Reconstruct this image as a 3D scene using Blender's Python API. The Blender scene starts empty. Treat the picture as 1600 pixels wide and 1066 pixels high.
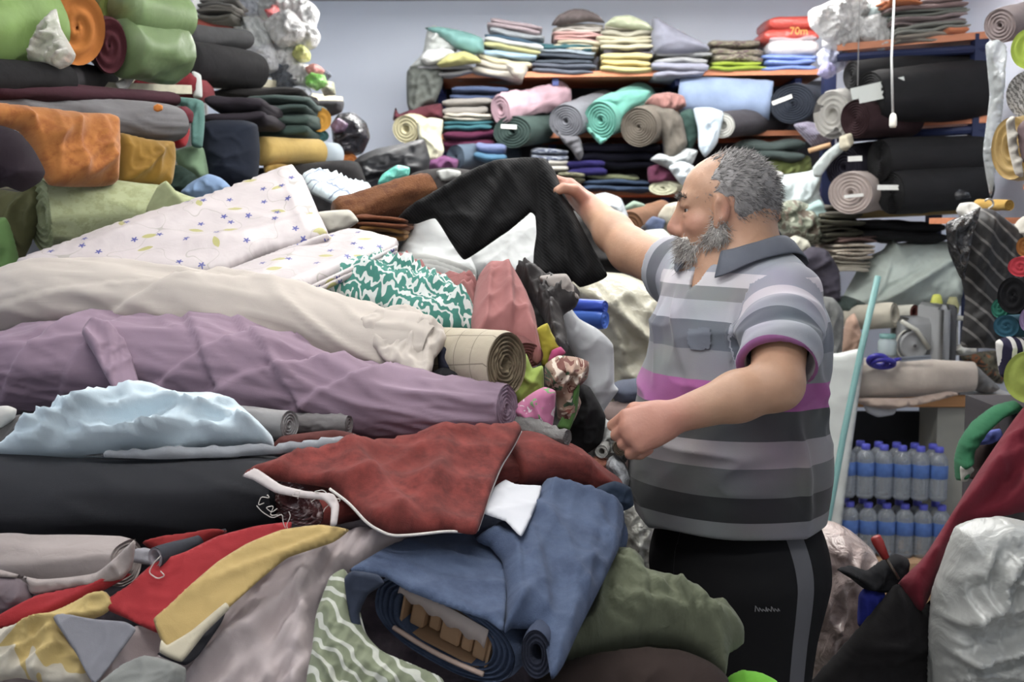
import bpy, math, random
import numpy as np
from mathutils import Vector, Matrix
from mathutils.geometry import delaunay_2d_cdt

# ---------------------------------------------------------------- camera, light, exposure
S = bpy.context.scene
COL = S.collection
W_, H_ = 1600.0, 1066.0
FPX = 1900.0
CAM = np.array([0.0, 0.0, 1.53])
HORIZON = 350.0
PITCH = math.atan((H_/2 - HORIZON)/FPX)

cd = bpy.data.cameras.new('camera'); co = bpy.data.objects.new('camera', cd); COL.objects.link(co)
co.location = CAM; co.rotation_euler = (math.pi/2 - PITCH, 0, 0)
cd.sensor_width = 36.0; cd.sensor_fit = 'HORIZONTAL'; cd.lens = FPX/W_*36.0
cd.clip_start = 0.05
cd.dof.use_dof = True; cd.dof.focus_distance = 2.2; cd.dof.aperture_fstop = 7.0
S.camera = co

S.view_settings.view_transform = 'Standard'; S.view_settings.look = 'None'
S.view_settings.gamma = 1.0; S.view_settings.use_curve_mapping = False
S.view_settings.exposure = 0.45

wd = bpy.data.worlds.new('world'); S.world = wd; wd.use_nodes = True
bg = wd.node_tree.nodes['Background']; bg.inputs[0].default_value = (0.95, 0.97, 1.0, 1); bg.inputs[1].default_value = 0.36

CEIL = 2.72
LAMPS = [(-0.15, 0.75, 0.0, 7), (-0.35, 1.9, 0.0, 5.5), (0.0, 3.1, 0.0, 9), (0.95, 3.6, 0.0, 11), (0.0, 5.2, 0.0, 26), (1.3, 5.2, 0.0, 9)]  # first entry is an added fill lamp that brightens the front faces
for i, (x, y, r, p) in enumerate(LAMPS):
    ld = bpy.data.lights.new('tube_light', 'AREA'); ld.shape = 'RECTANGLE'; ld.size = 1.2; ld.size_y = 0.22
    ld.energy = p; ld.color = (1.0, 0.985, 0.955)
    lo = bpy.data.objects.new('tube_light', ld); COL.objects.link(lo); lo.location = (x, y, CEIL - 0.10)
    lo.rotation_euler = (0, 0, r)

# ---------------------------------------------------------------- helpers
cp, sp_ = math.cos(PITCH), math.sin(PITCH)
def ray(px, py):
    px = np.asarray(px, float); py = np.asarray(py, float)
    a = (px - W_/2)/FPX; b = (H_/2 - py)/FPX
    # camera axes: right (1,0,0), forward (0,cp,-sp), up (0,sp,cp)
    return np.stack([a, cp + b*sp_, -sp_ + b*cp], -1)
def at(px, py, Y):
    d = ray(px, py)
    return CAM + d*(np.asarray(Y, float)/d[..., 1])[..., None]
def W(px, py, Y): return at(px, py, Y)

rng = random.Random(7)
def hsh(ix, iy, iz, seed):
    h = (ix.astype(np.int64)*374761393 + iy.astype(np.int64)*668265263 + iz.astype(np.int64)*2147483647 + seed*974634777) & 0x7fffffff
    h = ((h ^ (h >> 13))*1274126177) & 0x7fffffff
    h = (h ^ (h >> 16))
    return (h & 0xffff)/65535.0
def vnoise(p, seed=0):
    p = np.asarray(p, float)
    if p.shape[-1] == 2: p = np.concatenate([p, np.zeros(p.shape[:-1]+(1,))], -1)
    i = np.floor(p).astype(np.int64); f = p - i; f = f*f*f*(f*(f*6-15)+10)
    r = 0
    for dx in (0, 1):
        wx = f[..., 0] if dx else 1-f[..., 0]
        for dy in (0, 1):
            wy = f[..., 1] if dy else 1-f[..., 1]
            for dz in (0, 1):
                wz = f[..., 2] if dz else 1-f[..., 2]
                r = r + wx*wy*wz*hsh(i[..., 0]+dx, i[..., 1]+dy, i[..., 2]+dz, seed)
    return r
def fbm(p, seed=0, o=3):
    r = 0; a = 0.5; p = np.asarray(p, float)
    for k in range(o):
        r = r + a*(vnoise(p, seed+k*17)*2-1); p = p*2.03; a *= 0.5
    return r
def wrinkle(uv, amp, scale, ang=0.0, stretch=3.0, seed=0):
    """cloth folds: a few families of sharp-crested waves, bent and fading in and out"""
    r = np.random.default_rng(seed); out = 0; spread = 1.1/max(stretch, 1.0)
    for i in range(5):
        a = ang+r.normal()*spread; wl = scale*r.uniform(0.75, 2.2)
        c, s = math.cos(a), math.sin(a)
        u = uv[:, 0]*c+uv[:, 1]*s; v = -uv[:, 0]*s+uv[:, 1]*c
        q = np.stack([u/(wl*stretch), v/(wl*1.6)], -1)+r.uniform(0, 50, 2)
        ph = v/wl+2.4*(vnoise(q, seed+i*5)-0.5)+0.5*vnoise(q*2.3, seed+i*5+1)
        rid = (1-np.abs(np.sin(np.pi*ph)))**1.4
        gate = np.clip((vnoise(q*0.8+7.7, seed+i*5+2)-0.38)*3.2, 0, 1)
        out = out+rid*gate*(wl/scale)*0.62
    q = np.stack([uv[:, 0]/(scale*0.55), uv[:, 1]/(scale*0.55)], -1)
    f = 1-np.clip(np.abs(2*vnoise(q+0.8*vnoise(q*0.7, seed+91)[:, None], seed+90)-1)*2.2, 0, 1)
    return amp*(out-0.45+0.28*f)

BOOST = 0.84
def lin(c):
    c = c/255.0
    return c/12.92 if c <= 0.04045 else ((c+0.055)/1.055)**2.4
def sc(rgb, k=None):
    k = BOOST if k is None else k
    c = [lin(v)*k for v in rgb]; l = 0.25*c[0]+0.65*c[1]+0.1*c[2]
    return tuple(min(0.88, v*0.9+l*0.1) for v in c)

def link(o): COL.objects.link(o); return o
def tag(o, label, cat=None, group=None, kind=None):
    if label: o['label'] = label
    if cat: o['category'] = cat
    if group: o['group'] = group
    if kind: o['kind'] = kind
    return o
def mesh_obj(name, v, f, mat, parent=None, uv=None, smooth=True, origin=None, attrs=None):
    v = np.asarray(v, float)
    if origin is None:
        origin = np.array([(v[:, 0].min()+v[:, 0].max())/2, (v[:, 1].min()+v[:, 1].max())/2, v[:, 2].min()])
    me = bpy.data.meshes.new(name)
    me.from_pydata((v-origin).tolist(), [], [tuple(int(i) for i in q) for q in f] if not isinstance(f, list) else f)
    if uv is not None:
        ul = me.uv_layers.new(name='UVMap')
        li = np.empty(len(me.loops), np.int32); me.loops.foreach_get('vertex_index', li)
        ul.data.foreach_set('uv', np.asarray(uv, np.float32)[li].ravel())
    if attrs:
        for k, arr in attrs.items():
            a = me.attributes.new(k, 'FLOAT', 'POINT'); a.data.foreach_set('value', np.asarray(arr, np.float32))
    if smooth: me.polygons.foreach_set('use_smooth', np.ones(len(me.polygons), bool))
    me.materials.append(mat); me.update()
    o = link(bpy.data.objects.new(name, me))
    if parent is not None:
        o.parent = parent; o.location = Vector(origin) - Vector(parent['_o'])
    else:
        o.location = origin
    o['_o'] = [float(t) for t in origin]
    return o
def empty(name, loc):
    o = link(bpy.data.objects.new(name, None)); o.location = loc; o['_o'] = [float(t) for t in loc]; o.empty_display_size = 0.05
    return o

# geometry pieces (return verts, faces, uv)
class G:
    def __init__(s): s.v = []; s.f = []; s.u = []; s.n = 0
    def add(s, v, f, u=None):
        v = np.asarray(v, float); 
        s.v.append(v); s.f += [tuple(int(i)+s.n for i in q) for q in f]
        s.u.append(np.zeros((len(v), 2)) if u is None else np.asarray(u, float)); s.n += len(v)
        return s
    def box(s, c, d, R=None, bev=0.0):
        c = np.asarray(c, float); d = np.asarray(d, float)/2
        if bev <= 0:
            v = np.array([[x, y, z] for x in (-1, 1) for y in (-1, 1) for z in (-1, 1)], float)*d
            f = [(0, 1, 3, 2), (4, 6, 7, 5), (0, 4, 5, 1), (2, 3, 7, 6), (0, 2, 6, 4), (1, 5, 7, 3)]
        else:
            b = min(bev, d.min()*0.95); v = []; f = []
            # chamfered box: 24 verts
            idx = {}
            for sx in (-1, 1):
                for sy in (-1, 1):
                    for sz in (-1, 1):
                        for ax in range(3):
                            p = np.array([sx, sy, sz])*d; q = np.array([sx, sy, sz])*b
                            for k in range(3):
                                if k != ax: p[k] -= q[k]
                            idx[(sx, sy, sz, ax)] = len(v); v.append(p)
            for ax in range(3):
                o1, o2 = [k for k in range(3) if k != ax]
                for sg in (-1, 1):
                    qd = []
                    for (a, bb) in ((-1, -1), (1, -1), (1, 1), (-1, 1)):
                        t = [0, 0, 0]; t[ax] = sg; t[o1] = a; t[o2] = bb; qd.append(idx[(t[0], t[1], t[2], ax)])
                    f.append(tuple(qd))
            for ax in range(3):
                o1, o2 = [k for k in range(3) if k != ax]
                for a in (-1, 1):
                    for bb in (-1, 1):
                        t0 = [0, 0, 0]; t1 = [0, 0, 0]; t0[ax] = -1; t1[ax] = 1
                        for t in (t0, t1): t[o1] = a; t[o2] = bb
                        f.append((idx[(*t0, o1)], idx[(*t1, o1)], idx[(*t1, o2)], idx[(*t0, o2)]))
            for sx in (-1, 1):
                for sy in (-1, 1):
                    for sz in (-1, 1): f.append((idx[(sx, sy, sz, 0)], idx[(sx, sy, sz, 1)], idx[(sx, sy, sz, 2)]))
            v = np.array(v)
        u = v[:, [0, 2]]
        if R is not None: v = v @ np.asarray(R).T
        return s.add(v+c, f, u)
    def tube(s, pts, r, n=8, cap=True):
        pts = np.asarray(pts, float); N = len(pts)
        r = np.full(N, r) if np.isscalar(r) else np.asarray(r, float)
        t = np.gradient(pts, axis=0); t /= np.linalg.norm(t, axis=1)[:, None]+1e-12
        up = np.array([0, 0, 1.0]) if abs(t[0, 2]) < 0.9 else np.array([1.0, 0, 0])
        v = []; 
        for i in range(N):
            a = np.cross(t[i], up); a /= np.linalg.norm(a)+1e-12; b = np.cross(a, t[i]); up = b
            for k in range(n):
                th = 2*math.pi*k/n; v.append(pts[i]+r[i]*(math.cos(th)*a+math.sin(th)*b))
        f = [(i*n+k, i*n+(k+1) % n, (i+1)*n+(k+1) % n, (i+1)*n+k) for i in range(N-1) for k in range(n)]
        if cap: f += [tuple(range(n))[::-1], tuple((N-1)*n+k for k in range(n))]
        return s.add(v, f)
    def lathe(s, prof, c, axis=(0, 0, 1), n=20, up=None):
        ax = np.asarray(axis, float); ax /= np.linalg.norm(ax)
        h = np.array([0, 0, 1.0]) if abs(ax[2]) < 0.9 else np.array([1.0, 0, 0])
        a = np.cross(h, ax); a /= np.linalg.norm(a); b = np.cross(ax, a)
        v = [np.asarray(c)+ax*z+r*(math.cos(2*math.pi*k/n)*a+math.sin(2*math.pi*k/n)*b) for (r, z) in prof for k in range(n)]
        f = [(i*n+k, i*n+(k+1) % n, (i+1)*n+(k+1) % n, (i+1)*n+k) for i in range(len(prof)-1) for k in range(n)]
        return s.add(v, f)
    def build(s, name, mat, parent=None, smooth=False, origin=None):
        return mesh_obj(name, np.concatenate(s.v), s.f, mat, parent, np.concatenate(s.u), smooth, origin)

# ---------------------------------------------------------------- materials
MATS = {}
def nt(name):
    m = bpy.data.materials.new(name); m.use_nodes = True
    t = m.node_tree; b = t.nodes['Principled BSDF']
    return m, t, b
def nn(t, typ, **kw):
    n = t.nodes.new(typ)
    for k, v in kw.items():
        if k.startswith('i_'):
            key = k[2:]; key = int(key) if key.isdigit() else key
            n.inputs[key].default_value = v
        else: setattr(n, k, v)
    return n
def mixc(t, fac, a, b, mode='MIX'):
    n = t.nodes.new('ShaderNodeMix'); n.data_type = 'RGBA'; n.blend_type = mode
    for sock, val in ((n.inputs[0], fac), (n.inputs[6], a), (n.inputs[7], b)):
        if hasattr(val, 'is_output'): t.links.new(val, sock)
        elif isinstance(val, tuple): sock.default_value = (*val[:3], 1)
        else: sock.default_value = val
    return n.outputs[2]
def math_(t, op, a, b=None, c=None):
    n = t.nodes.new('ShaderNodeMath'); n.operation = op
    for i, val in enumerate((a, b, c)):
        if val is None: continue
        if hasattr(val, 'is_output'): t.links.new(val, n.inputs[i])
        else: n.inputs[i].default_value = val
    return n.outputs[0]
def ramp(t, fac, stops, interp='CONSTANT'):
    n = t.nodes.new('ShaderNodeValToRGB'); cr = n.color_ramp; cr.interpolation = interp
    while len(cr.elements) < len(stops): cr.elements.new(0.5)
    for e, (p, c) in zip(cr.elements, stops): e.position = p; e.color = (*c[:3], 1)
    t.links.new(fac, n.inputs[0]); return n.outputs[0]

def cloth(rgb, rough=0.9, sheen=0.25, var=0.12, bump=0.25, weave=900.0, cr=0.22, crs=20.0, k=None, mottle=None, spec=0.2, pat=None, name=None):
    key = (tuple(rgb), rough, sheen, var, bump, weave, cr, crs, k, mottle, spec, name)
    if key in MATS: return MATS[key]
    m, t, b = nt(name or 'cloth'); L = t.links
    uv = nn(t, 'ShaderNodeUVMap'); uv.uv_map = 'UVMap'
    base = sc(rgb, k)
    nz = nn(t, 'ShaderNodeTexNoise', i_Scale=9.0, i_Detail=3.0); L.new(uv.outputs[0], nz.inputs['Vector'])
    dark = tuple(c*(1-var*1.6) for c in base); lite = tuple(min(0.92, c*(1+var)) for c in base)
    mr = nn(t, 'ShaderNodeMapRange'); mr.inputs[1].default_value = 0.3; mr.inputs[2].default_value = 0.7
    L.new(nz.outputs[0], mr.inputs[0])
    colr = mixc(t, mr.outputs[0], dark, lite)
    if mottle:
        (mc, ms, lo, hi, mx, my) = mottle
        mp = nn(t, 'ShaderNodeMapping'); mp.inputs['Scale'].default_value = (mx, my, 1); L.new(uv.outputs[0], mp.inputs[0])
        n2 = nn(t, 'ShaderNodeTexNoise', i_Scale=ms, i_Detail=6.0, i_Roughness=0.7); L.new(mp.outputs[0], n2.inputs['Vector'])
        m2 = nn(t, 'ShaderNodeMapRange'); m2.inputs[1].default_value = lo; m2.inputs[2].default_value = hi
        L.new(n2.outputs[0], m2.inputs[0])
        colr = mixc(t, m2.outputs[0], colr, sc(mc, k))
    if pat: colr = pat(t, uv.outputs[0], colr)
    L.new(colr, b.inputs['Base Color'])
    b.inputs['Roughness'].default_value = rough
    b.inputs['Specular IOR Level'].default_value = spec
    lum = 0.3*base[0]+0.6*base[1]+0.1*base[2]
    b.inputs['Sheen Weight'].default_value = sheen*min(1.0, 0.05+lum*4); b.inputs['Sheen Roughness'].default_value = 0.5
    b.inputs['Sheen Tint'].default_value = (*[min(1, 0.4+c) for c in base], 1)
    wn = nn(t, 'ShaderNodeTexNoise', i_Scale=weave, i_Detail=1.0); L.new(uv.outputs[0], wn.inputs['Vector'])
    bp = nn(t, 'ShaderNodeBump', i_Strength=bump, i_Distance=0.002); L.new(wn.outputs[0], bp.inputs['Height'])
    last = bp
    if cr > 0:
        cn = nn(t, 'ShaderNodeTexNoise', i_Scale=crs, i_Detail=3.0, i_Distortion=0.6); L.new(uv.outputs[0], cn.inputs['Vector'])
        b2 = nn(t, 'ShaderNodeBump', i_Strength=cr, i_Distance=0.012); L.new(cn.outputs[0], b2.inputs['Height'])
        L.new(bp.outputs[0], b2.inputs['Normal']); last = b2
    L.new(last.outputs[0], b.inputs['Normal'])
    MATS[key] = m
    return m
def plain(rgb, rough=0.6, metal=0.0, k=1.0, name='paint', spec=0.4, nscale=14.0, var=0.06):
    key = ('p', tuple(rgb), rough, metal, k, name)
    if key in MATS: return MATS[key]
    m, t, b = nt(name)
    base = sc(rgb, k)
    tc = nn(t, 'ShaderNodeTexCoord')
    nz = nn(t, 'ShaderNodeTexNoise', i_Scale=nscale, i_Detail=4.0); t.links.new(tc.outputs['Object'], nz.inputs['Vector'])
    c = mixc(t, nz.outputs[0], tuple(x*(1-var) for x in base), tuple(min(.95, x*(1+var)) for x in base))
    t.links.new(c, b.inputs['Base Color'])
    b.inputs['Roughness'].default_value = rough; b.inputs['Metallic'].default_value = metal; b.inputs['Specular IOR Level'].default_value = spec
    MATS[key] = m; return m
def wood(rgb, name='wood'):
    key = ('w', tuple(rgb))
    if key in MATS: return MATS[key]
    m, t, b = nt(name); base = sc(rgb, 1.1)
    tc = nn(t, 'ShaderNodeTexCoord'); mp = nn(t, 'ShaderNodeMapping'); mp.inputs['Scale'].default_value = (2, 18, 18)
    t.links.new(tc.outputs['Object'], mp.inputs[0])
    nz = nn(t, 'ShaderNodeTexNoise', i_Scale=3.0, i_Detail=6.0); t.links.new(mp.outputs[0], nz.inputs['Vector'])
    t.links.new(mixc(t, nz.outputs[0], tuple(x*0.7 for x in base), tuple(min(.9, x*1.2) for x in base)), b.inputs['Base Color'])
    b.inputs['Roughness'].default_value = 0.55
    MATS[key] = m; return m
def plastic(rgb, clear=0.5, rough=0.16, k=1.0, cr=0.6, crs=30.0):
    key = ('pl', tuple(rgb), clear, rough, k, cr, crs)
    if key in MATS: return MATS[key]
    m, t, b = nt('plastic_film'); L = t.links
    b.inputs['Base Color'].default_value = (*sc(rgb, k), 1); b.inputs['Roughness'].default_value = rough; b.inputs['Specular IOR Level'].default_value = 0.7
    tc = nn(t, 'ShaderNodeTexCoord')
    cn = nn(t, 'ShaderNodeTexNoise', i_Scale=crs, i_Detail=4.0, i_Distortion=1.2); L.new(tc.outputs['Object'], cn.inputs['Vector'])
    b2 = nn(t, 'ShaderNodeBump', i_Strength=cr, i_Distance=0.02); L.new(cn.outputs[0], b2.inputs['Height']); L.new(b2.outputs[0], b.inputs['Normal'])
    if clear > 0:
        tr = nn(t, 'ShaderNodeBsdfTransparent'); mx = nn(t, 'ShaderNodeMixShader')
        fr = nn(t, 'ShaderNodeFresnel', i_IOR=1.5); L.new(b2.outputs[0], fr.inputs['Normal'])
        fac = math_(t, 'MAXIMUM', math_(t, 'ADD', fr.outputs[0], 1-clear), 0.0); fac = math_(t, 'MINIMUM', fac, 1.0)
        L.new(fac, mx.inputs[0]); L.new(tr.outputs[0], mx.inputs[1]); L.new(b.outputs[0], mx.inputs[2])
        L.new(mx.outputs[0], t.nodes['Material Output'].inputs[0])
    MATS[key] = m; return m
# ---------------------------------------------------------------- fabric builders
SEED = [11]
def nseed(): SEED[0] += 7; return SEED[0]
def unit(v): v = np.asarray(v, float); return v/(np.linalg.norm(v)+1e-12)

def catmull(P, n):
    """closed or open polyline resample to roughly spacing n (px); sharp corners softened slightly"""
    P = np.asarray(P, float); out = []
    N = len(P)
    for i in range(N):
        p0, p1, p2, p3 = P[(i-1) % N], P[i], P[(i+1) % N], P[(i+2) % N]
        seg = np.linalg.norm((p2-p1)[:2]); m = max(1, int(round(seg/n)))
        for k in range(m):
            t = k/m; tt = 0.5
            m1 = (p2-p0)*0.5*tt; m2 = (p3-p1)*0.5*tt
            l = np.linalg.norm((p2-p1)[:2])
            for mm in (m1, m2):
                L = np.linalg.norm(mm[:2])
                if L > l*0.8: mm *= l*0.8/L
            out.append((2*t**3-3*t**2+1)*p1+(t**3-2*t**2+t)*m1+(-2*t**3+3*t**2)*p2+(t**3-t**2)*m2)
    return np.array(out)
def seg_dist(p, a, b):
    ab = b-a; t = np.clip(((p-a)@ab)/(ab@ab+1e-9), 0, 1)
    return np.linalg.norm(p-(a+t[:, None]*ab), axis=1), t
def inside(p, poly):
    x, y = p[:, 0], p[:, 1]; r = np.zeros(len(p), bool); j = len(poly)-1
    for i in range(len(poly)):
        xi, yi = poly[i]; xj, yj = poly[j]
        c = ((yi > y) != (yj > y)) & (x < (xj-xi)*(y-yi)/((yj-yi) if yj != yi else 1e-9)+xi)
        r ^= c; j = i
    return r

def pillow(name, label, cat, outline, Y, thick, mat, parent=None, back=0.7, R=None, wr=(0.006, 0.05, 0.3, 2.5), lean=0.0,
           folds=(), res=None, group=None, edge=0.0, kind=None, nd=None):
    """a cloth or bag: outline in pixels set on a plane in space; puffed out to its thickness on both sides, creased"""
    O = np.asarray([o[:2] for o in outline], float)
    size = max(np.ptp(O[:, 0]), np.ptp(O[:, 1]))
    s = res or min(max(3.0, size/60), 6.0)
    if isinstance(Y, (int, float)):
        y1 = O[:, 1].max(); pts = np.array([[O[:, 0].min(), y1], [O[:, 0].max(), y1], [O[:, 0].mean(), O[:, 1].min()]])
        Ys = Y + lean*(y1-pts[:, 1])/FPX*Y
    else:
        pts = np.array([q[:2] for q in Y], float); Ys = np.array([q[2] for q in Y], float)
    A = np.c_[np.ones(len(pts)), pts/1000]
    cf = np.linalg.lstsq(A, 1/Ys, rcond=None)[0]
    depth = lambda p: 1/np.clip(cf[0]+p[:, 0]/1000*cf[1]+p[:, 1]/1000*cf[2], 0.08, 5)
    B = catmull(O, s*0.9)
    seed = nseed()
    if edge > 0:
        B = B + edge*np.stack([fbm(B/18.0, seed, 2), fbm(B/18.0+50, seed+3, 2)], -1)
    gx = np.arange(B[:, 0].min()+s/2, B[:, 0].max(), s); gy = np.arange(B[:, 1].min()+s/2, B[:, 1].max(), s*0.87)
    g = np.array([[x+(s/2 if j % 2 else 0), y] for j, y in enumerate(gy) for x in gx]) if len(gx) and len(gy) else np.zeros((0, 2))
    nb = len(B)
    if len(g):
        g = g[inside(g, B)]
        if len(g):
            dm = np.full(len(g), 1e9)
            for i in range(nb):
                d, _ = seg_dist(g, B[i], B[(i+1) % nb]); dm = np.minimum(dm, d)
            g = g[dm > s*0.4]; dm = dm[dm > s*0.4]
    pts2 = [Vector(p) for p in B]+[Vector(p) for p in g]
    vs, es, fs, ov, oe, of = delaunay_2d_cdt(pts2, [], [list(range(nb))], 1, 1e-4)
    vs = np.array([[p[0], p[1]] for p in vs])
    n = len(vs)
    dist = np.full(n, 1e9)
    for i in range(nb):
        d, _ = seg_dist(vs, B[i], B[(i+1) % nb]); dist = np.minimum(dist, d)
    bnd = dist < 1e-3
    Yd = depth(vs); P = at(vs[:, 0], vs[:, 1], Yd)
    # plane frame
    c0 = B.mean(0); o3 = at(*c0, depth(c0[None])[0])
    e = 12.0
    ax = unit(at(c0[0]+e, c0[1], depth(np.array([[c0[0]+e, c0[1]]]))[0]) - o3)
    ay = at(c0[0], c0[1]-e, depth(np.array([[c0[0], c0[1]-e]]))[0]) - o3
    nrm = unit(np.cross(ax, ay))
    if nrm @ (CAM-o3) < 0: nrm = -nrm
    ay = np.cross(nrm, ax)
    disp = nrm if nd is None else unit(nd)
    uv = np.stack([(P-o3)@ax, (P-o3)@ay], -1)
    mpp = Yd/FPX
    dm_ = dist*mpp
    Rm = R if R else max(thick*1.1, 0.004)
    Rm = min(Rm, 0.95*dm_.max())
    q = np.clip(dm_/Rm, 0, 1); prof = np.sqrt(np.clip(1-(1-q)**2, 0, 1))
    mask = np.clip(dm_/(Rm*0.55), 0, 1)
    w = wrinkle(uv, wr[0], wr[1], wr[2], wr[3], seed) if wr[0] > 0 else np.zeros(n)
    fh = np.zeros(n)
    for (a, b, amp, wd) in folds:
        d, t = seg_dist(vs, np.asarray(a, float), np.asarray(b, float)); d = d*mpp
        side = np.sign((vs[:, 0]-a[0])*(b[1]-a[1])-(vs[:, 1]-a[1])*(b[0]-a[0]))
        wl = np.where(side > 0, wd*0.45, wd)      # steeper on one side
        fh += amp*np.exp(-(d/wl)**2)*(0.35+0.65*np.sin(np.pi*np.clip(t, 0.02, 0.98))**0.6)
    hf = prof*thick + w*mask + fh*mask
    hb = -prof*thick*back + 0.3*w*mask
    hf = np.maximum(hf, hb+0.002*mask)
    front = P + disp*hf[:, None]; bk = P + disp*hb[:, None]
    ids = np.full(n, -1); vb = [ ]
    for i in range(n):
        if bnd[i]: ids[i] = i
        else: ids[i] = n+len(vb); vb.append(i)
    V = np.concatenate([front, bk[vb]]) if vb else front
    U = np.concatenate([uv, uv[vb]+0.37]) if vb else uv
    faces = []
    for f in fs:
        a = vs[f[1]]-vs[f[0]]; b = vs[f[2]]-vs[f[0]]
        ff = list(f) if (a[0]*b[1]-a[1]*b[0]) < 0 else list(f)[::-1]
        faces.append(tuple(ff)); faces.append(tuple(int(ids[k]) for k in ff[::-1]))
    o = mesh_obj(name, V, faces, mat, parent, U)
    tag(o, label, cat, group, kind)
    o['_n'] = list(map(float, nrm))
    return o

def sweep(name, centers, ru, rs, mat, parent=None, n=40, wr=None, wraps=(), sup=2.0, upv=None, seed=None, caps=True, tw=0.0):
    """cloth roll body: rings around a centre line; ru radius along 'up', rs radius across"""
    C = np.asarray(centers, float); N = len(C)
    ru = np.broadcast_to(ru, (N,)).astype(float); rs = np.broadcast_to(rs, (N,)).astype(float)
    t = np.gradient(C, axis=0); t /= np.linalg.norm(t, axis=1)[:, None]
    up0 = np.array([0, 0, 1.0]) if upv is None else unit(upv)
    u = up0[None]-(t@up0)[:, None]*t; u /= np.linalg.norm(u, axis=1)[:, None]
    s = np.cross(t, u)
    th = 2*np.pi*np.arange(n)/n
    ct, st = np.cos(th), np.sin(th)
    ex = 2.0/sup
    cx = np.sign(ct)*np.abs(ct)**ex; sx = np.sign(st)*np.abs(st)**ex
    L = np.concatenate([[0], np.cumsum(np.linalg.norm(np.diff(C, axis=0), axis=1))])
    rm = (ru+rs)/2
    seed = seed or nseed()
    uvs = np.stack([np.repeat(L, n), (np.tile(th, N)*np.repeat(rm, n))], -1)
    dsp = np.zeros(N*n)
    if wr and wr[0] > 0:
        # periodic: sample noise on 3-D position around a unit cylinder
        thv = np.tile(th, N); rr = np.repeat(rm, n)
        q = np.stack([np.repeat(L, n)/(wr[1]*wr[3]) + wr[2]*np.sin(thv), np.cos(thv)*rr/wr[1], np.sin(thv)*rr/wr[1]], -1)
        n1 = 1-np.clip(np.abs(2*vnoise(q+0.9*vnoise(q*0.6+4, seed+9)[:, None], seed)-1)*1.9, 0, 1); n2 = 1-np.clip(np.abs(2*vnoise(q*1.9+7, seed+3)-1)*1.9, 0, 1)
        dsp += wr[0]*((n1**1.5-0.4)+0.5*(n2**1.4-0.4)+0.9*(vnoise(q*0.4, seed+5)-0.5))
    for (s0, k, amp, wd, th0) in wraps:
        d = np.repeat(L, n) - (s0 + k*((np.tile(th, N)-th0+np.pi) % (2*np.pi)-np.pi))
        dsp += amp*np.clip(d/0.006+0.5, 0, 1)*np.exp(-np.maximum(d, 0)/wd)
    fall = np.minimum(np.minimum(np.repeat(L, n), L[-1]-np.repeat(L, n))/0.02, 1.0)
    dsp *= np.clip(0.25+fall, 0, 1)
    V = (C[:, None, :] + (ru[:, None]*sx[None])[..., None]*u[:, None, :] + (rs[:, None]*cx[None])[..., None]*s[:, None, :]).reshape(-1, 3)
    rad = ((sx[None])[..., None]*u[:, None, :] + (cx[None])[..., None]*s[:, None, :]).reshape(-1, 3)
    V = V + rad*dsp[:, None]
    F = [(i*n+k, (i+1)*n+k, (i+1)*n+(k+1) % n, i*n+(k+1) % n) for i in range(N-1) for k in range(n)]
    if caps is True: caps = 'ab'
    if caps and 'a' in caps: F += [tuple(range(n))]
    if caps and 'b' in caps: F += [tuple((N-1)*n+k for k in range(n))[::-1]]
    o = mesh_obj(name, V, F, mat, parent, uvs)
    return o, C, t, u, s, V.reshape(N, n, 3)

def spiral_end(name, ring, axis, mat, parent, turns=5, depth=0.006, hole=0.16, jag=0.0, hollow=0.03):
    """the end of a roll seen face on: wound layers as ridges, shrinking to a core hole"""
    ring = np.asarray(ring); n = len(ring); c = ring.mean(0); axis = unit(axis)
    M = max(10, turns*5); V = []; U = []
    th = np.arange(n)/n; seed = nseed()
    for j in range(M+1):
        f = 1-(1-hole)*j/M
        ph = (j/M*turns + th) % 1.0
        h = depth*(np.abs(ph-0.5)*2 - 1.0)*1.3
        h = h + jag*(vnoise(np.stack([th*17, np.full(n, j*0.9)], -1), seed)-0.5)
        if j == 0: h = h*0
        V.append(c+(ring-c)*f*(0.995)+axis*(h[:, None]+0.0012)); U.append((ring-c)@np.stack([unit(ring[0]-c), unit(np.cross(axis, ring[0]-c))], 1)*f)
    V.append(c+(ring-c)*hole*0.97-axis*hollow)
    U.append(np.zeros((n, 2)))
    V.append(np.repeat((c-axis*hollow)[None], 1, 0)); U.append(np.zeros((1, 2)))
    F = [(i*n+k, i*n+(k+1) % n, (i+1)*n+(k+1) % n, (i+1)*n+k) for i in range(M+1) for k in range(n)]
    last = (M+2)*n
    F += [((M+1)*n+k, (M+1)*n+(k+1) % n, last) for k in range(n)]
    return mesh_obj(name, np.concatenate(V), F, mat, parent, np.concatenate(U))

def card(parent, c, right, up, w, h, mat=None, name='paper_tag'):
    right = unit(right); up = unit(up); nrm = np.cross(right, up)
    return G().box(c, (w, 0.0016, h), R=np.stack([right, nrm, up], 1)).build(name, mat or plain((225, 226, 222), 0.7, name='paper'), parent)

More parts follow.
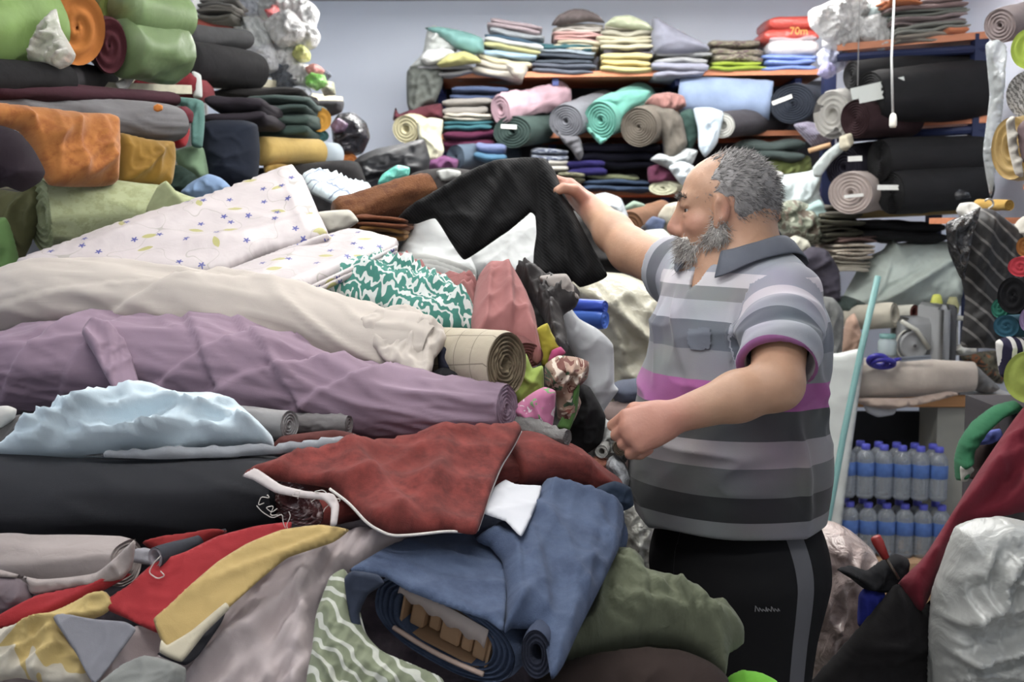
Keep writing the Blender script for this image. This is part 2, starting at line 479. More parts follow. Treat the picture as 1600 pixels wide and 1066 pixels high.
def roll(name, label, cat, a, b, ra, rb, mat, sq=1.0, ends='a', endmat=None, turns=5, hole=0.16, wr=(0.004, 0.06, 0.5, 3.0), n=32,
         st=16, group=None, core=None, sag=0.0, bulge=0.0, wraps=(), sup=2.0, ed=None):
    A = at(*a); B = at(*b)
    t = np.linspace(0, 1, st)[:, None]
    C = A*(1-t)+B*t; C[:, 2] -= sag*4*(t[:, 0]*(1-t[:, 0]))
    ra_m = ra*a[2]/FPX; rb_m = rb*b[2]/FPX
    ru = (ra_m*(1-t)+rb_m*t)[:, 0]*(1+bulge*4*t[:, 0]*(1-t[:, 0]))
    ru = ru.copy(); ru[0] *= 0.965; ru[-1] *= 0.965
    o, C, tt, u, s, ring = sweep(name, C, ru, ru*sq, mat, None, n, wr, wraps, sup, caps=''.join(c for c in 'ab' if c not in ends))
    tag(o, label, cat, group)
    for e in ends:
        i = 0 if e == 'a' else -1
        sg = -1 if e == 'a' else 1
        rg = ring[i] if e == 'b' else ring[i][::-1]
        spiral_end('rolled_end', rg, tt[i]*sg, endmat or mat, o, turns, ed or 0.09*min(ru[i], 0.09)+0.001, hole, 0.002 if not ed else ed*0.5, 0.04)
        if core:
            r = ru[i]*hole*1.05
            G().lathe([(r, -0.05), (r, 0.006), (r*0.8, 0.006), (r*0.8, -0.05)], C[i], tt[i]*sg, 18).build('cardboard_core', core, o, True)
    o['_C'] = [float(x) for x in C[0]]; 
    return o, dict(C=C, t=tt, u=u, s=s, r=ru, ring=ring)

def loft(name, label, cat, top, bot, Y, mat, st=90, n=64, dep=1.0, wr=(0.006, 0.06, 0.5, 3.0), wraps=(), group=None, sup=2.0, ends='', turns=5, endmat=None, hole=0.15, lenp=False):
    """long roll from its upper and lower silhouettes in pixels; Y = (left depth, right depth) or list"""
    top = np.array(top, float); bot = np.array(bot, float)
    def rs(P, m):
        d = np.concatenate([[0], np.cumsum(np.linalg.norm(np.diff(P, axis=0), axis=1))]); q = np.linspace(0, d[-1], m)
        return np.stack([np.interp(q, d, P[:, 0]), np.interp(q, d, P[:, 1])], -1)
    T = rs(top, st); Bm = rs(bot, st)
    k = np.ones(7)/7
    def sm(P):
        Q = np.pad(P, ((3, 3), (0, 0)), 'edge'); return np.stack([np.convolve(Q[:, j], k, 'valid') for j in (0, 1)], -1)
    T = sm(T); Bm = sm(Bm)
    mid = (T+Bm)/2
    Ys = np.interp(np.linspace(0, 1, st), np.linspace(0, 1, len(Y)), Y)
    C = at(mid[:, 0], mid[:, 1], Ys)
    half = np.linalg.norm(T-Bm, axis=1)/2*Ys/FPX
    ru = half.copy()
    e = np.minimum(np.arange(st), np.arange(st)[::-1])
    o, C, tt, u, s, ring = sweep(name, C, ru, ru*dep, mat, None, n, wr, wraps, sup, caps=''.join(c for c in 'ab' if c not in ends))
    tag(o, label, cat, group)
    for en in ends:
        i = 0 if en == 'a' else -1
        sg = -1 if en == 'a' else 1
        rg = ring[i] if en == 'b' else ring[i][::-1]
        spiral_end('rolled_end', rg, tt[i]*sg, endmat or mat, o, turns, 0.09*min(ru[i], 0.09)+0.001, hole, 0.003)
    return o, dict(C=C, t=tt, u=u, s=s, r=ru, ring=ring)

def slab(g, c, X, D, Z, w, d, h, seed, amp=0.006, nx=14, m=20):
    """one rounded layer of folded cloth: fold rounded towards the front"""
    xs = np.linspace(-1, 1, nx); V = []; U = []
    for i, x in enumerate(xs):
        sx = (1-abs(x)**10)**0.5 if abs(x) < 1 else 0.0
        sx = max(sx, 0.55)
        for k in range(m):
            a = 2*math.pi*k/m; ca, sa = math.cos(a), math.sin(a)
            yy = math.copysign(abs(ca)**0.35, ca); zz = math.copysign(abs(sa)**0.75, sa)
            V.append((x*w/2, yy*d/2*(0.97+0.03*sx), zz*h/2*sx)); U.append((x*w/2, (k/m)*2*(d+h)))
    V = np.array(V)
    nz = fbm(np.c_[V[:, 0]*9, V[:, 1]*9, V[:, 2]*6+seed], seed, 2)
    V[:, 2] += amp*nz; V[:, 1] += 0.8*amp*fbm(V*13+3, seed+4, 2)
    V[:, 0] += 0.8*amp*fbm(V*11+8, seed+8, 2)
    P = np.asarray(c)+V[:, :1]*X+V[:, 1:2]*D+V[:, 2:3]*Z
    F = [(i*m+k, i*m+(k+1) % m, (i+1)*m+(k+1) % m, (i+1)*m+k) for i in range(nx-1) for k in range(m)]
    F += [tuple(range(m))[::-1], tuple((nx-1)*m+k for k in range(m))]
    g.add(P, F, np.array(U))

def folded(name, label, cat, x0, x1, y0, y1, Y, mat, layers=2, dep=0.3, tilt=0.0, yaw=0.0, amp=0.006, group=None, skew=0.0):
    """a folded length of cloth lying flat, its folded edges towards us; box given in pixels at depth Y (front)"""
    w = (x1-x0)*Y/FPX; h = (y1-y0)*Y/FPX
    c = at((x0+x1)/2, (y0+y1)/2, Y)
    cy, sy = math.cos(yaw), math.sin(yaw); X = np.array([cy, sy, 0]); D = np.array([-sy, cy, 0]); Z = np.array([0, 0, 1.0])
    ct, st = math.cos(tilt), math.sin(tilt)
    X, Z = X*ct-Z*st, Z*ct+X*st
    g = G(); lh = h/layers; seed = nseed()
    r = random.Random(seed)
    for i in range(layers):
        cc = c + D*(dep/2) + Z*(-h/2+lh*(i+0.5)) + X*(r.uniform(-1, 1)*0.035*w + skew*(i/layers)*w) + D*r.uniform(-.02, .02)
        slab(g, cc, X, D, Z, w*r.uniform(0.88, 1.0), dep, lh*r.uniform(1.0, 1.25), seed+i*3, amp)
    o = g.build(name, mat, None, True)
    return tag(o, label, cat, group)
# ---------------------------------------------------------------- the room
def structure(o): o['kind'] = 'structure'; return o
wallm = plain((206, 214, 228), 0.85, k=1.15, name='wall_paint', nscale=3.0, var=0.04)
ceilm = plain((225, 227, 230), 0.9, name='ceiling_paint', nscale=3.0, var=0.03)
floorm = plain((150, 145, 140), 0.5, name='floor_tile', nscale=6.0, var=0.2)
structure(G().box((0.35, 2.9, -0.03), (3.9, 7.6, 0.06)).build('floor', floorm))
structure(G().box((0.35, 2.9, CEIL+0.03), (3.9, 7.6, 0.06)).build('ceiling', ceilm))
structure(G().box((-1.60, 2.9, CEIL/2), (0.06, 7.6, CEIL)).build('wall_left', wallm))
structure(G().box((2.30, 2.9, CEIL/2), (0.06, 7.6, CEIL)).build('wall_right', wallm))
structure(G().box((0.35, 6.55, CEIL/2), (4.0, 0.08, CEIL), R=Matrix.Rotation(-0.02, 3, 'Z')).build('wall_back', wallm))
structure(G().box((0.35, 6.49, CEIL-0.012), (3.8, 0.03, 0.022), R=Matrix.Rotation(-0.02, 3, 'Z')).build('trim_1', plain((165, 168, 172), 0.8, name='cornice_shade')))  # moulding strip coloured grey as the thin shadow line under the ceiling
pl = at(289, 20, 4.75)
structure(G().box((pl[0]-0.02, 4.85, CEIL/2), (0.10, 0.2, CEIL)).build('trim_2', plain((215, 217, 220), 0.8, name='pillar_paint')))

lampb = plain((235, 236, 238), 0.5, name='lamp_housing')
em, et, eb = nt('lamp_tube'); eb.inputs['Emission Color'].default_value = (1, 0.985, 0.955, 1); eb.inputs['Emission Strength'].default_value = 17.0
for i, (x, y, r, p) in enumerate(LAMPS):
    e = empty('ceiling_lamp', (x, y, CEIL-0.09))
    tag(e, 'white twin tube ceiling lamp, '+('added as front fill near the shop front', 'above front of the cloth heap', 'above crest of the cloth heap', 'above the man\'s back', 'in front of the back shelves', 'in front of the right roll rack')[i], 'lamp', 'ceiling tube lamps')
    G().box((x, y, CEIL-0.025), (1.26, 0.2, 0.05), bev=0.008).build('housing', lampb, e)
    for s in (-1, 1):
        G().tube([(x-0.6, y+s*0.06, CEIL-0.068), (x+0.6, y+s*0.06, CEIL-0.068)], 0.013, 10).build('tube', em, e, True)

orange_wood = wood((196, 120, 78)); blue_metal = plain((45, 60, 120), 0.45, name='blue_metal'); navy_metal = plain((32, 42, 78), 0.45, name='navy_metal')
cream_wood = wood((196, 190, 165)); slate = plain((66, 68, 74), 0.8, name='shade_board')
def board(a, b, dep, th, name='shelf_board', mat=None, parent=None):
    A = at(*a); B = at(*b); X = unit((B-A)*np.array([1, 1, 0])); D = np.array([-X[1], X[0], 0]); L = np.linalg.norm(B-A)
    X3 = unit(B-A); Z = np.cross(X3, D)
    return G().box((A+B)/2+D*dep/2-np.array([0, 0, 0])*th/2, (L, dep, th), R=np.stack([X3, D, Z], 1)).build(name, mat or orange_wood, parent)
def post(px, py0, py1, Y, w=0.04, name='upright_post', mat=None, parent=None, dy=0.0, zmin=None):
    p0 = at(px, py0, Y); p1 = at(px, py1, Y); z0 = min(p0[2], p1[2]) if zmin is None else zmin; z1 = max(p0[2], p1[2])
    return G().box((p0[0], Y+dy, (z0+z1)/2), (w, w, z1-z0)).build(name, mat or blue_metal, parent)

bs = empty('shelving_unit', (at(970, 300, 6.15)[0], 6.2, 0)); tag(bs, 'orange wood shelf boards on blue metal brackets along back wall', 'shelf')
board((650, 118, 5.98), (1288, 112, 5.92), 0.5, 0.026, parent=bs)
board((652, 214, 5.98), (1290, 207, 5.92), 0.5, 0.024, parent=bs)
board((700, 303, 5.98), (1290, 300, 5.92), 0.5, 0.024, parent=bs)
board((700, 400, 5.98), (1290, 396, 5.92), 0.5, 0.024, parent=bs)
for px in (683, 868, 1060, 1248):
    q = at(px, 124, 5.99); G().box((q[0], 6.2, q[2]-0.012), (0.03, 0.42, 0.035)).build('bracket', blue_metal, bs)
    G().box((q[0], 6.44, q[2]/2+0.0), (0.04, 0.03, q[2])).build('upright_post', blue_metal, bs)
p0 = at(662, 125, 6.43); p1 = at(1290, 300, 6.40)
G().box(((p0[0]+p1[0])/2, 6.47, (p0[2]+0.3)/2), (p1[0]-p0[0], 0.015, p0[2]-0.3)).build('shade_panel', slate, bs)  # dark panel added to stand in for the shade behind the shelves

rk = empty('roll_rack', (at(1430, 300, 5.0)[0], 5.1, 0)); tag(rk, 'navy metal rack with orange boards holding black fabric rolls at right', 'rack')
board((1308, 74, 5.12), (1546, 54, 4.92), 0.55, 0.028, parent=rk)
board((1300, 198, 5.12), (1546, 186, 4.92), 0.55, 0.028, parent=rk)
board((1290, 338, 5.12), (1546, 326, 4.92), 0.55, 0.028, parent=rk, mat=wood((150, 125, 70)))
post(1536, 52, 340, 4.93, 0.055, mat=navy_metal, parent=rk, zmin=0.0, dy=0.03)
post(1536, 52, 340, 4.93, 0.055, mat=navy_metal, parent=rk, zmin=0.0, dy=0.5)
post(1345, 72, 340, 5.10, 0.055, mat=navy_metal, parent=rk, zmin=0.0, dy=0.5)
for py in (82, 208):
    q0 = at(1308, py+8, 5.13); q1 = at(1540, py-6, 4.94)
    G().tube([q0, q1], 0.018, 8).build('cross_beam', navy_metal, rk)

lr = empty('roll_rack', (-1.25, 4.0, 0)); tag(lr, 'cream board shelf rack holding folded cloth along left wall', 'rack')
board((388, 126, 4.4), (432, 132, 4.75), 0.5, 0.03, parent=lr, mat=cream_wood)
board((478, 150, 4.95), (536, 157, 5.3), 0.5, 0.03, parent=lr, mat=cream_wood)
board((308, 36, 4.55), (368, 40, 4.7), 0.3, 0.03, parent=lr, mat=wood((170, 80, 70)))
for (px, Yp, y0) in ((536, 5.35, 150), (420, 4.9, 120)):
    q = at(px, y0, Yp); G().box((q[0]-0.12, Yp+0.05, q[2]/2), (0.04, 0.04, q[2])).build('upright_post', navy_metal, lr)
# ---------------------------------------------------------------- the man (distance fields turned into continuous surfaces)
class Field:
    def __init__(s, lo, hi, h):
        s.lo = np.asarray(lo, float); s.h = h; s.n = np.ceil((np.asarray(hi)-s.lo)/h).astype(int)+1
        s.f = np.full(s.n, 0.5, np.float32)
        s.ax = [(s.lo[i]+h*np.arange(s.n[i])).astype(np.float32) for i in range(3)]
    def sl(s, lo, hi, pad):
        a = np.clip(((np.asarray(lo)-pad-s.lo)/s.h).astype(int), 0, s.n); b = np.clip(((np.asarray(hi)+pad-s.lo)/s.h).astype(int)+2, 0, s.n)
        sl = tuple(slice(a[i], b[i]) for i in range(3))
        X = s.ax[0][sl[0]][:, None, None]; Y = s.ax[1][sl[1]][None, :, None]; Z = s.ax[2][sl[2]][None, None, :]
        return sl, X, Y, Z
    def put(s, sl, d, k, op):
        f = s.f[sl]
        if f.size == 0: return
        if op == 'sub':
            d = -d
            if k > 0: h = np.clip(0.5-0.5*(f-d)/k, 0, 1); s.f[sl] = f*(1-h)+d*h+k*h*(1-h)
            else: s.f[sl] = np.maximum(f, d)
        else:
            if k > 0: h = np.clip(0.5+0.5*(f-d)/k, 0, 1); s.f[sl] = f*(1-h)+d*h-k*h*(1-h)
            else: s.f[sl] = np.minimum(f, d)
    def cap(s, a, b, ra, rb=None, k=0.01, op='add'):
        rb = ra if rb is None else rb; a = np.asarray(a, float); b = np.asarray(b, float); R = max(ra, rb)
        sl, X, Y, Z = s.sl(np.minimum(a, b), np.maximum(a, b), R+k+2*s.h+0.012)
        ab = (b-a).astype(np.float32); t = np.clip(((X-a[0])*ab[0]+(Y-a[1])*ab[1]+(Z-a[2])*ab[2])/float(ab@ab+1e-9), 0, 1)
        d = np.sqrt((X-a[0]-t*ab[0])**2+(Y-a[1]-t*ab[1])**2+(Z-a[2]-t*ab[2])**2)-(ra+(rb-ra)*t)
        s.put(sl, d.astype(np.float32), k, op); return s
    def ell(s, c, M, r, k=0.01, op='add'):
        c = np.asarray(c, float); R = max(r)
        sl, X, Y, Z = s.sl(c-R, c+R, k+2*s.h+0.012)
        q0 = 0; q1 = 0
        for i in range(3):
            p = (X-c[0])*M[i][0]+(Y-c[1])*M[i][1]+(Z-c[2])*M[i][2]
            q0 = q0+(p/r[i])**2; q1 = q1+(p/(r[i]*r[i]))**2
        k0 = np.sqrt(q0); d = k0*(k0-1)/(np.sqrt(q1)+1e-6)
        s.put(sl, d.astype(np.float32), k, op); return s
    def half(s, c, nrm, op='cut', lo=None, hi=None):
        """remove everything on the nrm side of the plane, within an optional box"""
        lo = s.lo if lo is None else lo; hi = s.lo+s.h*s.n if hi is None else hi
        sl, X, Y, Z = s.sl(lo, hi, 0); nrm = unit(nrm)
        d = (X-c[0])*nrm[0]+(Y-c[1])*nrm[1]+(Z-c[2])*nrm[2]
        s.f[sl] = np.maximum(s.f[sl], d.astype(np.float32)); return s
    def mesh(s):
        f = s.f; f[0] = f[-1] = 0.5; f[:, 0] = f[:, -1] = 0.5; f[:, :, 0] = f[:, :, -1] = 0.5
        ins = f < 0
        cnt = np.zeros(np.array(f.shape)-1, np.uint8)
        offs = [(i, j, k) for i in (0, 1) for j in (0, 1) for k in (0, 1)]
        nx, ny, nz = cnt.shape
        for (i, j, k) in offs: cnt += ins[i:i+nx, j:j+ny, k:k+nz]
        cells = np.argwhere((cnt > 0) & (cnt < 8))
        cid = np.full(cnt.shape, -1, np.int32); cid[tuple(cells.T)] = np.arange(len(cells))
        vals = np.stack([f[cells[:, 0]+i, cells[:, 1]+j, cells[:, 2]+k] for (i, j, k) in offs], 1)
        acc = np.zeros((len(cells), 3)); num = np.zeros(len(cells))
        oa = np.array(offs, float)
        for a in range(8):
            for b in range(a+1, 8):
                if np.abs(oa[a]-oa[b]).sum() == 1:
                    va, vb = vals[:, a], vals[:, b]; m = (va < 0) != (vb < 0)
                    t = va[m]/(va[m]-vb[m]); acc[m] += oa[a]+t[:, None]*(oa[b]-oa[a]); num[m] += 1
        V = s.lo+s.h*(cells+acc/num[:, None])
        F = []
        for ax in range(3):
            sh = [slice(1, -1)]*3; sh[ax] = slice(0, -1)
            sh2 = list(sh); sh2[ax] = slice(1, None)
            A = ins[tuple(sh)]; B = ins[tuple(sh2)]
            o1, o2 = [(1, 2), (2, 0), (0, 1)][ax]
            for up in (True, False):
                m = np.argwhere(A & ~B if up else ~A & B)
                base = m+1; base[:, ax] = m[:, ax]
                def cc(d1, d2):
                    q = base.copy(); q[:, o1] -= d1; q[:, o2] -= d2; return cid[q[:, 0], q[:, 1], q[:, 2]]
                Q = np.stack([cc(1, 1), cc(0, 1), cc(0, 0), cc(1, 0)], 1)
                if not up: Q = Q[:, ::-1]
                F.append(Q)
        F = np.concatenate(F); F = F[(F >= 0).all(1)]
        return V, F
def vnormals(V, F):
    n = np.cross(V[F[:, 2]]-V[F[:, 0]], V[F[:, 3]]-V[F[:, 1]])
    N = np.zeros_like(V)
    for k in range(4): np.add.at(N, F[:, k], n)
    return N/(np.linalg.norm(N, axis=1)[:, None]+1e-12)
def lap(V, F, it=2, w=0.5):
    for _ in range(it):
        A = np.zeros_like(V); c = np.zeros(len(V))
        for k in range(4):
            np.add.at(A, F[:, k], V[F[:, (k+1) % 4]]); np.add.at(A, F[:, k], V[F[:, (k-1) % 4]]); np.add.at(c, F[:, k], 2)
        V = V*(1-w)+w*A/np.maximum(c, 1)[:, None]
    return V
def strands(root, direc, length, r, rs):
    """thin tapering 3-sided strands"""
    n = len(root); d = direc/(np.linalg.norm(direc, axis=1)[:, None]+1e-9)
    s1 = np.cross(d, rs.normal(size=(n, 3))); s1 /= np.linalg.norm(s1, axis=1)[:, None]+1e-9; s2 = np.cross(d, s1)
    bend = rs.normal(size=(n, 3))*0.25*length[:, None]
    mid = root+d*length[:, None]*0.5+bend*0.3; tip = root+d*length[:, None]+bend
    V = []
    for k in range(3):
        o = math.cos(k*2.094)*s1+math.sin(k*2.094)*s2; V.append(root+o*r)
    for k in range(3):
        o = math.cos(k*2.094)*s1+math.sin(k*2.094)*s2; V.append(mid+o*r*0.7)
    V.append(tip); V = np.stack(V, 1).reshape(-1, 3)
    F = []
    b = np.arange(n)*7
    for k in range(3):
        k2 = (k+1) % 3
        F += [tuple(q) for q in np.stack([b+k, b+k2, b+3+k2, b+3+k], 1).tolist()]
        F += [tuple(q) for q in np.stack([b+3+k, b+3+k2, b+6], 1).tolist()]
    return V, F, np.repeat(rs.random(n), 7)

Z3 = np.array([0, 0, 1.0])
BA = math.radians(25)
bf = np.array([-math.cos(BA), -math.sin(BA), 0]); bl = np.array([math.sin(BA), -math.cos(BA), 0]); BM = np.stack([bf, bl, Z3])
hF = unit([-1, 0.07, -0.05]); hL = unit(np.cross(Z3, hF)); hU = np.cross(hF, hL); HM = np.stack([hF, hL, hU])
Hc = W(1136, 322, 2.46)
def hp(f, l, u): return Hc+hF*f+hL*l+hU*u
Cbelly = W(1135, 692, 2.44); Cchest = W(1150, 522, 2.47); Cneck = W(1168, 428, 2.47); Clow = W(1141, 775, 2.44)
Cpel = W(1152, 900, 2.45)
SL = W(1222, 474, 2.315); EL = W(1214, 600, 2.155); WL = W(1052, 652, 2.125)
SR = W(1082, 436, 2.63); ER = W(985, 391, 2.82); WR = W(920, 323, 2.985)

def head_core(fd, grow=0.0, k=0.02):
    fd.ell(hp(-0.010, 0, 0.018), HM, (0.094+grow, 0.077+grow, 0.090+grow), k)
body = Field((0.06, 2.0, -0.005), (0.74, 3.08, 1.72), 0.0036)
head_core(body)
body.ell(hp(0.030, 0, -0.045), HM, (0.064, 0.060, 0.075), 0.03)
body.ell(hp(0.040, 0, -0.088), HM, (0.050, 0.048, 0.028), 0.025)
body.ell(hp(0.036, 0, 0.034), HM, (0.042, 0.060, 0.042), 0.03)
body.cap(hp(0.079, -0.034, 0.014), hp(0.079, 0.034, 0.014), 0.013, k=0.02)
for s in (-1, 1):
    body.ell(hp(0.092, s*0.030, -0.004), HM, (0.012, 0.017, 0.011), 0.012, 'sub')
    body.ell(hp(0.062, s*0.040, -0.034), HM, (0.026, 0.026, 0.022), 0.02)
    body.cap(hp(0.022, s*0.074, 0.012), hp(0.029, s*0.075, -0.038), 0.011, 0.007, k=0.006)
    body.ell(hp(0.018, s*0.079, -0.008), HM, (0.0155, 0.009, 0.026), 0.006)
    body.ell(hp(0.024, s*0.089, -0.008), HM, (0.010, 0.008, 0.018), 0.004, 'sub')
    body.ell(hp(0.100, s*0.011, -0.047), HM, (0.011, 0.009, 0.009), 0.008)
    body.ell(hp(0.086, s*0.029, 0.0045), HM, (0.009, 0.019, 0.006), 0.006)      # upper lid
    body.ell(hp(0.083, s*0.029, -0.013), HM, (0.008, 0.016, 0.005), 0.006)     # lower lid
body.cap(hp(0.090, 0, 0.004), hp(0.109, 0, -0.038), 0.009, 0.0135, k=0.012)
body.cap(hp(0.086, -0.018, -0.070), hp(0.086, 0.018, -0.070), 0.008, k=0.008)
body.cap(hp(0.084, -0.015, -0.082), hp(0.084, 0.015, -0.082), 0.008, k=0.008)
body.cap(hp(-0.030, 0, -0.060), Cneck, 0.062, 0.074, 0.04)
body.cap(hp(0.005, 0, -0.085), Cneck+bf*0.03, 0.05, 0.07, 0.03)
body.cap(SL*0.75+Cneck*0.25, SR*0.75+Cneck*0.25, 0.055, 0.055, 0.06)
body.ell(Cchest, BM, (0.140, 0.180, 0.20), 0.06)
body.ell(Cbelly, BM, (0.172, 0.195, 0.24), 0.06)
body.ell(Cpel, BM, (0.13, 0.165, 0.18), 0.06)
for s, fx in ((1, 0.03), (-1, -0.02)):
    hip = Cpel+bl*0.085*s; knee = np.array([hip[0], hip[1], 0.50])+bf*0.03; ank = np.array([hip[0], hip[1], 0.09])+bf*fx
    body.cap(hip, knee, 0.095, 0.062, 0.04); body.cap(knee, ank, 0.060, 0.040, 0.03)
    body.cap(ank, ank+bf*0.13-Z3*0.05, 0.038, 0.028, 0.02)
# near arm
body.cap(SL, EL, 0.056, 0.047, 0.03)
mid = EL*0.62+WL*0.38
body.cap(EL, mid, 0.045, 0.044, 0.02); body.cap(mid, WL, 0.043, 0.029, 0.02)
# near hand: a loose fist
d = unit(W(985, 676, 2.11)-WL); n0 = unit(np.array([-0.05, -0.85, 0.42])); n0 = unit(n0-d*(n0@d)); th = np.cross(n0, d); th = th if th[2] > 0 else -th
body.ell(WL+d*0.045, np.stack([d, th, n0]), (0.055, 0.040, 0.024), 0.02)
for i in range(4):
    K = WL+d*(0.083-0.004*abs(i-1.2))+th*(0.031-0.0205*i)+n0*(0.006-0.003*abs(i-1.5))
    body.cap(WL+d*0.02+th*(0.016-0.011*i), K, 0.015, 0.0125, 0.012)
    P1 = K+unit(d*0.55-n0*0.8)*(0.038-0.003*i); P2 = P1+unit(-d*0.65-n0*0.55-th*0.1)*0.025; P3 = P2+unit(-d*0.85+n0*0.35)*0.018
    body.cap(K, P1, 0.0120, 0.0105, 0.003); body.cap(P1, P2, 0.0105, 0.0095, 0.003); body.cap(P2, P3, 0.0095, 0.0085, 0.003)
T0 = WL+d*0.022+th*0.022-n0*0.006; T1 = T0+unit(d*0.8+th*0.5-n0*0.3)*0.040; T2 = T1+unit(d*0.75-th*0.15-n0*0.65)*0.032; T3 = T2+unit(d*0.5-th*0.55-n0*0.65)*0.022
body.cap(T0, T1, 0.017, 0.0135, 0.012); body.cap(T1, T2, 0.0130, 0.0115, 0.004); body.cap(T2, T3, 0.0115, 0.0095, 0.003)
# far arm and hand pinching the black cloth
body.cap(SR, ER, 0.056, 0.050, 0.03)
mid = ER*0.6+WR*0.4
body.cap(ER, mid, 0.049, 0.045, 0.02); body.cap(mid, WR, 0.045, 0.031, 0.02)
d = unit(W(884, 292, 2.99)-WR); away = unit(np.array([0.1, 1.0, 0.1])-d*(np.array([0.1, 1.0, 0.1])@d)); upw = np.cross(away, d); upw = upw if upw[2] > 0 else -upw
body.ell(WR+d*0.040+away*0.010, np.stack([d, away, upw]), (0.052, 0.038, 0.026), 0.02)
for i in range(4):
    K = WR+d*(0.072-0.004*i)+away*(0.004+0.019*i)+upw*(0.012-0.004*i)
    body.cap(WR+d*0.015+away*(0.0+0.010*i), K, 0.0155, 0.0130, 0.012)
    P1 = K+unit(d*0.75-upw*0.35+away*0.40)*(0.042-0.003*i); P2 = P1+unit(d*0.35-upw*0.85+away*0.2)*0.027; P3 = P2+unit(-d*0.1-upw*1.0)*0.02
    body.cap(K, P1, 0.0120, 0.0105, 0.003); body.cap(P1, P2, 0.0105, 0.0095, 0.003); body.cap(P2, P3, 0.0095, 0.0085, 0.003)
T0 = WR+d*0.018-away*0.022+upw*0.006; T1 = W(897, 297, 2.935); T2 = W(880, 294, 2.915); T3 = W(871, 298, 2.910)
body.cap(T0, T1, 0.0175, 0.0145, 0.012); body.cap(T1, T2, 0.0138, 0.0125, 0.004); body.cap(T2, T3, 0.0125, 0.0105, 0.003)
V, F = body.mesh(); del body
V = lap(V, F, 1, 0.4)
hl = (V-Hc)@HM.T
def gs(c, r): return np.exp(-(((hl-np.array(c))/np.array(r))**2).sum(1))
red = 0.6*np.clip(gs((0.11, 0, -0.04), (0.03, 0.03, 0.025))+0.8*gs((0.07, 0.05, -0.03), (0.03, 0.03, 0.025))+0.8*gs((0.07, -0.05, -0.03), (0.03, 0.03, 0.025))
              +0.9*gs((0.0, 0.09, -0.01), (0.03, 0.02, 0.04))+gs((0.09, 0, -0.075), (0.02, 0.025, 0.012)), 0, 1)
hand = np.minimum(np.linalg.norm(V-(WL+0.04*unit(W(985, 676, 2.11)-WL)), axis=1), np.linalg.norm(V-W(890, 300, 2.98), axis=1))
red = np.maximum(red, 0.6*np.clip(1-(hand-0.05)/0.06, 0, 1))
sk, t, b = nt('skin')
at_ = nn(t, 'ShaderNodeAttribute'); at_.attribute_name = 'red'
tc = nn(t, 'ShaderNodeTexCoord'); nz = nn(t, 'ShaderNodeTexNoise', i_Scale=28.0, i_Detail=5.0); t.links.new(tc.outputs['Object'], nz.inputs['Vector'])
c1 = mixc(t, nz.outputs[0], sc((150, 112, 86), 1.25), sc((178, 138, 110), 1.25)); c2 = mixc(t, at_.outputs['Fac'], c1, sc((165, 100, 88), 1.2))
t.links.new(c2, b.inputs['Base Color']); b.inputs['Roughness'].default_value = 0.5; b.inputs['Subsurface Weight'].default_value = 0.08; b.inputs['Subsurface Radius'].default_value = (0.01, 0.004, 0.002); b.inputs['Subsurface Scale'].default_value = 0.5
nz2 = nn(t, 'ShaderNodeTexNoise', i_Scale=160.0, i_Detail=3.0); t.links.new(tc.outputs['Object'], nz2.inputs['Vector'])
bp = nn(t, 'ShaderNodeBump', i_Strength=0.25, i_Distance=0.002); t.links.new(nz2.outputs[0], bp.inputs['Height']); t.links.new(bp.outputs[0], b.inputs['Normal'])
MAN = mesh_obj('person', V, F.tolist(), sk, None, None, True, np.array([Cpel[0], Cpel[1], 0.0]), {'red': red})
tag(MAN, 'grey-bearded man in striped polo shirt and black trousers holding up black cloth', 'person')

# eyes
for s in (-1, 1):
    e = G().lathe([(0.0001, -0.0115)]+[(0.0115*math.sin(a), -0.0115*math.cos(a)) for a in np.linspace(0.3, 2.84, 10)]+[(0.0001, 0.0115)], hp(0.0755, s*0.030, -0.004), hF, 16).build('eye', plain((225, 220, 214), 0.25, k=0.9, name='eye_white'), MAN, True)
    G().lathe([(0.0075, -0.001), (0.005, 0.0010), (0.0001, 0.0018)], hp(0.0860, s*0.030, -0.004), hF, 14).build('iris', plain((48, 36, 28), 0.2, name='iris'), e, True)

def beard_mat(name, a, bcol):
    m, t, b = nt(name); at_ = nn(t, 'ShaderNodeAttribute'); at_.attribute_name = 'rnd'
    t.links.new(ramp(t, at_.outputs['Fac'], [(0, sc(a, 1.0)), (1, sc(bcol, 1.0))], 'LINEAR'), b.inputs['Base Color']); b.inputs['Roughness'].default_value = 0.6
    return m
rs = np.random.default_rng(3)
# hair
hf_ = Field(Hc-0.16, Hc+0.16, 0.004); head_core(hf_, 0.003, 0)
sl, X, Y, Z = hf_.sl(hf_.lo, hf_.lo+hf_.h*hf_.n, 0)
f_ = (X-Hc[0])*hF[0]+(Y-Hc[1])*hF[1]+(Z-Hc[2])*hF[2]; l_ = (X-Hc[0])*hL[0]+(Y-Hc[1])*hL[1]+(Z-Hc[2])*hL[2]; u_ = (X-Hc[0])*hU[0]+(Y-Hc[1])*hU[1]+(Z-Hc[2])*hU[2]
cut = np.maximum(f_-(0.056-0.75*np.maximum(u_-0.03, 0)), -u_-0.058)
cut = np.maximum(cut, np.minimum(f_+0.006, -u_+0.016))      # around the ear
hf_.f = np.maximum(hf_.f, cut.astype(np.float32))
hv, hfc = hf_.mesh(); hn = vnormals(hv, hfc); hhl = (hv-Hc)@HM.T
hv = hv+hn*(0.004*fbm(hv*np.array([60, 60, 60]), 4, 2))[:, None]
idx = rs.choice(len(hv), 5200); hloc = hhl[idx]
dr = np.outer(np.ones(len(idx)), -hF*0.75)+np.outer(np.clip(0.6-hloc[:, 2]*9, -0.4, 1.0), -hU)+0.28*hn[idx]+rs.normal(size=(len(idx), 3))*0.2
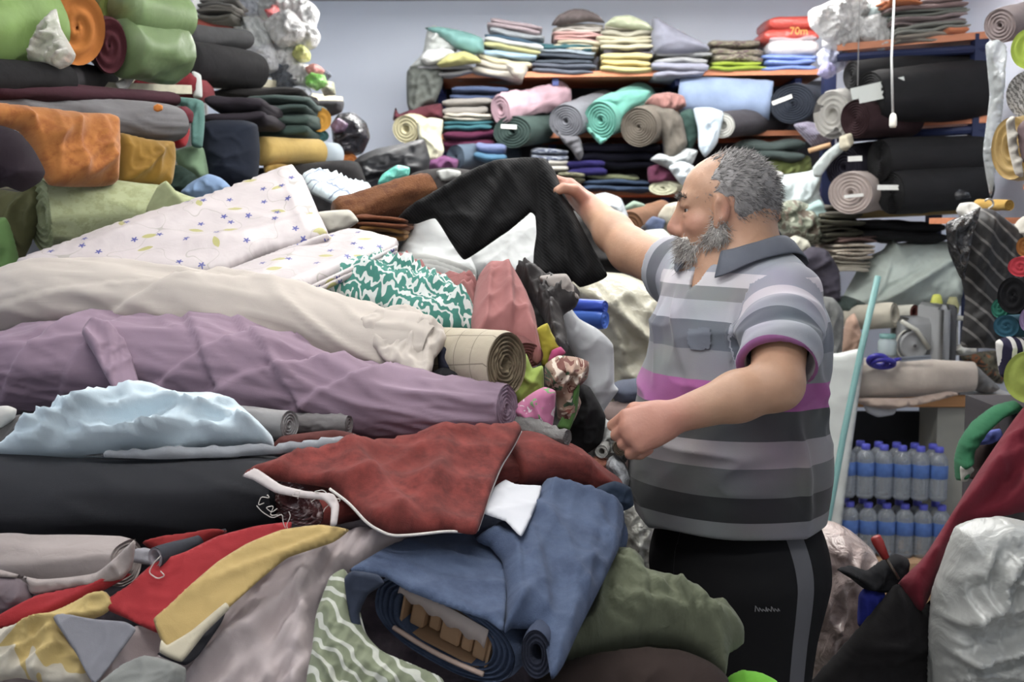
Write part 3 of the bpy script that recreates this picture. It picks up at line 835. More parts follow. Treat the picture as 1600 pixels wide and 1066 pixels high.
sv, sf, srn = strands(hv[idx], dr, rs.uniform(0.006, 0.014, len(idx)), 0.0007, rs)
# sparse combed-back strands over the bald top
a1 = rs.uniform(-0.06, 0.06, 500); b1 = rs.uniform(-0.03, 0.07, 500)
zz = 0.018+0.0915*np.sqrt(np.clip(1-(b1+0.01)**2/0.094**2-a1**2/0.077**2, 0, 1))
tp = Hc+np.outer(b1, hF)+np.outer(a1, hL)+np.outer(zz, hU)
s2, f2, r2 = strands(tp, np.outer(np.ones(500), -hF)+0.25*hU+rs.normal(size=(500, 3))*0.15, rs.uniform(0.012, 0.022, 500), 0.0007, rs)
rn0 = np.clip(0.25+0.5*vnoise(hv*70, 5)+3.0*np.clip(hhl[:, 2]-0.05, 0, 0.1), 0, 1)
HV = np.concatenate([hv, sv, s2]); HF_ = hfc.tolist()+[tuple(i+len(hv) for i in q) for q in sf]+[tuple(i+len(hv)+len(sv) for i in q) for q in f2]
o = mesh_obj('hair', HV, HF_, beard_mat('hair_grey', (74, 72, 72), (176, 172, 170)), MAN, None, True, None, {'rnd': np.concatenate([rn0, srn, 0.4+0.6*r2])}); o['label'] = 'short thinning grey hair'
# beard
bd = Field(Hc-0.17, Hc+0.14, 0.004)
bd.ell(hp(0.058, 0, -0.092), HM, (0.043, 0.052, 0.040), 0)
bd.ell(hp(0.050, 0, -0.112), HM, (0.038, 0.045, 0.026), 0.02)
bd.cap(hp(0.087, -0.030, -0.066), hp(0.087, 0.030, -0.066), 0.010, k=0.01)
for s in (-1, 1):
    bd.cap(hp(0.022, s*0.064, -0.020), hp(0.024, s*0.058, -0.062), 0.011, 0.020, 0.01); bd.cap(hp(0.024, s*0.056, -0.060), hp(0.058, s*0.030, -0.092), 0.021, 0.024, 0.015)
bv, bfc = bd.mesh(); bn = vnormals(bv, bfc)
bv = bv+bn*(0.006*fbm(bv*45, 14, 3))[:, None]
idx = rs.choice(len(bv), 5200)
dr = 0.55*bn[idx]+np.outer(np.ones(len(idx)), -hU*0.75+hF*0.15)+rs.normal(size=(len(idx), 3))*0.3
sv, sf, srn = strands(bv[idx], dr, rs.uniform(0.010, 0.022, len(idx)), 0.0009, rs)
rn0 = np.clip(0.3+0.4*vnoise(bv*80, 8), 0, 1)
o = mesh_obj('beard', np.concatenate([bv, sv]), bfc.tolist()+[tuple(i+len(bv) for i in q) for q in sf], beard_mat('beard_grey', (140, 134, 128), (222, 218, 212)), MAN, None, True, None, {'rnd': np.concatenate([rn0, srn])}); o['label'] = 'bushy grey beard'
for s in (-1, 1):
    q = rs.uniform(0, 1, 130); P = np.array([hp(0.0965-0.011*(t*1.1)**2, s*(0.012+0.034*t), 0.019+0.005*math.sin(t*3)+rs.normal()*0.002) for t in q])
    sv, sf, srn = strands(P, np.outer(np.ones(130), hL*s*0.8+hU*0.3+hF*0.3)+rs.normal(size=(130, 3))*0.2, rs.uniform(0.006, 0.012, 130), 0.0008, rs)
    mesh_obj('eyebrow', sv, sf, beard_mat('brow_grey', (50, 46, 44), (120, 114, 108)), MAN, None, True, None, {'rnd': srn})

# polo shirt
sh = Field((0.18, 2.0, 0.88), (0.76, 2.95, 1.56), 0.0042)
sh.ell(Cchest, BM, (0.158, 0.205, 0.20), 0)
sh.ell(Cbelly, BM, (0.188, 0.208, 0.27), 0.08)
sh.ell(Clow, BM, (0.186, 0.205, 0.30), 0.05)
sh.cap(SL*0.8+Cneck*0.2, SR*0.8+Cneck*0.2, 0.066, 0.070, 0.06)
sh.cap(Cneck-Z3*0.02, Cneck+Z3*0.022, 0.088, 0.078, 0.05)
SE = SL+(EL-SL)*0.80; axl = unit(EL-SL)
SRE = SR+(ER-SR)*0.42; axr = unit(ER-SR)
sl_ = Field((0.18, 2.0, 0.88), (0.76, 2.95, 1.56), 0.0042)
sl_.cap(SL, SL+(EL-SL)*1.1, 0.078, 0.072, 0)
sl_.half(SE, axl)
sh.f = np.where(True, np.minimum(sh.f, sl_.f), sh.f); k = 0.03
sr_ = Field((0.18, 2.0, 0.88), (0.76, 2.95, 1.56), 0.0042)
sr_.cap(SR, SR+(ER-SR)*0.8, 0.078, 0.068, 0); sr_.half(SRE, axr)
h = np.clip(0.5+0.5*(sh.f-sr_.f)/0.02, 0, 1); sh.f = sh.f*(1-h)+sr_.f*h-0.02*h*(1-h)
# openings: hem, sleeves, neck
sh.half((0, 0, 0.936), -Z3)
sh.ell(Clow-Z3*0.10, BM, (0.176, 0.195, 0.20), 0, 'sub')
sh.cap(SE-axl*0.05, SE+axl*0.06, 0.058, 0.066, 0, 'sub')
sh.cap(SRE-axr*0.04, SRE+axr*0.05, 0.052, 0.060, 0, 'sub')
nb_ = Cneck+bf*0.012-Z3*0.012
sh.cap(nb_-Z3*0.01, nb_+Z3*0.10, 0.076, 0.094, 0.01, 'sub')
sh.cap(Cneck+bf*0.036+bl*0.016-Z3*0.030, Cneck+bf*0.030+bl*0.014+Z3*0.12, 0.080, 0.100, 0.01, 'sub')
sh.ell(Cneck+bf*0.082-Z3*0.050+bl*0.026, np.stack([unit(bf-Z3*0.55), bl, unit(Z3+bf*0.55)]), (0.06, 0.028, 0.10), 0.006, 'sub')   # V of the open placket
sv_, sF = sh.mesh(); del sl_, sr_
sv_ = lap(sv_, sF, 2, 0.5); sn = vnormals(sv_, sF)
lf = (sv_-Cchest)@BM.T
q = np.c_[lf[:, 0]*5+2*lf[:, 2], lf[:, 1]*5, lf[:, 2]*9]
wv = 1-np.abs(2*vnoise(q+0.7*vnoise(q*0.8+3, 31)[:, None], 21)-1)
dsp = 0.011*(wv**1.8-0.40)+0.004*(vnoise(q*3.1, 25)-0.5)
# deeper folds fanning from the near armpit and the far shoulder
def foldline(a, b, amp, w):
    ab = b-a; t = np.clip(((sv_-a)@ab)/(ab@ab), 0, 1); dd = np.linalg.norm(sv_-a-t[:, None]*ab, axis=1); return amp*np.exp(-(dd/w)**2)*np.sin(np.pi*(0.1+0.8*t))
for (p, q2, am, w) in (((1048, 440, 2.42), (1080, 600, 2.30), 0.010, 0.012), ((1068, 450, 2.36), (1110, 560, 2.26), 0.009, 0.012), ((1030, 470, 2.45), (1030, 600, 2.38), 0.009, 0.012),
                       ((1150, 470, 2.3), (1130, 590, 2.25), 0.008, 0.010), ((1270, 560, 2.3), (1285, 700, 2.35), 0.009, 0.012), ((1250, 610, 2.25), (1262, 820, 2.26), 0.010, 0.014),
                       ((1290, 480, 2.42), (1275, 640, 2.3), 0.009, 0.014)):
    dsp += 1.4*foldline(W(*p), W(*q2), am, w)
for (t0, am) in ((0.25, 0.006), (0.45, -0.005), (0.6, 0.005)):
    tt = ((sv_-SL)@axl)/np.linalg.norm(EL-SL); dd = np.linalg.norm(sv_-(SL+np.clip(tt, 0, 1)[:, None]*(EL-SL)), axis=1)
    dsp += np.where(dd < 0.1, am*np.exp(-((tt-t0-1.2*(sv_-SL)@bf)/0.05)**2), 0)
sv_ = sv_+sn*dsp[:, None]
dl = np.linalg.norm(sv_-(SL+np.clip(((sv_-SL)@axl), 0, 1)[:, None]*axl), axis=1)-0.083
tl = ((sv_-SL)@axl)/np.linalg.norm(SE-SL)
lt = lf[:, 1]
is_l = (dl < 0.010) & (tl > 0.02-0.0) & ((sv_-Cchest)@bl > 0.155)
tr_ = ((sv_-SR)@axr)/np.linalg.norm(SRE-SR); is_r = (tr_ > 0.15) & (((sv_-Cchest)@bl) < -0.14)
zz = sv_[:, 2]+0.10*np.clip(lf[:, 0], 0, 0.25)*np.clip((sv_[:, 2]-1.12)*4, 0, 0.6)*(-1)
band = (zz-0.90)/0.70*0.5
band = np.where(is_l, 0.52+0.22*np.clip(tl, 0, 1.0), band); band = np.where(is_r, 0.76+0.22*np.clip(tr_, 0, 1), band)
HEM, DK, MID, LP, DG, MG, GR, SLT, LG, BG = (118, 117, 121), (44, 44, 48), (92, 92, 95), (140, 132, 137), (74, 74, 77), (162, 76, 146), (128, 130, 134), (96, 101, 110), (160, 163, 172), (144, 149, 160)
LT = (192, 188, 194)
zb = lambda z: (z-0.90)/0.70*0.5
stops = [(0, HEM), (zb(0.968), DK), (zb(1.017), MID), (zb(1.073), LP), (zb(1.124), DG), (zb(1.176), MG), (zb(1.228), GR), (zb(1.282), SLT), (zb(1.335), LG), (zb(1.372), GR), (zb(1.40), LT), (zb(1.428), BG),
         (0.515, BG), (0.52+0.22*0.18, LT), (0.52+0.22*0.34, (150, 153, 162)), (0.52+0.22*0.52, SLT), (0.52+0.22*0.74, (158, 158, 168)), (0.52+0.22*0.965, (150, 80, 140)),
         (0.755, BG), (0.76+0.22*0.35, SLT), (0.76+0.22*0.75, LG)]
smt, t, b = nt('polo_knit'); at_ = nn(t, 'ShaderNodeAttribute'); at_.attribute_name = 'band'
n1 = len(stops)
# a colour ramp holds 32 stops
rc = ramp(t, at_.outputs['Fac'], [(p, sc(c, 1.0)) for p, c in stops])
tc = nn(t, 'ShaderNodeTexCoord'); nz = nn(t, 'ShaderNodeTexNoise', i_Scale=7.0, i_Detail=4.0); t.links.new(tc.outputs['Object'], nz.inputs['Vector'])
rc = mixc(t, 0.25, rc, nz.outputs[1], 'SOFT_LIGHT')
hs = nn(t, 'ShaderNodeHueSaturation', i_Saturation=0.9); t.links.new(rc, hs.inputs['Color'])
t.links.new(hs.outputs[0], b.inputs['Base Color']); b.inputs['Roughness'].default_value = 0.9; b.inputs['Sheen Weight'].default_value = 0.2; b.inputs['Specular IOR Level'].default_value = 0.2
nz2 = nn(t, 'ShaderNodeTexNoise', i_Scale=500.0); t.links.new(tc.outputs['Object'], nz2.inputs['Vector'])
bp = nn(t, 'ShaderNodeBump', i_Strength=0.2, i_Distance=0.001); t.links.new(nz2.outputs[0], bp.inputs['Height']); t.links.new(bp.outputs[0], b.inputs['Normal'])
SHIRT = mesh_obj('polo_shirt', sv_, sF.tolist(), smt, MAN, None, True, None, {'band': band}); SHIRT['label'] = 'short-sleeved polo shirt with grey and magenta stripes'
# collar: a folded band following the neck opening, open at the front
cgm = cloth((98, 102, 112), name='collar_knit', k=1.0)
cc_ = Cneck+bf*0.020; rel = sv_-cc_; ra_ = np.hypot(rel@bf, rel@bl); an_ = np.arctan2(rel@bl, rel@bf)
def binmax(a, r0, r1, da=0.10):
    dd = np.abs((an_-a+np.pi) % (2*np.pi)-np.pi); m = (dd < da) & (ra_ > r0) & (ra_ < r1) & (sv_[:, 2] > 1.36)
    if not m.any(): return None
    i = np.where(m)[0][np.argmax(sv_[m, 2])]; return ra_[i], sv_[i, 2]
angs = np.radians(np.arange(36, 352, 6)); rN = []; zN = []; zO = []
for a in angs:
    q = binmax(a, 0.06, 0.16); rN.append(q[0]); zN.append(q[1])
def smo(x, n=5): x = np.pad(np.array(x), (n//2, n//2), 'edge'); return np.convolve(x, np.ones(n)/n, 'valid')
rN = smo(rN); zN = smo(zN)
for a, r in zip(angs, rN):
    q = binmax(a, r+0.026, r+0.040); zO.append(q[1] if q else zN[0]-0.03)
zO = smo(zO); rows = []
for a, r, z1, z2 in zip(angs, rN, zN, zO):
    dv = bf*math.cos(a)+bl*math.sin(a); B0 = np.array([cc_[0], cc_[1], 0.0])
    pt = lambda rr_, zz_: B0+dv*rr_+Z3*zz_
    z2 = min(z2, z1-0.004)
    rows.append([pt(r-0.010, z1+0.002), pt(r-0.008, z1+0.020), pt(r-0.001, z1+0.024), pt(r+0.008, z1+0.018), pt(r+0.036, z2+0.007), pt(r+0.036, z2+0.003), pt(r+0.006, z1+0.006)])
rows = np.array(rows); m = rows.shape[1]
G().add(rows.reshape(-1, 3), [(i*m+k, i*m+(k+1) % m, (i+1)*m+(k+1) % m, (i+1)*m+k) for i in range(len(rows)-1) for k in range(m)]+[tuple(range(m)), tuple((len(rows)-1)*m+k for k in range(m))[::-1]], rows.reshape(-1, 3)[:, [0, 2]]).build('collar', cgm, SHIRT, True)
# magenta gusset behind the collar on the shoulder: follows the shirt surface
def patch_on(V, N, poly, Ymin, Ymax, lift, name, mat, parent):
    d = V-CAM; px = d[:, 0]/(d[:, 1]*cp-d[:, 2]*sp_)*FPX+W_/2; py = H_/2-(d[:, 1]*sp_+d[:, 2]*cp)/(d[:, 1]*cp-d[:, 2]*sp_)*FPX
    return px, py
px, py = patch_on(sv_, sn, None, 0, 0, 0, None, None, None)
def surf_patch(poly, name, mat, lift=0.003, ymax=2.6):
    P = catmull(np.array(poly, float), 4); ok = inside(np.c_[px, py], P) & (sn[:, 1] < 0.15) & (sv_[:, 1] < ymax)
    F = sF[ok[sF].all(1)]
    lab = np.full(len(sv_), -1); todo = set(np.unique(F).tolist()); adj = {}
    for q in F.tolist():
        for k in range(4): adj.setdefault(q[k], []).append(q[(k+1) % 4]); adj.setdefault(q[(k+1) % 4], []).append(q[k])
    best = []
    while todo:
        s0 = todo.pop(); comp = [s0]; stk = [s0]
        while stk:
            for nb2 in adj[stk.pop()]:
                if nb2 in todo: todo.discard(nb2); comp.append(nb2); stk.append(nb2)
        if len(comp) > len(best): best = comp
    keep = np.zeros(len(sv_), bool); keep[best] = True; F = F[keep[F].all(1)]; ids = np.unique(F); mp = np.full(len(sv_), -1); mp[ids] = np.arange(len(ids))
    V = sv_[ids]+sn[ids]*lift
    return mesh_obj(name, V, mp[F].tolist(), mat, SHIRT, V[:, [0, 2]])
surf_patch([(1206, 402), (1214, 390), (1226, 388), (1226, 408), (1218, 428), (1210, 414)], 'shoulder_gusset', cloth((190, 88, 168), k=1.3, name='magenta_knit'))
surf_patch([(1076, 515), (1112, 512), (1112, 545), (1094, 550), (1077, 546)], 'chest_pocket', cloth((98, 103, 113), k=1.3, name='pocket_knit'), 0.004)

# trousers
tr = Field((0.20, 2.0, 0.03), (0.74, 2.80, 1.12), 0.005)
tr.ell(Cpel+Z3*0.03, BM, (0.165, 0.19, 0.20), 0)
for s, fx in ((1, 0.03), (-1, -0.02)):
    hip = Cpel+bl*0.085*s; knee = np.array([hip[0], hip[1], 0.50])+bf*0.02; ank = np.array([hip[0], hip[1], 0.07])+bf*fx
    tr.cap(hip+Z3*0.02, knee, 0.122, 0.098, 0.04); tr.cap(knee, ank, 0.098, 0.085, 0.03)
tr.half((0, 0, 0.05), -Z3); tr.half((0, 0, 1.05), Z3)
tv, tF = tr.mesh(); tn = vnormals(tv, tF); lf = (tv-Cpel)@BM.T
q = np.c_[lf[:, 0]*4, lf[:, 1]*4, lf[:, 2]*5+3*lf[:, 0]]
tv = tv+tn*(0.008*((1-np.abs(2*vnoise(q, 61)-1))**1.5-0.4))[:, None]
lf = (tv-Cpel)@BM.T
stripe = np.where((lf[:, 1] > 0.02), (lf[:, 0]+0.006)/0.2+0.5, 0.0)
trm, t, b = nt('trouser_jersey'); at_ = nn(t, 'ShaderNodeAttribute'); at_.attribute_name = 'stripe'
rc = ramp(t, at_.outputs['Fac'], [(0, sc((24, 24, 26), 1.2)), (0.40, sc((84, 84, 88), 1.3)), (0.60, sc((24, 24, 26), 1.2))])
t.links.new(rc, b.inputs['Base Color']); b.inputs['Roughness'].default_value = 0.85; b.inputs['Specular IOR Level'].default_value = 0.15
TR = mesh_obj('trousers', tv, tF.tolist(), trm, MAN, None, True, None, {'stripe': stripe}); TR['label'] = 'black track trousers with grey side stripe'
# small embroidered wordmark on the thigh (unreadably small in the photograph)
d_ = tv-CAM; tpx = d_[:, 0]/(d_[:, 1]*cp-d_[:, 2]*sp_)*FPX+W_/2; tpy = H_/2-(d_[:, 1]*sp_+d_[:, 2]*cp)/(d_[:, 1]*cp-d_[:, 2]*sp_)*FPX
def onleg(x, y):
    m = tn[:, 1] < -0.1; c = np.where(m)[0]; i = c[np.argmin((tpx[c]-x)**2+(tpy[c]-y)**2)]; return at(x, y, tv[i, 1]-0.003)
lg = G(); x = 1180.0
for k, (h0, w0) in enumerate(((9, 5), (6, 4), (4, 4), (7, 2), (5, 4), (8, 4), (5, 4), (5, 3))):
    pts = [onleg(x, 956), onleg(x+0.5, 956-h0), onleg(x+w0*0.6, 956-h0*0.6), onleg(x+w0, 955)]; lg.tube(pts, 0.0009, 5); x += w0+1.2
lg.build('embroidered_mark', plain((135, 135, 138), 0.7, name='thread_grey'), TR)
for s, fx in ((1, 0.03), (-1, -0.02)):
    hip = Cpel+bl*0.085*s; a = np.array([hip[0], hip[1], 0.045])+bf*fx
    so = Field(a-0.3, a+0.3, 0.006); so.cap(a-bf*0.06, a+bf*0.16-Z3*0.008, 0.044, 0.038, 0); so.cap(a-bf*0.04+Z3*0.03, a+bf*0.04+Z3*0.02, 0.05, 0.042, 0.03); so.half((0, 0, 0.002), -Z3)
    v_, f_2 = so.mesh(); mesh_obj('shoe', v_, f_2.tolist(), plain((40, 38, 38), 0.5, name='shoe_leather'), MAN)
# ---------------------------------------------------------------- the cloth mountain in the foreground
def pY(py, off=0.0): return 1.434/(0.49+(py-350)/1900.0)-off
def onpile(pts, off=0.0):
    """control points on the slope of the heap"""
    P = np.array([p[:2] for p in pts], float); x0, x1 = P[:, 0].min(), P[:, 0].max(); y0, y1 = P[:, 1].min(), P[:, 1].max()
    ym = pY((y0+y1)/2, off); a = ym+0.55*(pY(y0, off)-ym); b = ym+0.55*(pY(y1, off)-ym)
    return [(x0, y0, a), (x1, y0, a), (x0, y1, b), (x1, y1, b)]
def heap():
    nx, ny = 60, 70; xs = np.linspace(-1.53, 0.26, nx); ys = np.linspace(1.28, 3.45, ny)
    X, Yy = np.meshgrid(xs, ys, indexing='ij')
    prof = np.interp(Yy, [1.28, 1.36, 1.6, 2.0, 2.4, 2.8, 3.15, 3.35, 3.45], [0.05, 0.55, 0.72, 0.90, 1.08, 1.26, 1.30, 1.1, 0.6])
    edge = np.clip((0.24-0.05*np.maximum(2.0-Yy, 0)-X)/0.22, 0, 1)**0.5
    Zz = prof*edge + 0.03*fbm(np.stack([X*6, Yy*6], -1).reshape(-1, 2), 3, 3).reshape(nx, ny)
    Zz = np.maximum(Zz, 0.01)
    V = np.stack([X, Yy, Zz], -1).reshape(-1, 3); F = [(i*ny+j, (i+1)*ny+j, (i+1)*ny+j+1, i*ny+j+1) for i in range(nx-1) for j in range(ny-1)]
    B = np.stack([X, Yy, np.zeros_like(X)+0.002], -1).reshape(-1, 3); n = len(V)
    F += [(q[3]+n, q[2]+n, q[1]+n, q[0]+n) for q in F]
    rim = [i*ny for i in range(nx)]+[(nx-1)*ny+j for j in range(1, ny)]+[i*ny+ny-1 for i in range(nx-2, -1, -1)]+[j for j in range(ny-2, 0, -1)]
    F += [(rim[k], rim[k]+n, rim[(k+1) % len(rim)]+n, rim[(k+1) % len(rim)]) for k in range(len(rim))]
    o = mesh_obj('cloth_heap', np.concatenate([V, B]), F, cloth((62, 58, 64), mottle=((96, 84, 92), 5.0, 0.45, 0.6, 1, 1), cr=0.5, crs=14), None, np.tile(V[:, :2], (2, 1)))
    tag(o, 'dark heap of tumbled cloth under all the bolts', 'cloth heap', kind='stuff')
heap()
TORN = plain((212, 205, 198), 0.8, name='selvage')
CARD = plain((176, 140, 104), 0.8, name='cardboard', nscale=40)

# printed patterns
def pat_floral(t, uv, base):
    L = t.links
    def vor(scale, off):
        mp = nn(t, 'ShaderNodeMapping'); mp.inputs['Location'].default_value = (off, off*0.7, 0); L.new(uv, mp.inputs[0])
        v = nn(t, 'ShaderNodeTexVoronoi', i_Scale=scale, i_Randomness=0.9); v.voronoi_dimensions = '2D'; L.new(mp.outputs[0], v.inputs['Vector'])
        sb = nn(t, 'ShaderNodeVectorMath', operation='SUBTRACT'); L.new(mp.outputs[0], sb.inputs[0]); L.new(v.outputs['Position'], sb.inputs[1])
        sp = nn(t, 'ShaderNodeSeparateXYZ'); L.new(sb.outputs[0], sp.inputs[0])
        sp2 = nn(t, 'ShaderNodeSeparateColor'); L.new(v.outputs['Color'], sp2.inputs[0])
        return sp.outputs[0], sp.outputs[1], sp2
    x, y, c = vor(17.0, 0.0)
    r = math_(t, 'SQRT', math_(t, 'ADD', math_(t, 'MULTIPLY', x, x), math_(t, 'MULTIPLY', y, y)))
    an = math_(t, 'ARCTAN2', y, x)
    pet = math_(t, 'ADD', 0.0058, math_(t, 'MULTIPLY', 0.0026, math_(t, 'COSINE', math_(t, 'MULTIPLY', an, 5.0))))
    fl = math_(t, 'MULTIPLY', math_(t, 'LESS_THAN', r, pet), math_(t, 'GREATER_THAN', c.outputs[0], 0.45))
    x2, y2, c2 = vor(11.0, 3.3)
    ang = math_(t, 'MULTIPLY', c2.outputs[1], 6.28); ca = math_(t, 'COSINE', ang); sa = math_(t, 'SINE', ang)
    u = math_(t, 'ADD', math_(t, 'MULTIPLY', x2, ca), math_(t, 'MULTIPLY', y2, sa)); v = math_(t, 'SUBTRACT', math_(t, 'MULTIPLY', y2, ca), math_(t, 'MULTIPLY', x2, sa))
    uu = math_(t, 'ABSOLUTE', u); vv = math_(t, 'ABSOLUTE', v)
    lens = math_(t, 'LESS_THAN', vv, math_(t, 'MULTIPLY', 0.0075, math_(t, 'SUBTRACT', 1.0, math_(t, 'POWER', math_(t, 'DIVIDE', uu, 0.018), 2.0))))
    lf = math_(t, 'MULTIPLY', lens, math_(t, 'GREATER_THAN', c2.outputs[0], 0.4))
    nz = nn(t, 'ShaderNodeTexNoise', i_Scale=9.0, i_Detail=1.0); L.new(uv, nz.inputs['Vector'])
    st = math_(t, 'LESS_THAN', math_(t, 'ABSOLUTE', math_(t, 'SUBTRACT', nz.outputs[0], 0.5)), 0.0032)
    b = mixc(t, math_(t, 'MULTIPLY', st, 0.45), base, sc((120, 120, 100), 1.2)); b = mixc(t, lf, b, sc((150, 146, 88), 1.3))
    return mixc(t, fl, b, sc((62, 66, 130), 1.3))
def pat_lines(c, scale, dist, thr, ds=3.0, band='DIAGONAL'):
    def f(t, uv, base):
        wv = nn(t, 'ShaderNodeTexWave', i_Scale=scale, i_Distortion=dist); wv.bands_direction = band; wv.inputs['Detail'].default_value = 1.0; wv.inputs['Detail Scale'].default_value = ds
        t.links.new(uv, wv.inputs['Vector']); return mixc(t, math_(t, 'GREATER_THAN', wv.outputs['Fac'], thr), base, sc(c))
    return f
def pat_check(c, sx, sy, w):
    def f(t, uv, base):
        sp = nn(t, 'ShaderNodeSeparateXYZ'); t.links.new(uv, sp.inputs[0])
        a = math_(t, 'LESS_THAN', math_(t, 'FRACT', math_(t, 'MULTIPLY', sp.outputs[0], sx)), w*sx); b = math_(t, 'LESS_THAN', math_(t, 'FRACT', math_(t, 'MULTIPLY', sp.outputs[1], sy)), w*sy)
        return mixc(t, math_(t, 'MULTIPLY', math_(t, 'MAXIMUM', a, b), 0.7), base, sc(c))
    return f
def pat_spots(cols, scale, thr):
    def f(t, uv, base):
        b = base
        for i, c in enumerate(cols):
            mp = nn(t, 'ShaderNodeMapping'); mp.inputs['Location'].default_value = (i*3.1, i*1.7, 0); t.links.new(uv, mp.inputs[0])
            nz = nn(t, 'ShaderNodeTexNoise', i_Scale=scale*(1+0.15*i), i_Detail=2.0, i_Distortion=1.0); t.links.new(mp.outputs[0], nz.inputs['Vector'])
            b = mixc(t, math_(t, 'GREATER_THAN', nz.outputs[0], thr), b, sc(c))
        return b
    return f

floral = cloth((214, 204, 204), 0.42, 0.1, 0.04, 0.1, spec=0.5, pat=pat_floral, name='floral_satin', k=0.80)
FABRIC = 'fabric'
# --- back of the heap
pillow('draped_cloth', 'olive cloth hanging in folds left of sage damask bolt', FABRIC, [(-40, 300), (0, 296), (30, 300), (52, 282), (66, 300), (60, 350), (40, 400), (10, 440), (-40, 450)], 3.0, 0.05, cloth((128, 128, 88)), wr=(0.02, 0.04, 1.2, 3))
pillow('draped_cloth', 'bright green cloth at left edge below olive cloth', FABRIC, [(-40, 355), (8, 340), (22, 375), (30, 415), (8, 450), (-40, 470)], 2.9, 0.04, cloth((118, 160, 92)), wr=(0.015, 0.04, 1.2, 3))
o, d = loft('fabric_roll', 'pale sage green damask bolt behind the floral satin', 'fabric roll', [(56, 280), (120, 276), (200, 284), (250, 292), (300, 308), (350, 318)], [(66, 396), (130, 392), (200, 388), (260, 384), (310, 380), (350, 376)], (2.95, 3.1), cloth((176, 184, 140), mottle=((158, 166, 120), 26, 0.48, 0.56, 1, 1), var=0.05), 60, 56, 1.25, (0.006, 0.08, 0.5, 3), ends='a', turns=4, hole=0.3)
pillow('loose_flap', None, None, [(228, 330), (246, 292), (260, 283), (276, 300), (290, 316), (272, 332), (250, 350)], 2.92, 0.008, cloth((170, 178, 132)), o, wr=(0.004, 0.05, 1, 2))
fo = pillow('fabric_bolt', 'pale pink floral satin folded flat, larger one propped against sage bolt', FABRIC, [(22, 412), (60, 396), (200, 348), (330, 305), (440, 266), (458, 262), (476, 282), (496, 328), (513, 366), (498, 378), (420, 398), (345, 428), (250, 440), (120, 440), (40, 430)],
            [(40, 425, 2.62), (500, 375, 2.75), (455, 262, 3.02), (200, 350, 2.86)], 0.022, floral, wr=(0.008, 0.09, 0.35, 4), R=0.025, folds=[((300, 395), (500, 352), 0.012, 0.02), ((120, 405), (330, 330), 0.008, 0.03), ((440, 275), (480, 370), 0.006, 0.012)])
pillow('fold_edge', None, None, [(345, 428), (420, 398), (512, 366), (516, 374), (430, 410), (352, 438)], [(345, 428, 2.63), (512, 366, 2.72), (430, 410, 2.66)], 0.012, floral, fo, wr=(0.002, 0.05, 0.3, 3))
fo2 = pillow('fabric_bolt', 'smaller pink floral satin fold lying beside teal print cloth', FABRIC, [(335, 438), (420, 402), (540, 362), (580, 368), (622, 378), (618, 392), (540, 425), (470, 456), (430, 462)],
             [(340, 436, 2.55), (618, 380, 2.72), (540, 362, 2.85), (470, 456, 2.5)], 0.02, floral, wr=(0.005, 0.07, 0.35, 4), R=0.02)
for i, (q0, q1) in enumerate((((475, 456), (619, 390)), ((480, 462), (619, 397)))):
    pillow('fold_layer', None, None, [(q0[0], q0[1]-5), (q1[0], q1[1]-6), (q1[0]+2, q1[1]+2), (q0[0], q0[1]+5)], [(q0[0], q0[1], 2.48), (q1[0], q1[1], 2.66), (q1[0], q1[1]-10, 2.67)], 0.008, floral, fo2, wr=(0.001, 0.05, 0, 2))

# teal printed cloth
tealp = cloth((70, 142, 128), pat=pat_lines((226, 232, 228), 26.0, 9.0, 0.66, 2.0), name='teal_print', cr=0.3)
pillow('crumpled_cloth', 'teal cloth with white scribble print, crumpled in the middle', FABRIC, [(502, 452), (530, 432), (560, 408), (600, 412), (650, 432), (700, 456), (738, 486), (742, 516), (700, 512), (640, 500), (590, 480), (540, 468)], [(502, 455, 2.56), (740, 510, 2.5), (600, 410, 2.75), (560, 408, 2.78)], 0.05, tealp, wr=(0.02, 0.035, -0.5, 3), folds=[((560, 415), (720, 500), 0.02, 0.015), ((530, 440), (660, 490), 0.015, 0.012)])
rose = cloth((164, 106, 104), var=0.08)
pillow('crumpled_cloth', 'dusty rose cloth rumpled behind teal print', FABRIC, [(575, 418), (610, 412), (640, 420), (700, 448), (740, 452), (752, 480), (742, 512), (700, 480), (640, 440), (600, 432)], [(575, 420, 2.72), (742, 512, 2.56), (740, 450, 2.68), (620, 412, 2.82)], 0.05, rose, wr=(0.02, 0.03, -0.4, 3))
pillow('fabric_bolt', 'dusty rose bolt standing upright beside checked beige bolt', FABRIC, [(736, 500), (745, 440), (760, 420), (775, 417), (800, 425), (815, 450), (835, 495), (846, 560), (838, 566), (800, 535), (760, 540), (740, 540)], [(736, 520, 2.44), (846, 560, 2.40), (775, 417, 2.66)], 0.05, rose, wr=(0.01, 0.06, 1.5, 3), folds=[((790, 425), (795, 540), 0.02, 0.014), ((765, 420), (755, 530), 0.012, 0.012), ((815, 455), (832, 555), 0.014, 0.012)])
roll('fabric_roll', 'dark wound end of dusty rose bolt', 'fabric roll', (822, 556, 2.39), (790, 500, 2.6), 22, 20, cloth((120, 72, 70)), 1.3, 'a', turns=4)
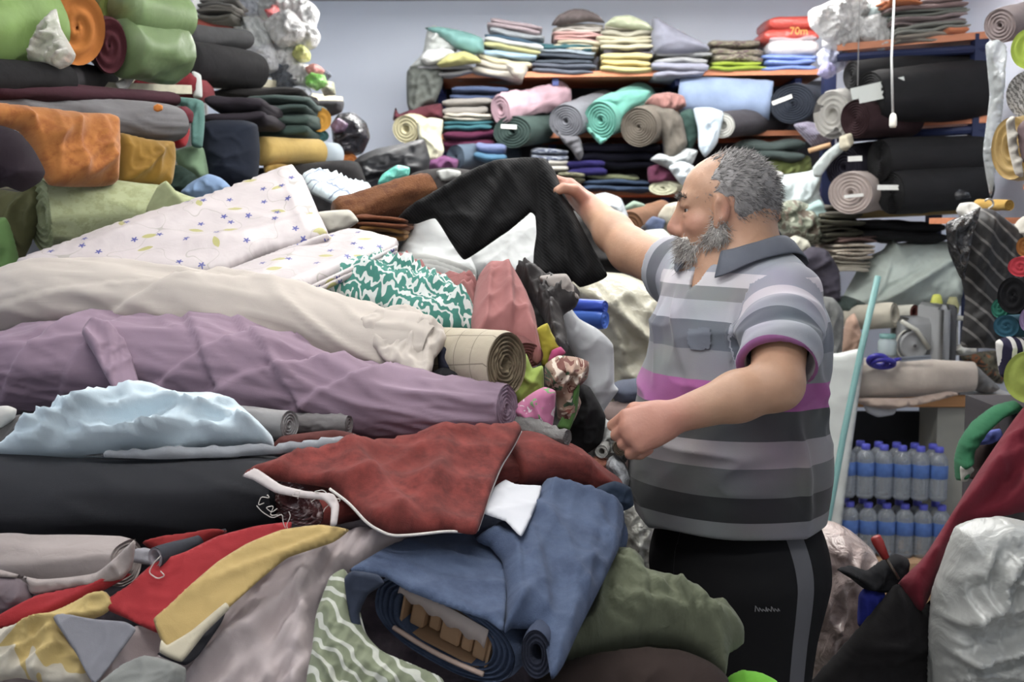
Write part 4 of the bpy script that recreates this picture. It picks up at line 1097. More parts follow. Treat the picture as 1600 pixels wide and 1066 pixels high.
# checked bolt
ck = cloth((196, 184, 160), pat=pat_check((110, 98, 84), 18.0, 18.0, 0.0022), name='beige_check', var=0.05, rough=0.6)
o, d = roll('fabric_roll', 'cream checked bolt with wound end facing right', 'fabric roll', (792, 570, 2.25), (690, 552, 2.42), 53, 42, ck, 0.75, 'a', turns=6, hole=0.22, ed=0.014, endmat=cloth((150, 134, 108)), n=48, wr=(0.002, .06, .5, 3))
pillow('draped_cloth', 'navy cloth scrap tucked between checked bolt and lavender roll', FABRIC, [(684, 545), (712, 530), (740, 560), (755, 600), (730, 612), (690, 600)], 2.36, 0.03, cloth((48, 50, 66)), wr=(0.01, 0.03, 0.8, 2))
pillow('crumpled_cloth', 'black scrap under torn end of beige roll', FABRIC, [(645, 600), (690, 575), (740, 585), (745, 610), (700, 618), (650, 612)], 2.33, 0.03, cloth((40, 40, 44)), wr=(0.01, 0.03, 0.8, 2))
pillow('draped_cloth', 'lime green cloth hanging beside wound checked end', FABRIC, [(806, 560), (822, 553), (832, 575), (848, 572), (850, 610), (838, 640), (806, 645), (800, 600)], 2.37, 0.03, cloth((166, 190, 84)), wr=(0.014, 0.025, 1.4, 3))
pillow('draped_cloth', 'yellow cloth scrap hanging right of rose bolt', FABRIC, [(838, 515), (855, 505), (862, 520), (876, 545), (862, 552), (855, 574), (846, 570), (842, 545)], 2.44, 0.012, cloth((190, 178, 40)), wr=(0.006, 0.03, 1.4, 3))
pillow('draped_cloth', 'pink cloth with small print below lime cloth', FABRIC, [(800, 640), (830, 615), (850, 605), (868, 612), (866, 650), (860, 670), (815, 668)], 2.28, 0.03, cloth((214, 128, 170), pat=pat_spots([(240, 230, 235), (120, 170, 110)], 50, 0.62), name='pink_print'), wr=(0.008, 0.03, 0.5, 2))
pillow('draped_cloth', 'small magenta scrap above flowered scarf', FABRIC, [(862, 548), (876, 542), (884, 552), (868, 562), (856, 566)], 2.42, 0.01, cloth((196, 78, 130)), wr=(0.003, 0.03, 0.5, 2))
flw = cloth((176, 146, 128), pat=pat_spots([(60, 100, 74), (226, 212, 196), (110, 60, 52)], 34, 0.58), name='scarf_print')
pillow('crumpled_cloth', 'tan and green flowered scarf bunched beside white sheet', FABRIC, [(852, 570), (872, 556), (900, 558), (920, 566), (918, 590), (902, 610), (908, 630), (895, 660), (872, 655), (868, 620), (852, 600)], 2.40, 0.05, flw, wr=(0.02, 0.03, 1.2, 2))
pillow('draped_cloth', 'grass green edge of scarf hanging down', FABRIC, [(884, 640), (898, 600), (906, 600), (902, 640), (890, 672), (870, 668)], 2.36, 0.012, cloth((92, 140, 70)), wr=(0.006, 0.03, 1.2, 2))
roll('fabric_roll', 'thin grey ruched roll poking out past lavender roll', 'fabric roll', (886, 684, 2.20), (806, 672, 2.26), 13, 22, cloth((128, 126, 124), cr=0.5, crs=60), 1.0, 'a', turns=3, wr=(0.008, 0.02, 0.3, 0.7))
# black strips, white sheets at the crest
pillow('crumpled_cloth', 'black shiny cloth draped right of rose bolt', FABRIC, [(795, 440), (830, 428), (860, 440), (905, 455), (900, 475), (880, 490), (888, 540), (875, 575), (862, 540), (850, 500), (830, 470)], [(795, 440, 2.7), (880, 560, 2.45), (905, 455, 2.62)], 0.04, cloth((52, 48, 48), rough=0.55, spec=0.4), wr=(0.02, 0.03, 0.9, 3))
pillow('draped_cloth', 'pale grey satin tail between black cloth pieces', FABRIC, [(842, 432), (884, 428), (898, 450), (905, 468), (880, 466), (855, 450)], 2.6, 0.02, cloth((170, 162, 156), rough=0.5), wr=(0.008, 0.03, 0.5, 2))
white = cloth((222, 226, 226), var=0.03, k=0.85)
wb = pillow('fabric_bolt', 'white folded bolt on the crest below raised black cloth', FABRIC, [(622, 398), (645, 355), (682, 340), (708, 352), (735, 396), (746, 430), (742, 442), (700, 438), (640, 418)], [(622, 400, 3.06), (745, 435, 3.04), (682, 340, 3.2)], 0.03, white, wr=(0.004, 0.07, 0.3, 3), R=0.03)
for k in range(3):
    pillow('fold_layer', None, None, [(622, 396+k*8), (680, 402+k*8), (742, 424+k*8), (743, 434+k*8), (680, 413+k*8), (628, 407+k*8)], [(622, 396, 3.02), (742, 424, 3.0), (680, 390, 3.06)], 0.012, cloth((206, 208, 204), var=0.04), wb, wr=(0.002, 0.04, 0, 2))
pillow('fabric_bolt', 'white cloth spread under black cloth tails', FABRIC, [(728, 408), (790, 368), (836, 330), (846, 345), (842, 400), (840, 432), (800, 442), (752, 440)], [(728, 410, 3.08), (840, 432, 3.06), (838, 330, 3.25)], 0.03, white, wr=(0.006, 0.06, 0.8, 3))
bro = cloth((122, 78, 46), rough=1.0, sheen=0.6, bump=0.8, weave=260, mottle=((92, 54, 30), 18, 0.45, 0.6, 1, 1))
roll('fabric_roll', 'rust brown towelling roll left of raised black cloth', 'fabric roll', (672, 296, 3.12), (528, 340, 3.0), 26, 26, bro, 1.0, 'a', turns=3, hole=0.3, wr=(0.012, 0.05, 0.5, 2))
for i, (x0, x1, y0, y1, c, lb) in enumerate(((552, 640, 340, 358, (110, 62, 36), 'rust brown folded towelling above golden fold'), (560, 634, 355, 376, (150, 106, 48), 'golden brown folded towelling above floral satin corner'))):
    folded('folded_fabric', lb, FABRIC, x0, x1, y0, y1, 2.95, cloth(c, rough=1.0, sheen=0.5), 2, 0.2, tilt=0.08, amp=0.012)
pillow('crumpled_cloth', 'white cloth with blue plaid lines and mint edge behind floral satin', FABRIC, [(470, 278), (500, 274), (545, 290), (580, 300), (572, 322), (540, 322), (490, 300)], [(470, 280, 3.2), (575, 322, 3.1), (545, 288, 3.3)], 0.03, cloth((200, 214, 224), pat=pat_check((70, 90, 140), 14, 14, 0.006), name='plaid', k=1.2), wr=(0.01, 0.04, 0.3, 2))
pillow('draped_cloth', 'teal green plastic wrapped cloth above rust towelling', FABRIC, [(590, 288), (598, 272), (620, 258), (640, 262), (638, 276), (612, 288)], 3.3, 0.04, plastic((98, 196, 178), 0.1, 0.25, 1.2), wr=(0.012, 0.03, 0.5, 2))
pillow('draped_cloth', 'ivory flat cloth peeking below plaid cloth', FABRIC, [(495, 332), (545, 328), (560, 346), (540, 360), (515, 366), (500, 352)], 2.9, 0.02, cloth((214, 210, 196)), wr=(0.004, 0.04, 0.3, 2))

# --- the long rolls
beige = cloth((198, 188, 178), var=0.05, cr=0.12, crs=20, rough=0.8)
o, d = loft('fabric_roll', 'long beige cotton roll across the heap above lavender roll', 'fabric roll',
     [(-60, 440), (0, 432), (30, 415), (80, 405), (200, 412), (330, 426), (450, 448), (580, 488), (650, 498), (696, 512)],
     [(-60, 530), (0, 525), (80, 522), (160, 520), (300, 530), (430, 562), (540, 590), (600, 592), (640, 592), (672, 590)], (2.60, 2.50, 2.44, 2.38), beige, 130, 72, 1.25,
     (0.010, 0.07, 0.9, 3.0), [(0.66, 0.10, 0.016, 0.25, 2.2), (0.12, 0.22, 0.010, 0.2, 1.2), (0.42, 0.35, 0.008, 0.3, 0.6)], ends='b', hole=0.2)
pillow('loose_flap', None, None, [(560, 505), (610, 482), (640, 478), (690, 508), (698, 535), (680, 560), (668, 590), (640, 585), (600, 560)], [(560, 510, 2.36), (670, 590, 2.28), (640, 480, 2.42)], 0.012, beige, o, wr=(0.012, 0.035, 1.0, 3), edge=5)
lav = cloth((152, 128, 146), var=0.05, cr=0.1, crs=18, rough=0.85)
o, d = loft('fabric_roll', 'long lavender mauve roll wrapped in loose folds across the heap', 'fabric roll',
     [(-60, 532), (0, 526), (60, 508), (150, 500), (330, 502), (400, 520), (470, 552), (600, 584), (700, 592), (795, 602)],
     [(-60, 632), (0, 632), (150, 632), (250, 632), (420, 645), (520, 668), (590, 690), (680, 688), (740, 684), (798, 674)], (2.42, 2.36, 2.30, 2.22), lav, 170, 88, 1.15,
     (0.010, 0.055, 1.6, 2.4), [(0.27, 0.07, 0.016, 0.10, 1.6), (0.36, 0.05, 0.010, 0.06, 1.6), (0.47, -0.06, 0.014, 0.10, 1.6), (0.56, -0.10, 0.012, 0.08, 1.6), (0.66, 0.10, 0.016, 0.12, 1.7), (0.80, 0.12, 0.016, 0.14, 1.6), (0.88, 0.08, 0.012, 0.08, 1.6), (0.12, 0.1, 0.008, 0.05, 1.6)], ends='b', hole=0.2)
pillow('loose_flap', None, None, [(128, 520), (140, 498), (152, 500), (180, 512), (200, 540), (215, 590), (225, 628), (180, 612), (150, 560)], [(128, 520, 2.26), (225, 628, 2.21), (160, 500, 2.30)], 0.006, lav, o, wr=(0.006, 0.03, 1.2, 3))
# under the lavender roll
lb_ = cloth((200, 218, 228), k=0.95, var=0.03, cr=0.1, rough=0.7)
pillow('crumpled_cloth', 'light blue thin cloth bunched up below lavender roll', FABRIC, [(-10, 716), (20, 690), (60, 664), (92, 642), (118, 633), (134, 646), (160, 634), (228, 611), (280, 618), (335, 620), (372, 632), (400, 655), (425, 682), (426, 702), (360, 706), (290, 712), (180, 716), (80, 718)],
       [(0, 716, 2.05), (425, 702, 2.05), (228, 611, 2.12), (100, 640, 2.10)], 0.05, lb_, wr=(0.018, 0.03, 0.35, 4), R=0.035, folds=[((60, 690), (240, 625), 0.025, 0.02), ((100, 712), (290, 640), 0.02, 0.014), ((240, 690), (330, 640), 0.018, 0.012), ((300, 700), (410, 668), 0.02, 0.014), ((110, 640), (150, 680), 0.02, 0.012), ((200, 706), (340, 668), 0.012, 0.01)], res=6)
roll('fabric_roll', 'pale grey roll end showing beside light blue cloth', 'fabric roll', (452, 664, 2.14), (330, 655, 2.22), 24, 26, cloth((158, 156, 156)), 1.0, 'a', turns=4)
roll('fabric_roll', 'narrow grey ribbed roll tucked under lavender roll', 'fabric roll', (545, 664, 2.18), (440, 660, 2.22), 15, 17, cloth((134, 130, 130)), 1.0, 'a', turns=3, wr=(0.004, 0.015, 0.3, 0.6))
pillow('draped_cloth', 'dark grey cloth hanging left of light blue cloth', FABRIC, [(-30, 700), (0, 660), (30, 648), (62, 652), (50, 680), (20, 712), (-30, 720)], 2.1, 0.03, cloth((98, 96, 96)), wr=(0.01, 0.03, 0.8, 2))
pillow('draped_cloth', 'white cloth corner at left edge under lavender roll', FABRIC, [(-30, 640), (10, 634), (26, 640), (22, 655), (0, 672), (-30, 680)], 2.08, 0.015, cloth((212, 210, 204)), wr=(0.004, 0.03, 0.8, 2))
pillow('draped_cloth', 'dark red cloth in the gap between grey rolls and black roll', FABRIC, [(425, 700), (440, 682), (520, 672), (560, 680), (520, 695), (470, 702)], 2.12, 0.02, cloth((98, 52, 48)), wr=(0.006, 0.03, 0.2, 2))
pillow('draped_cloth', 'grey sheer cloth strip along top of black roll', FABRIC, [(130, 712), (200, 706), (320, 700), (440, 698), (500, 688), (556, 682), (570, 688), (500, 702), (400, 712), (250, 718)], [(130, 714, 1.99), (560, 688, 2.04), (320, 698, 2.02)], 0.010, cloth((146, 150, 156), rough=0.6), wr=(0.004, 0.02, 0.1, 3))
blk = cloth((44, 45, 50), rough=0.75, var=0.1, cr=0.12, crs=12, spec=0.3)
loft('fabric_roll', 'thick black lining roll along the left of the heap', 'fabric roll', [(-60, 712), (0, 712), (100, 714), (200, 714), (300, 712), (400, 712), (450, 716)], [(-60, 850), (0, 848), (100, 850), (200, 848), (280, 842), (360, 838), (440, 822)], (2.03, 2.02, 2.0), blk, 80, 64, 1.1, (0.006, 0.1, 0.6, 3), ends='b')
# --- front of the heap
redm = cloth((142, 62, 56), mottle=((104, 46, 42), 22, 0.38, 0.62, 1, 1), var=0.14, rough=0.9, bump=0.4)
o, d = roll('fabric_bolt', 'mottled brick red upholstery bolt with white edges in front of lavender roll', FABRIC, (452, 783, 1.93), (800, 712, 2.22), 36, 34, redm, 3.1, 'a', ed=0.007, turns=5, hole=0.28, n=56, st=30, endmat=cloth((104, 60, 60), mottle=((196, 178, 176), 60, 0.5, 0.6, 1, 1)), wr=(0.004, 0.08, 0.3, 3), sup=2.3)
RED = o
fl = pillow('loose_flap', None, None, [(380, 742), (400, 730), (470, 712), (560, 695), (640, 682), (720, 673), (806, 659), (815, 672), (800, 702), (782, 730), (766, 770), (744, 834), (700, 830), (650, 836), (610, 838), (575, 820), (545, 786), (516, 764), (470, 756), (420, 750)],
       [(380, 745, 1.90), (520, 765, 1.80), (806, 660, 2.12), (744, 834, 1.83), (600, 838, 1.76)], 0.008, redm, o, wr=(0.008, 0.09, 0.3, 3), folds=[((540, 700), (640, 830), 0.018, 0.03), ((690, 680), (680, 820), 0.012, 0.03)], back=0.6)
def edge_line(pts, Ys, r, name, mat, parent):
    P = np.array([at(p[0], p[1], y) for p, y in zip(pts, Ys)]); t = np.linspace(0, len(P)-1, len(P)*6)
    Q = np.stack([np.interp(t, np.arange(len(P)), P[:, k]) for k in range(3)], -1)
    k = np.ones(5)/5; Qp = np.pad(Q, ((2, 2), (0, 0)), 'edge'); Q = np.stack([np.convolve(Qp[:, j], k, 'valid') for j in range(3)], -1)
    g = G(); g.tube(Q, r, 6); return g.build(name, mat, parent, True)
edge_line([(512, 762), (545, 786), (575, 820), (610, 838), (650, 836), (700, 830), (744, 833)], [1.79, 1.775, 1.765, 1.76, 1.77, 1.795, 1.82], 0.0022, 'selvage_edge', TORN, o)
edge_line([(744, 834), (766, 770), (782, 730), (800, 702), (815, 672)], [1.82, 1.93, 1.99, 2.05, 2.1], 0.0024, 'selvage_edge', TORN, o)
# selvage band curling round the wound end
pillow('selvage_edge', None, None, [(378, 744), (398, 732), (410, 738), (440, 758), (480, 768), (520, 772), (530, 790), (526, 820), (516, 822), (517, 795), (505, 782), (470, 778), (430, 770), (395, 750)], [(378, 744, 1.86), (525, 815, 1.76), (460, 765, 1.82)], 0.004, plain((196, 186, 184), 0.85, name='selvage_band'), o, wr=(0.001, 0.05, 0, 2))
rr = random.Random(5)
for k in range(7):
    x0 = 400+k*17; y0 = 780+rr.uniform(-8, 20)
    pts = [(x0, y0)]
    for j in range(5): pts.append((pts[-1][0]+rr.uniform(-14, 18), pts[-1][1]+rr.uniform(-8, 16)))
    edge_line(pts, [1.80]*6, 0.0007, 'loose_thread', TORN, o)
# right-hand end of the red bolt
A = [at(770, 722, 2.16), at(830, 718, 2.2), at(890, 732, 2.25), at(952, 758, 2.28)]
t = np.linspace(0, 3, 20); C = np.stack([np.interp(t, range(4), [a[k] for a in A]) for k in range(3)], -1)
sweep('bolt_end', C, np.interp(t, [0, 1, 2, 3], [0.050, 0.052, 0.042, 0.022]), np.interp(t, [0, 3], [0.11, 0.06]), redm, o, 40, (0.006, 0.06, 0.4, 3))

# scraps at lower left
knit = cloth((168, 156, 152), var=0.06, cr=0.2, crs=30)
o, d = roll('folded_fabric', 'dusty beige knit folded over, under black roll at left', FABRIC, (196, 880, 1.80), (-60, 880, 1.86), 36, 44, knit, 1.4, 'a', turns=5, hole=0.3, wr=(0.006, 0.05, 0.3, 4), sup=2.6)
pillow('loose_flap', None, None, [(-40, 880), (60, 905), (150, 895), (205, 848), (212, 842), (208, 880), (190, 905), (60, 930), (45, 925), (40, 905), (-40, 900)], 1.74, 0.008, knit, o, wr=(0.006, 0.03, 0.2, 3))
pillow('draped_cloth', 'mauve grey cloth below beige knit at left edge', FABRIC, [(-40, 900), (30, 905), (50, 925), (48, 950), (-40, 962)], 1.74, 0.02, cloth((130, 116, 122)), wr=(0.008, 0.03, 0.4, 2))
redc = cloth((176, 44, 50), var=0.08, rough=0.8); yel = cloth((202, 172, 104), var=0.06, rough=0.85); crm = cloth((206, 196, 170), var=0.05); gry = cloth((136, 136, 144), var=0.06)
def scrap(label, out, off, mat, th=0.004, wr=(0.006, 0.06, 0.5, 3), **kw):
    return pillow('cloth_scrap', label, FABRIC, out, onpile(out, off), th, mat, wr=wr, **kw)
sh_ = cloth((204, 190, 190), var=0.05, rough=0.6, cr=0.15, crs=16)
scrap('pale mauve sheer cloth spread over front of the heap', [(-40, 1010), (40, 1000), (140, 985), (230, 985), (300, 960), (380, 890), (470, 850), (560, 826), (640, 834), (660, 850), (600, 880), (540, 905), (500, 950), (492, 1100), (200, 1140), (-40, 1140)], -0.02, sh_, 0.03, (0.022, 0.045, 1.1, 4), res=9, folds=[((330, 1060), (520, 860), 0.02, 0.02), ((400, 1080), (560, 860), 0.018, 0.02), ((250, 1060), (330, 980), 0.02, 0.02), ((300, 1080), (470, 870), 0.018, 0.016)])
scrap('red cloth strip pointing right at lower left edge', [(-40, 985), (0, 962), (60, 932), (120, 918), (185, 898), (205, 898), (150, 930), (90, 960), (0, 986), (-40, 1000)], 0.06, redc, 0.012)
scrap('cream and yellow cloth scrap at lower left corner', [(-40, 1000), (20, 978), (60, 970), (140, 930), (165, 925), (178, 945), (160, 962), (100, 985), (110, 1010), (140, 1040), (135, 1080), (30, 1060), (-40, 1070)], 0.04, cloth((206, 180, 112), pat=pat_spots([(210, 202, 184)], 9, 0.5), name='cream_yellow'), 0.015, (0.012, 0.04, 0.9, 3))
scrap('pale blue grey cloth scrap with dark edge beside red cloth', [(84, 968), (100, 960), (150, 968), (195, 972), (212, 985), (180, 1030), (150, 1068), (138, 1058), (118, 1020)], 0.075, gry, 0.0035)
scrap('dull green grey scrap below yellow cloth tip', [(150, 1075), (190, 1040), (225, 1025), (255, 1030), (290, 1045), (280, 1090), (160, 1100)], 0.07, cloth((140, 142, 138)), 0.012)
scrap('dark grey underside of yellow cloth tip', [(246, 1022), (290, 1000), (352, 952), (345, 975), (310, 1025), (288, 1040)], 0.07, cloth((56, 56, 62)), 0.0035)
o = scrap('bright red cloth panel in the middle of the scraps', [(156, 946), (200, 915), (240, 880), (290, 862), (340, 838), (400, 822), (455, 816), (448, 836), (380, 866), (320, 908), (262, 970), (248, 990), (200, 968)], 0.09, redc, 0.0035, (0.006, 0.06, 0.8, 3))
scrap('dark red cloth just under the black roll', [(222, 848), (260, 838), (330, 828), (355, 830), (330, 846), (290, 862), (250, 866)], 0.06, cloth((146, 36, 36)), 0.01)
o = scrap('golden yellow cloth strip running diagonally beside red panel', [(240, 968), (262, 948), (300, 912), (340, 878), (385, 850), (440, 828), (500, 820), (545, 828), (520, 848), (450, 872), (408, 905), (360, 948), (310, 990), (268, 1018), (252, 1002)], 0.11, yel, 0.0035, (0.006, 0.05, 0.8, 4))
pillow('light_border', None, None, [(252, 1000), (262, 1008), (300, 985), (352, 942), (358, 952), (320, 990), (284, 1034), (250, 1020)], onpile([(252, 940), (358, 1030)], 0.10), 0.006, crm, o, wr=(0.002, 0.05, 0.8, 3))
roll('cloth_scrap', 'dark slate curled cloth cone on red panel', FABRIC, (243, 872, 1.76), (352, 830, 1.90), 18, 4, cloth((66, 68, 76)), 0.8, 'a', turns=2, hole=0.7, endmat=cloth((176, 170, 178)), wr=(0.001, 0.05, 0.3, 2))
scrap('grey cloth scrap under slate cone', [(196, 866), (225, 856), (262, 866), (296, 878), (290, 888), (240, 884), (205, 878)], 0.09, cloth((150, 148, 154)), 0.0035)
P = [at(x, y, 1.74) for x, y in ((252, 868), (240, 880), (232, 895), (246, 905), (258, 900), (250, 892))]
tag(edge_line([(252, 868), (240, 880), (232, 895), (246, 905), (258, 900), (250, 892)], [1.74]*6, 0.0009, 'loose_thread', TORN, None), 'white loose thread curled on red panel', 'thread', 'loose threads on the scraps')
P = [at(x, y, 1.78) for x, y in ((358, 832), (362, 848), (370, 858), (388, 872), (404, 892))]
tag(edge_line([(358, 832), (362, 848), (370, 858), (388, 872), (404, 892)], [1.80, 1.79, 1.78, 1.765, 1.75], 0.0008, 'loose_thread', TORN, None), 'pale thread running from red panel onto yellow strip', 'thread', 'loose threads on the scraps')
zz = cloth((142, 150, 122), pat=pat_lines((214, 216, 204), 22, 7.0, 0.76, 1.0), name='zigzag_print', var=0.05)
scrap('sage green cloth with white wavy line print left of blue bolt', [(484, 1100), (488, 1010), (494, 960), (515, 905), (540, 892), (556, 930), (572, 990), (600, 1020), (690, 1060), (690, 1100)], 0.05, zz, 0.03, (0.012, 0.05, 1.4, 3))

# the blue denim bolt
den = cloth((86, 102, 132), mottle=((68, 82, 110), 12, 0.4, 0.6, 1, 1), var=0.1, rough=0.85, bump=0.5, weave=700)
A = at(692, 985, 1.745); B = at(898, 812, 2.13); t = np.linspace(0, 1, 34)[:, None]; C = A*(1-t)+B*t
upv = unit(np.array([0.42, 0.15, 1.0]))
r1 = np.interp(t[:, 0], [0, 0.03, 1], [0.060, 0.064, 0.060]); r2 = np.interp(t[:, 0], [0, 0.03, 1], [0.122, 0.126, 0.105])
BLU, C, tt, u, s, ring = sweep('fabric_bolt', C, r1, r2, den, None, 64, (0.004, 0.09, 0.4, 3), (), 2.4, upv, caps=False)
tag(BLU, 'blue denim upholstery bolt with cardboard core showing at its near end', FABRIC)
rg = ring[0][::-1]
spiral_end('wound_layers', rg, -tt[0], den, BLU, 4, 0.012, 0.70, 0.004, 0.10)
spiral_end('far_end', ring[-1], tt[-1], den, BLU, 4, 0.006, 0.3)
# cardboard core: a flat box with a cell structure
cx, axd, su, ss = C[0], -tt[0], u[0], s[0]
g = G()
for (k0, hh) in ((1, 0.0375), (-1, 0.0375)):
    g.box(cx+su*hh*k0+axd*-0.052, (0.150, 0.09, 0.004), R=np.stack([ss, tt[0], su], 1))
for (k0) in (-1, 1): g.box(cx+ss*0.076*k0+axd*-0.052, (0.004, 0.09, 0.070), R=np.stack([ss, tt[0], su], 1))
g.build('cardboard_core', CARD, BLU)
for (x, hgt, w) in ((-0.055, 0.050, 0.024), (-0.028, 0.044, 0.020), (0.004, 0.050, 0.034), (0.034, 0.046, 0.018), (0.058, 0.052, 0.024)):
    G().box(cx+ss*x+axd*(-0.045+rr.uniform(-0.006, 0.006))-su*0.006, (w, 0.05, hgt), R=np.stack([ss, tt[0], su], 1), bev=0.003).build('cardboard_cell', CARD, BLU)
# torn paper liner over the core
lv = []; 
for k in range(25):
    a = k/24; x = -0.082+0.155*a; ytop = 0.040+0.004*math.sin(a*3.1); yb = 0.028-0.016*a+0.004*math.sin(a*29)
    lv += [cx+ss*x+su*ytop+axd*0.004, cx+ss*x+su*yb+axd*0.007]
lf_ = [(2*k, 2*k+1, 2*k+3, 2*k+2) for k in range(24)]
o = mesh_obj('paper_liner', np.array(lv), lf_, plain((186, 172, 166), 0.9, name='torn_paper'), BLU); sm_ = o.modifiers.new('thick', 'SOLIDIFY'); sm_.thickness = 0.002
g = G(); 
Q = [cx+ss*(-0.080+0.16*a)-su*(0.034+0.006*math.sin(a*3.1))+axd*(0.004) for a in np.linspace(0, 1, 12)]
g.tube(Q, 0.004, 6); g.build('paper_edge', plain((202, 176, 162), 0.9, name='liner_edge'), BLU, True)
# loose flaps of the bolt
pillow('loose_flap', None, None, [(546, 892), (575, 872), (610, 852), (660, 838), (720, 832), (748, 842), (770, 856), (790, 890), (792, 940), (786, 986), (762, 970), (700, 948), (640, 925), (600, 902)], [(546, 892, 1.70), (786, 986, 1.66), (748, 840, 1.90), (620, 848, 1.84)], 0.007, den, BLU, wr=(0.006, 0.08, 0.3, 3))
pillow('loose_flap', None, None, [(538, 905), (552, 892), (590, 898), (600, 912), (575, 930), (562, 960), (570, 1000), (582, 1030), (560, 1010), (545, 960)], [(538, 905, 1.69), (582, 1030, 1.67), (600, 905, 1.68)], 0.006, cloth((58, 66, 84)), BLU, wr=(0.004, 0.04, 1.2, 3))
pillow('loose_flap', None, None, [(742, 842), (790, 812), (838, 775), (852, 752), (900, 758), (940, 772), (972, 792), (976, 820), (966, 860), (940, 915), (905, 985), (880, 1040), (862, 1062), (852, 1010), (838, 985), (800, 982), (786, 990), (792, 930), (785, 880), (765, 855)],
       [(742, 842, 1.86), (786, 990, 1.64), (862, 1062, 1.62), (976, 810, 2.02), (852, 752, 2.12)], 0.018, den, BLU, wr=(0.010, 0.06, 1.0, 3), R=0.03, folds=[((800, 860), (800, 975), 0.02, 0.016), ((850, 770), (960, 800), 0.015, 0.014), ((820, 830), (850, 980), 0.012, 0.02), ((935, 790), (880, 1000), 0.012, 0.03)])
roll('bolt_flap', 'dark blue curled edge of denim below blue bolt', FABRIC, (838, 1022, 1.66), (905, 930, 1.9), 42, 36, cloth((66, 76, 100)), 0.6, 'a', turns=3, hole=0.4, endmat=cloth((52, 56, 72)))
pillow('paper_sheet', 'white paper lining sheet sticking up between red bolt and blue bolt', 'paper', [(752, 800), (772, 762), (790, 750), (808, 758), (846, 760), (838, 790), (815, 838), (790, 815)], [(752, 800, 1.88), (815, 838, 1.84), (846, 760, 2.02)], 0.004, plain((200, 202, 208), 0.8, name='white_paper'), wr=(0.003, 0.06, 0.6, 2))
pillow('draped_cloth', 'dark blue cloth sliver between red bolt and blue bolt', FABRIC, [(930, 765), (960, 752), (985, 762), (990, 790), (965, 800)], 2.16, 0.02, cloth((44, 58, 78)), wr=(0.006, 0.03, 0.3, 2))
# khaki cloth, brown cloth in front of the man
kh = cloth((116, 122, 98), var=0.08, cr=0.75, crs=24, rough=0.8)
pillow('crumpled_cloth', 'wrinkled khaki green cotton cloth bundled right of blue bolt', FABRIC, [(862, 1040), (885, 1000), (905, 950), (925, 890), (940, 870), (975, 866), (1005, 882), (1012, 902), (1045, 912), (1090, 928), (1110, 946), (1130, 948), (1160, 985), (1162, 1005), (1140, 1020), (1132, 1058), (1100, 1030), (1060, 1012), (1010, 1008), (950, 1018), (900, 1030)],
       [(862, 1040, 1.90), (1140, 1040, 1.90), (960, 868, 2.04), (1100, 930, 1.99)], 0.08, kh, wr=(0.014, 0.040, -0.7, 2.4), R=0.08, res=5, edge=2, folds=[((940, 880), (930, 1000), 0.03, 0.02), ((1010, 905), (1130, 1010), 0.02, 0.016), ((960, 960), (1080, 990), 0.02, 0.016), ((985, 875), (1000, 960), 0.02, 0.014), ((1040, 920), (1150, 1000), 0.015, 0.012)])
pillow('crumpled_cloth', 'dark brown cloth at bottom below khaki cloth', FABRIC, [(830, 1080), (870, 1040), (930, 1022), (1010, 1012), (1070, 1018), (1110, 1035), (1138, 1062), (1140, 1180), (840, 1180)], 1.86, 0.06, cloth((66, 54, 50)), wr=(0.014, 0.05, 0.3, 2))
pillow('crumpled_cloth', 'neon lime scrap at bottom edge by the trouser leg', FABRIC, [(1135, 1062), (1160, 1048), (1190, 1052), (1215, 1066), (1210, 1100), (1140, 1100)], 1.95, 0.03, cloth((110, 190, 40), k=1.3), wr=(0.01, 0.03, 0.3, 2))

# the cloth he holds up
ribm, t_, b_ = nt('black_rib'); uv = nn(t_, 'ShaderNodeUVMap'); wv = nn(t_, 'ShaderNodeTexWave', i_Scale=75.0, i_Distortion=1.5); wv.bands_direction = 'DIAGONAL'; t_.links.new(uv.outputs[0], wv.inputs['Vector'])
t_.links.new(mixc(t_, wv.outputs['Fac'], sc((15, 15, 16), 1.0), sc((28, 28, 29), 1.0)), b_.inputs['Base Color']); bp = nn(t_, 'ShaderNodeBump', i_Strength=0.2, i_Distance=0.004); t_.links.new(wv.outputs['Fac'], bp.inputs['Height']); t_.links.new(bp.outputs[0], b_.inputs['Normal'])
b_.inputs['Roughness'].default_value = 0.8; b_.inputs['Specular IOR Level'].default_value = 0.2
bc = pillow('draped_cloth', 'black ribbed cloth with two tails held up by the man', FABRIC, [(618, 346), (640, 322), (690, 292), (730, 268), (775, 250), (820, 246), (852, 248), (868, 270), (880, 300), (904, 345), (925, 385), (949, 430), (930, 442), (906, 449), (885, 432), (836, 428), (834, 395), (838, 365), (836, 338), (828, 332), (806, 352), (770, 378), (726, 406), (705, 380), (680, 342), (650, 350)],
       [(618, 346, 3.04), (726, 406, 2.90), (949, 430, 2.88), (820, 246, 2.99)], 0.018, ribm, wr=(0.008, 0.05, -0.9, 3), R=0.03, back=0.9, folds=[((860, 262), (925, 430), 0.03, 0.02), ((840, 255), (850, 420), -0.02, 0.018), ((780, 255), (640, 340), 0.02, 0.02), ((800, 262), (730, 395), 0.016, 0.03), ((870, 285), (895, 435), 0.018, 0.012)])
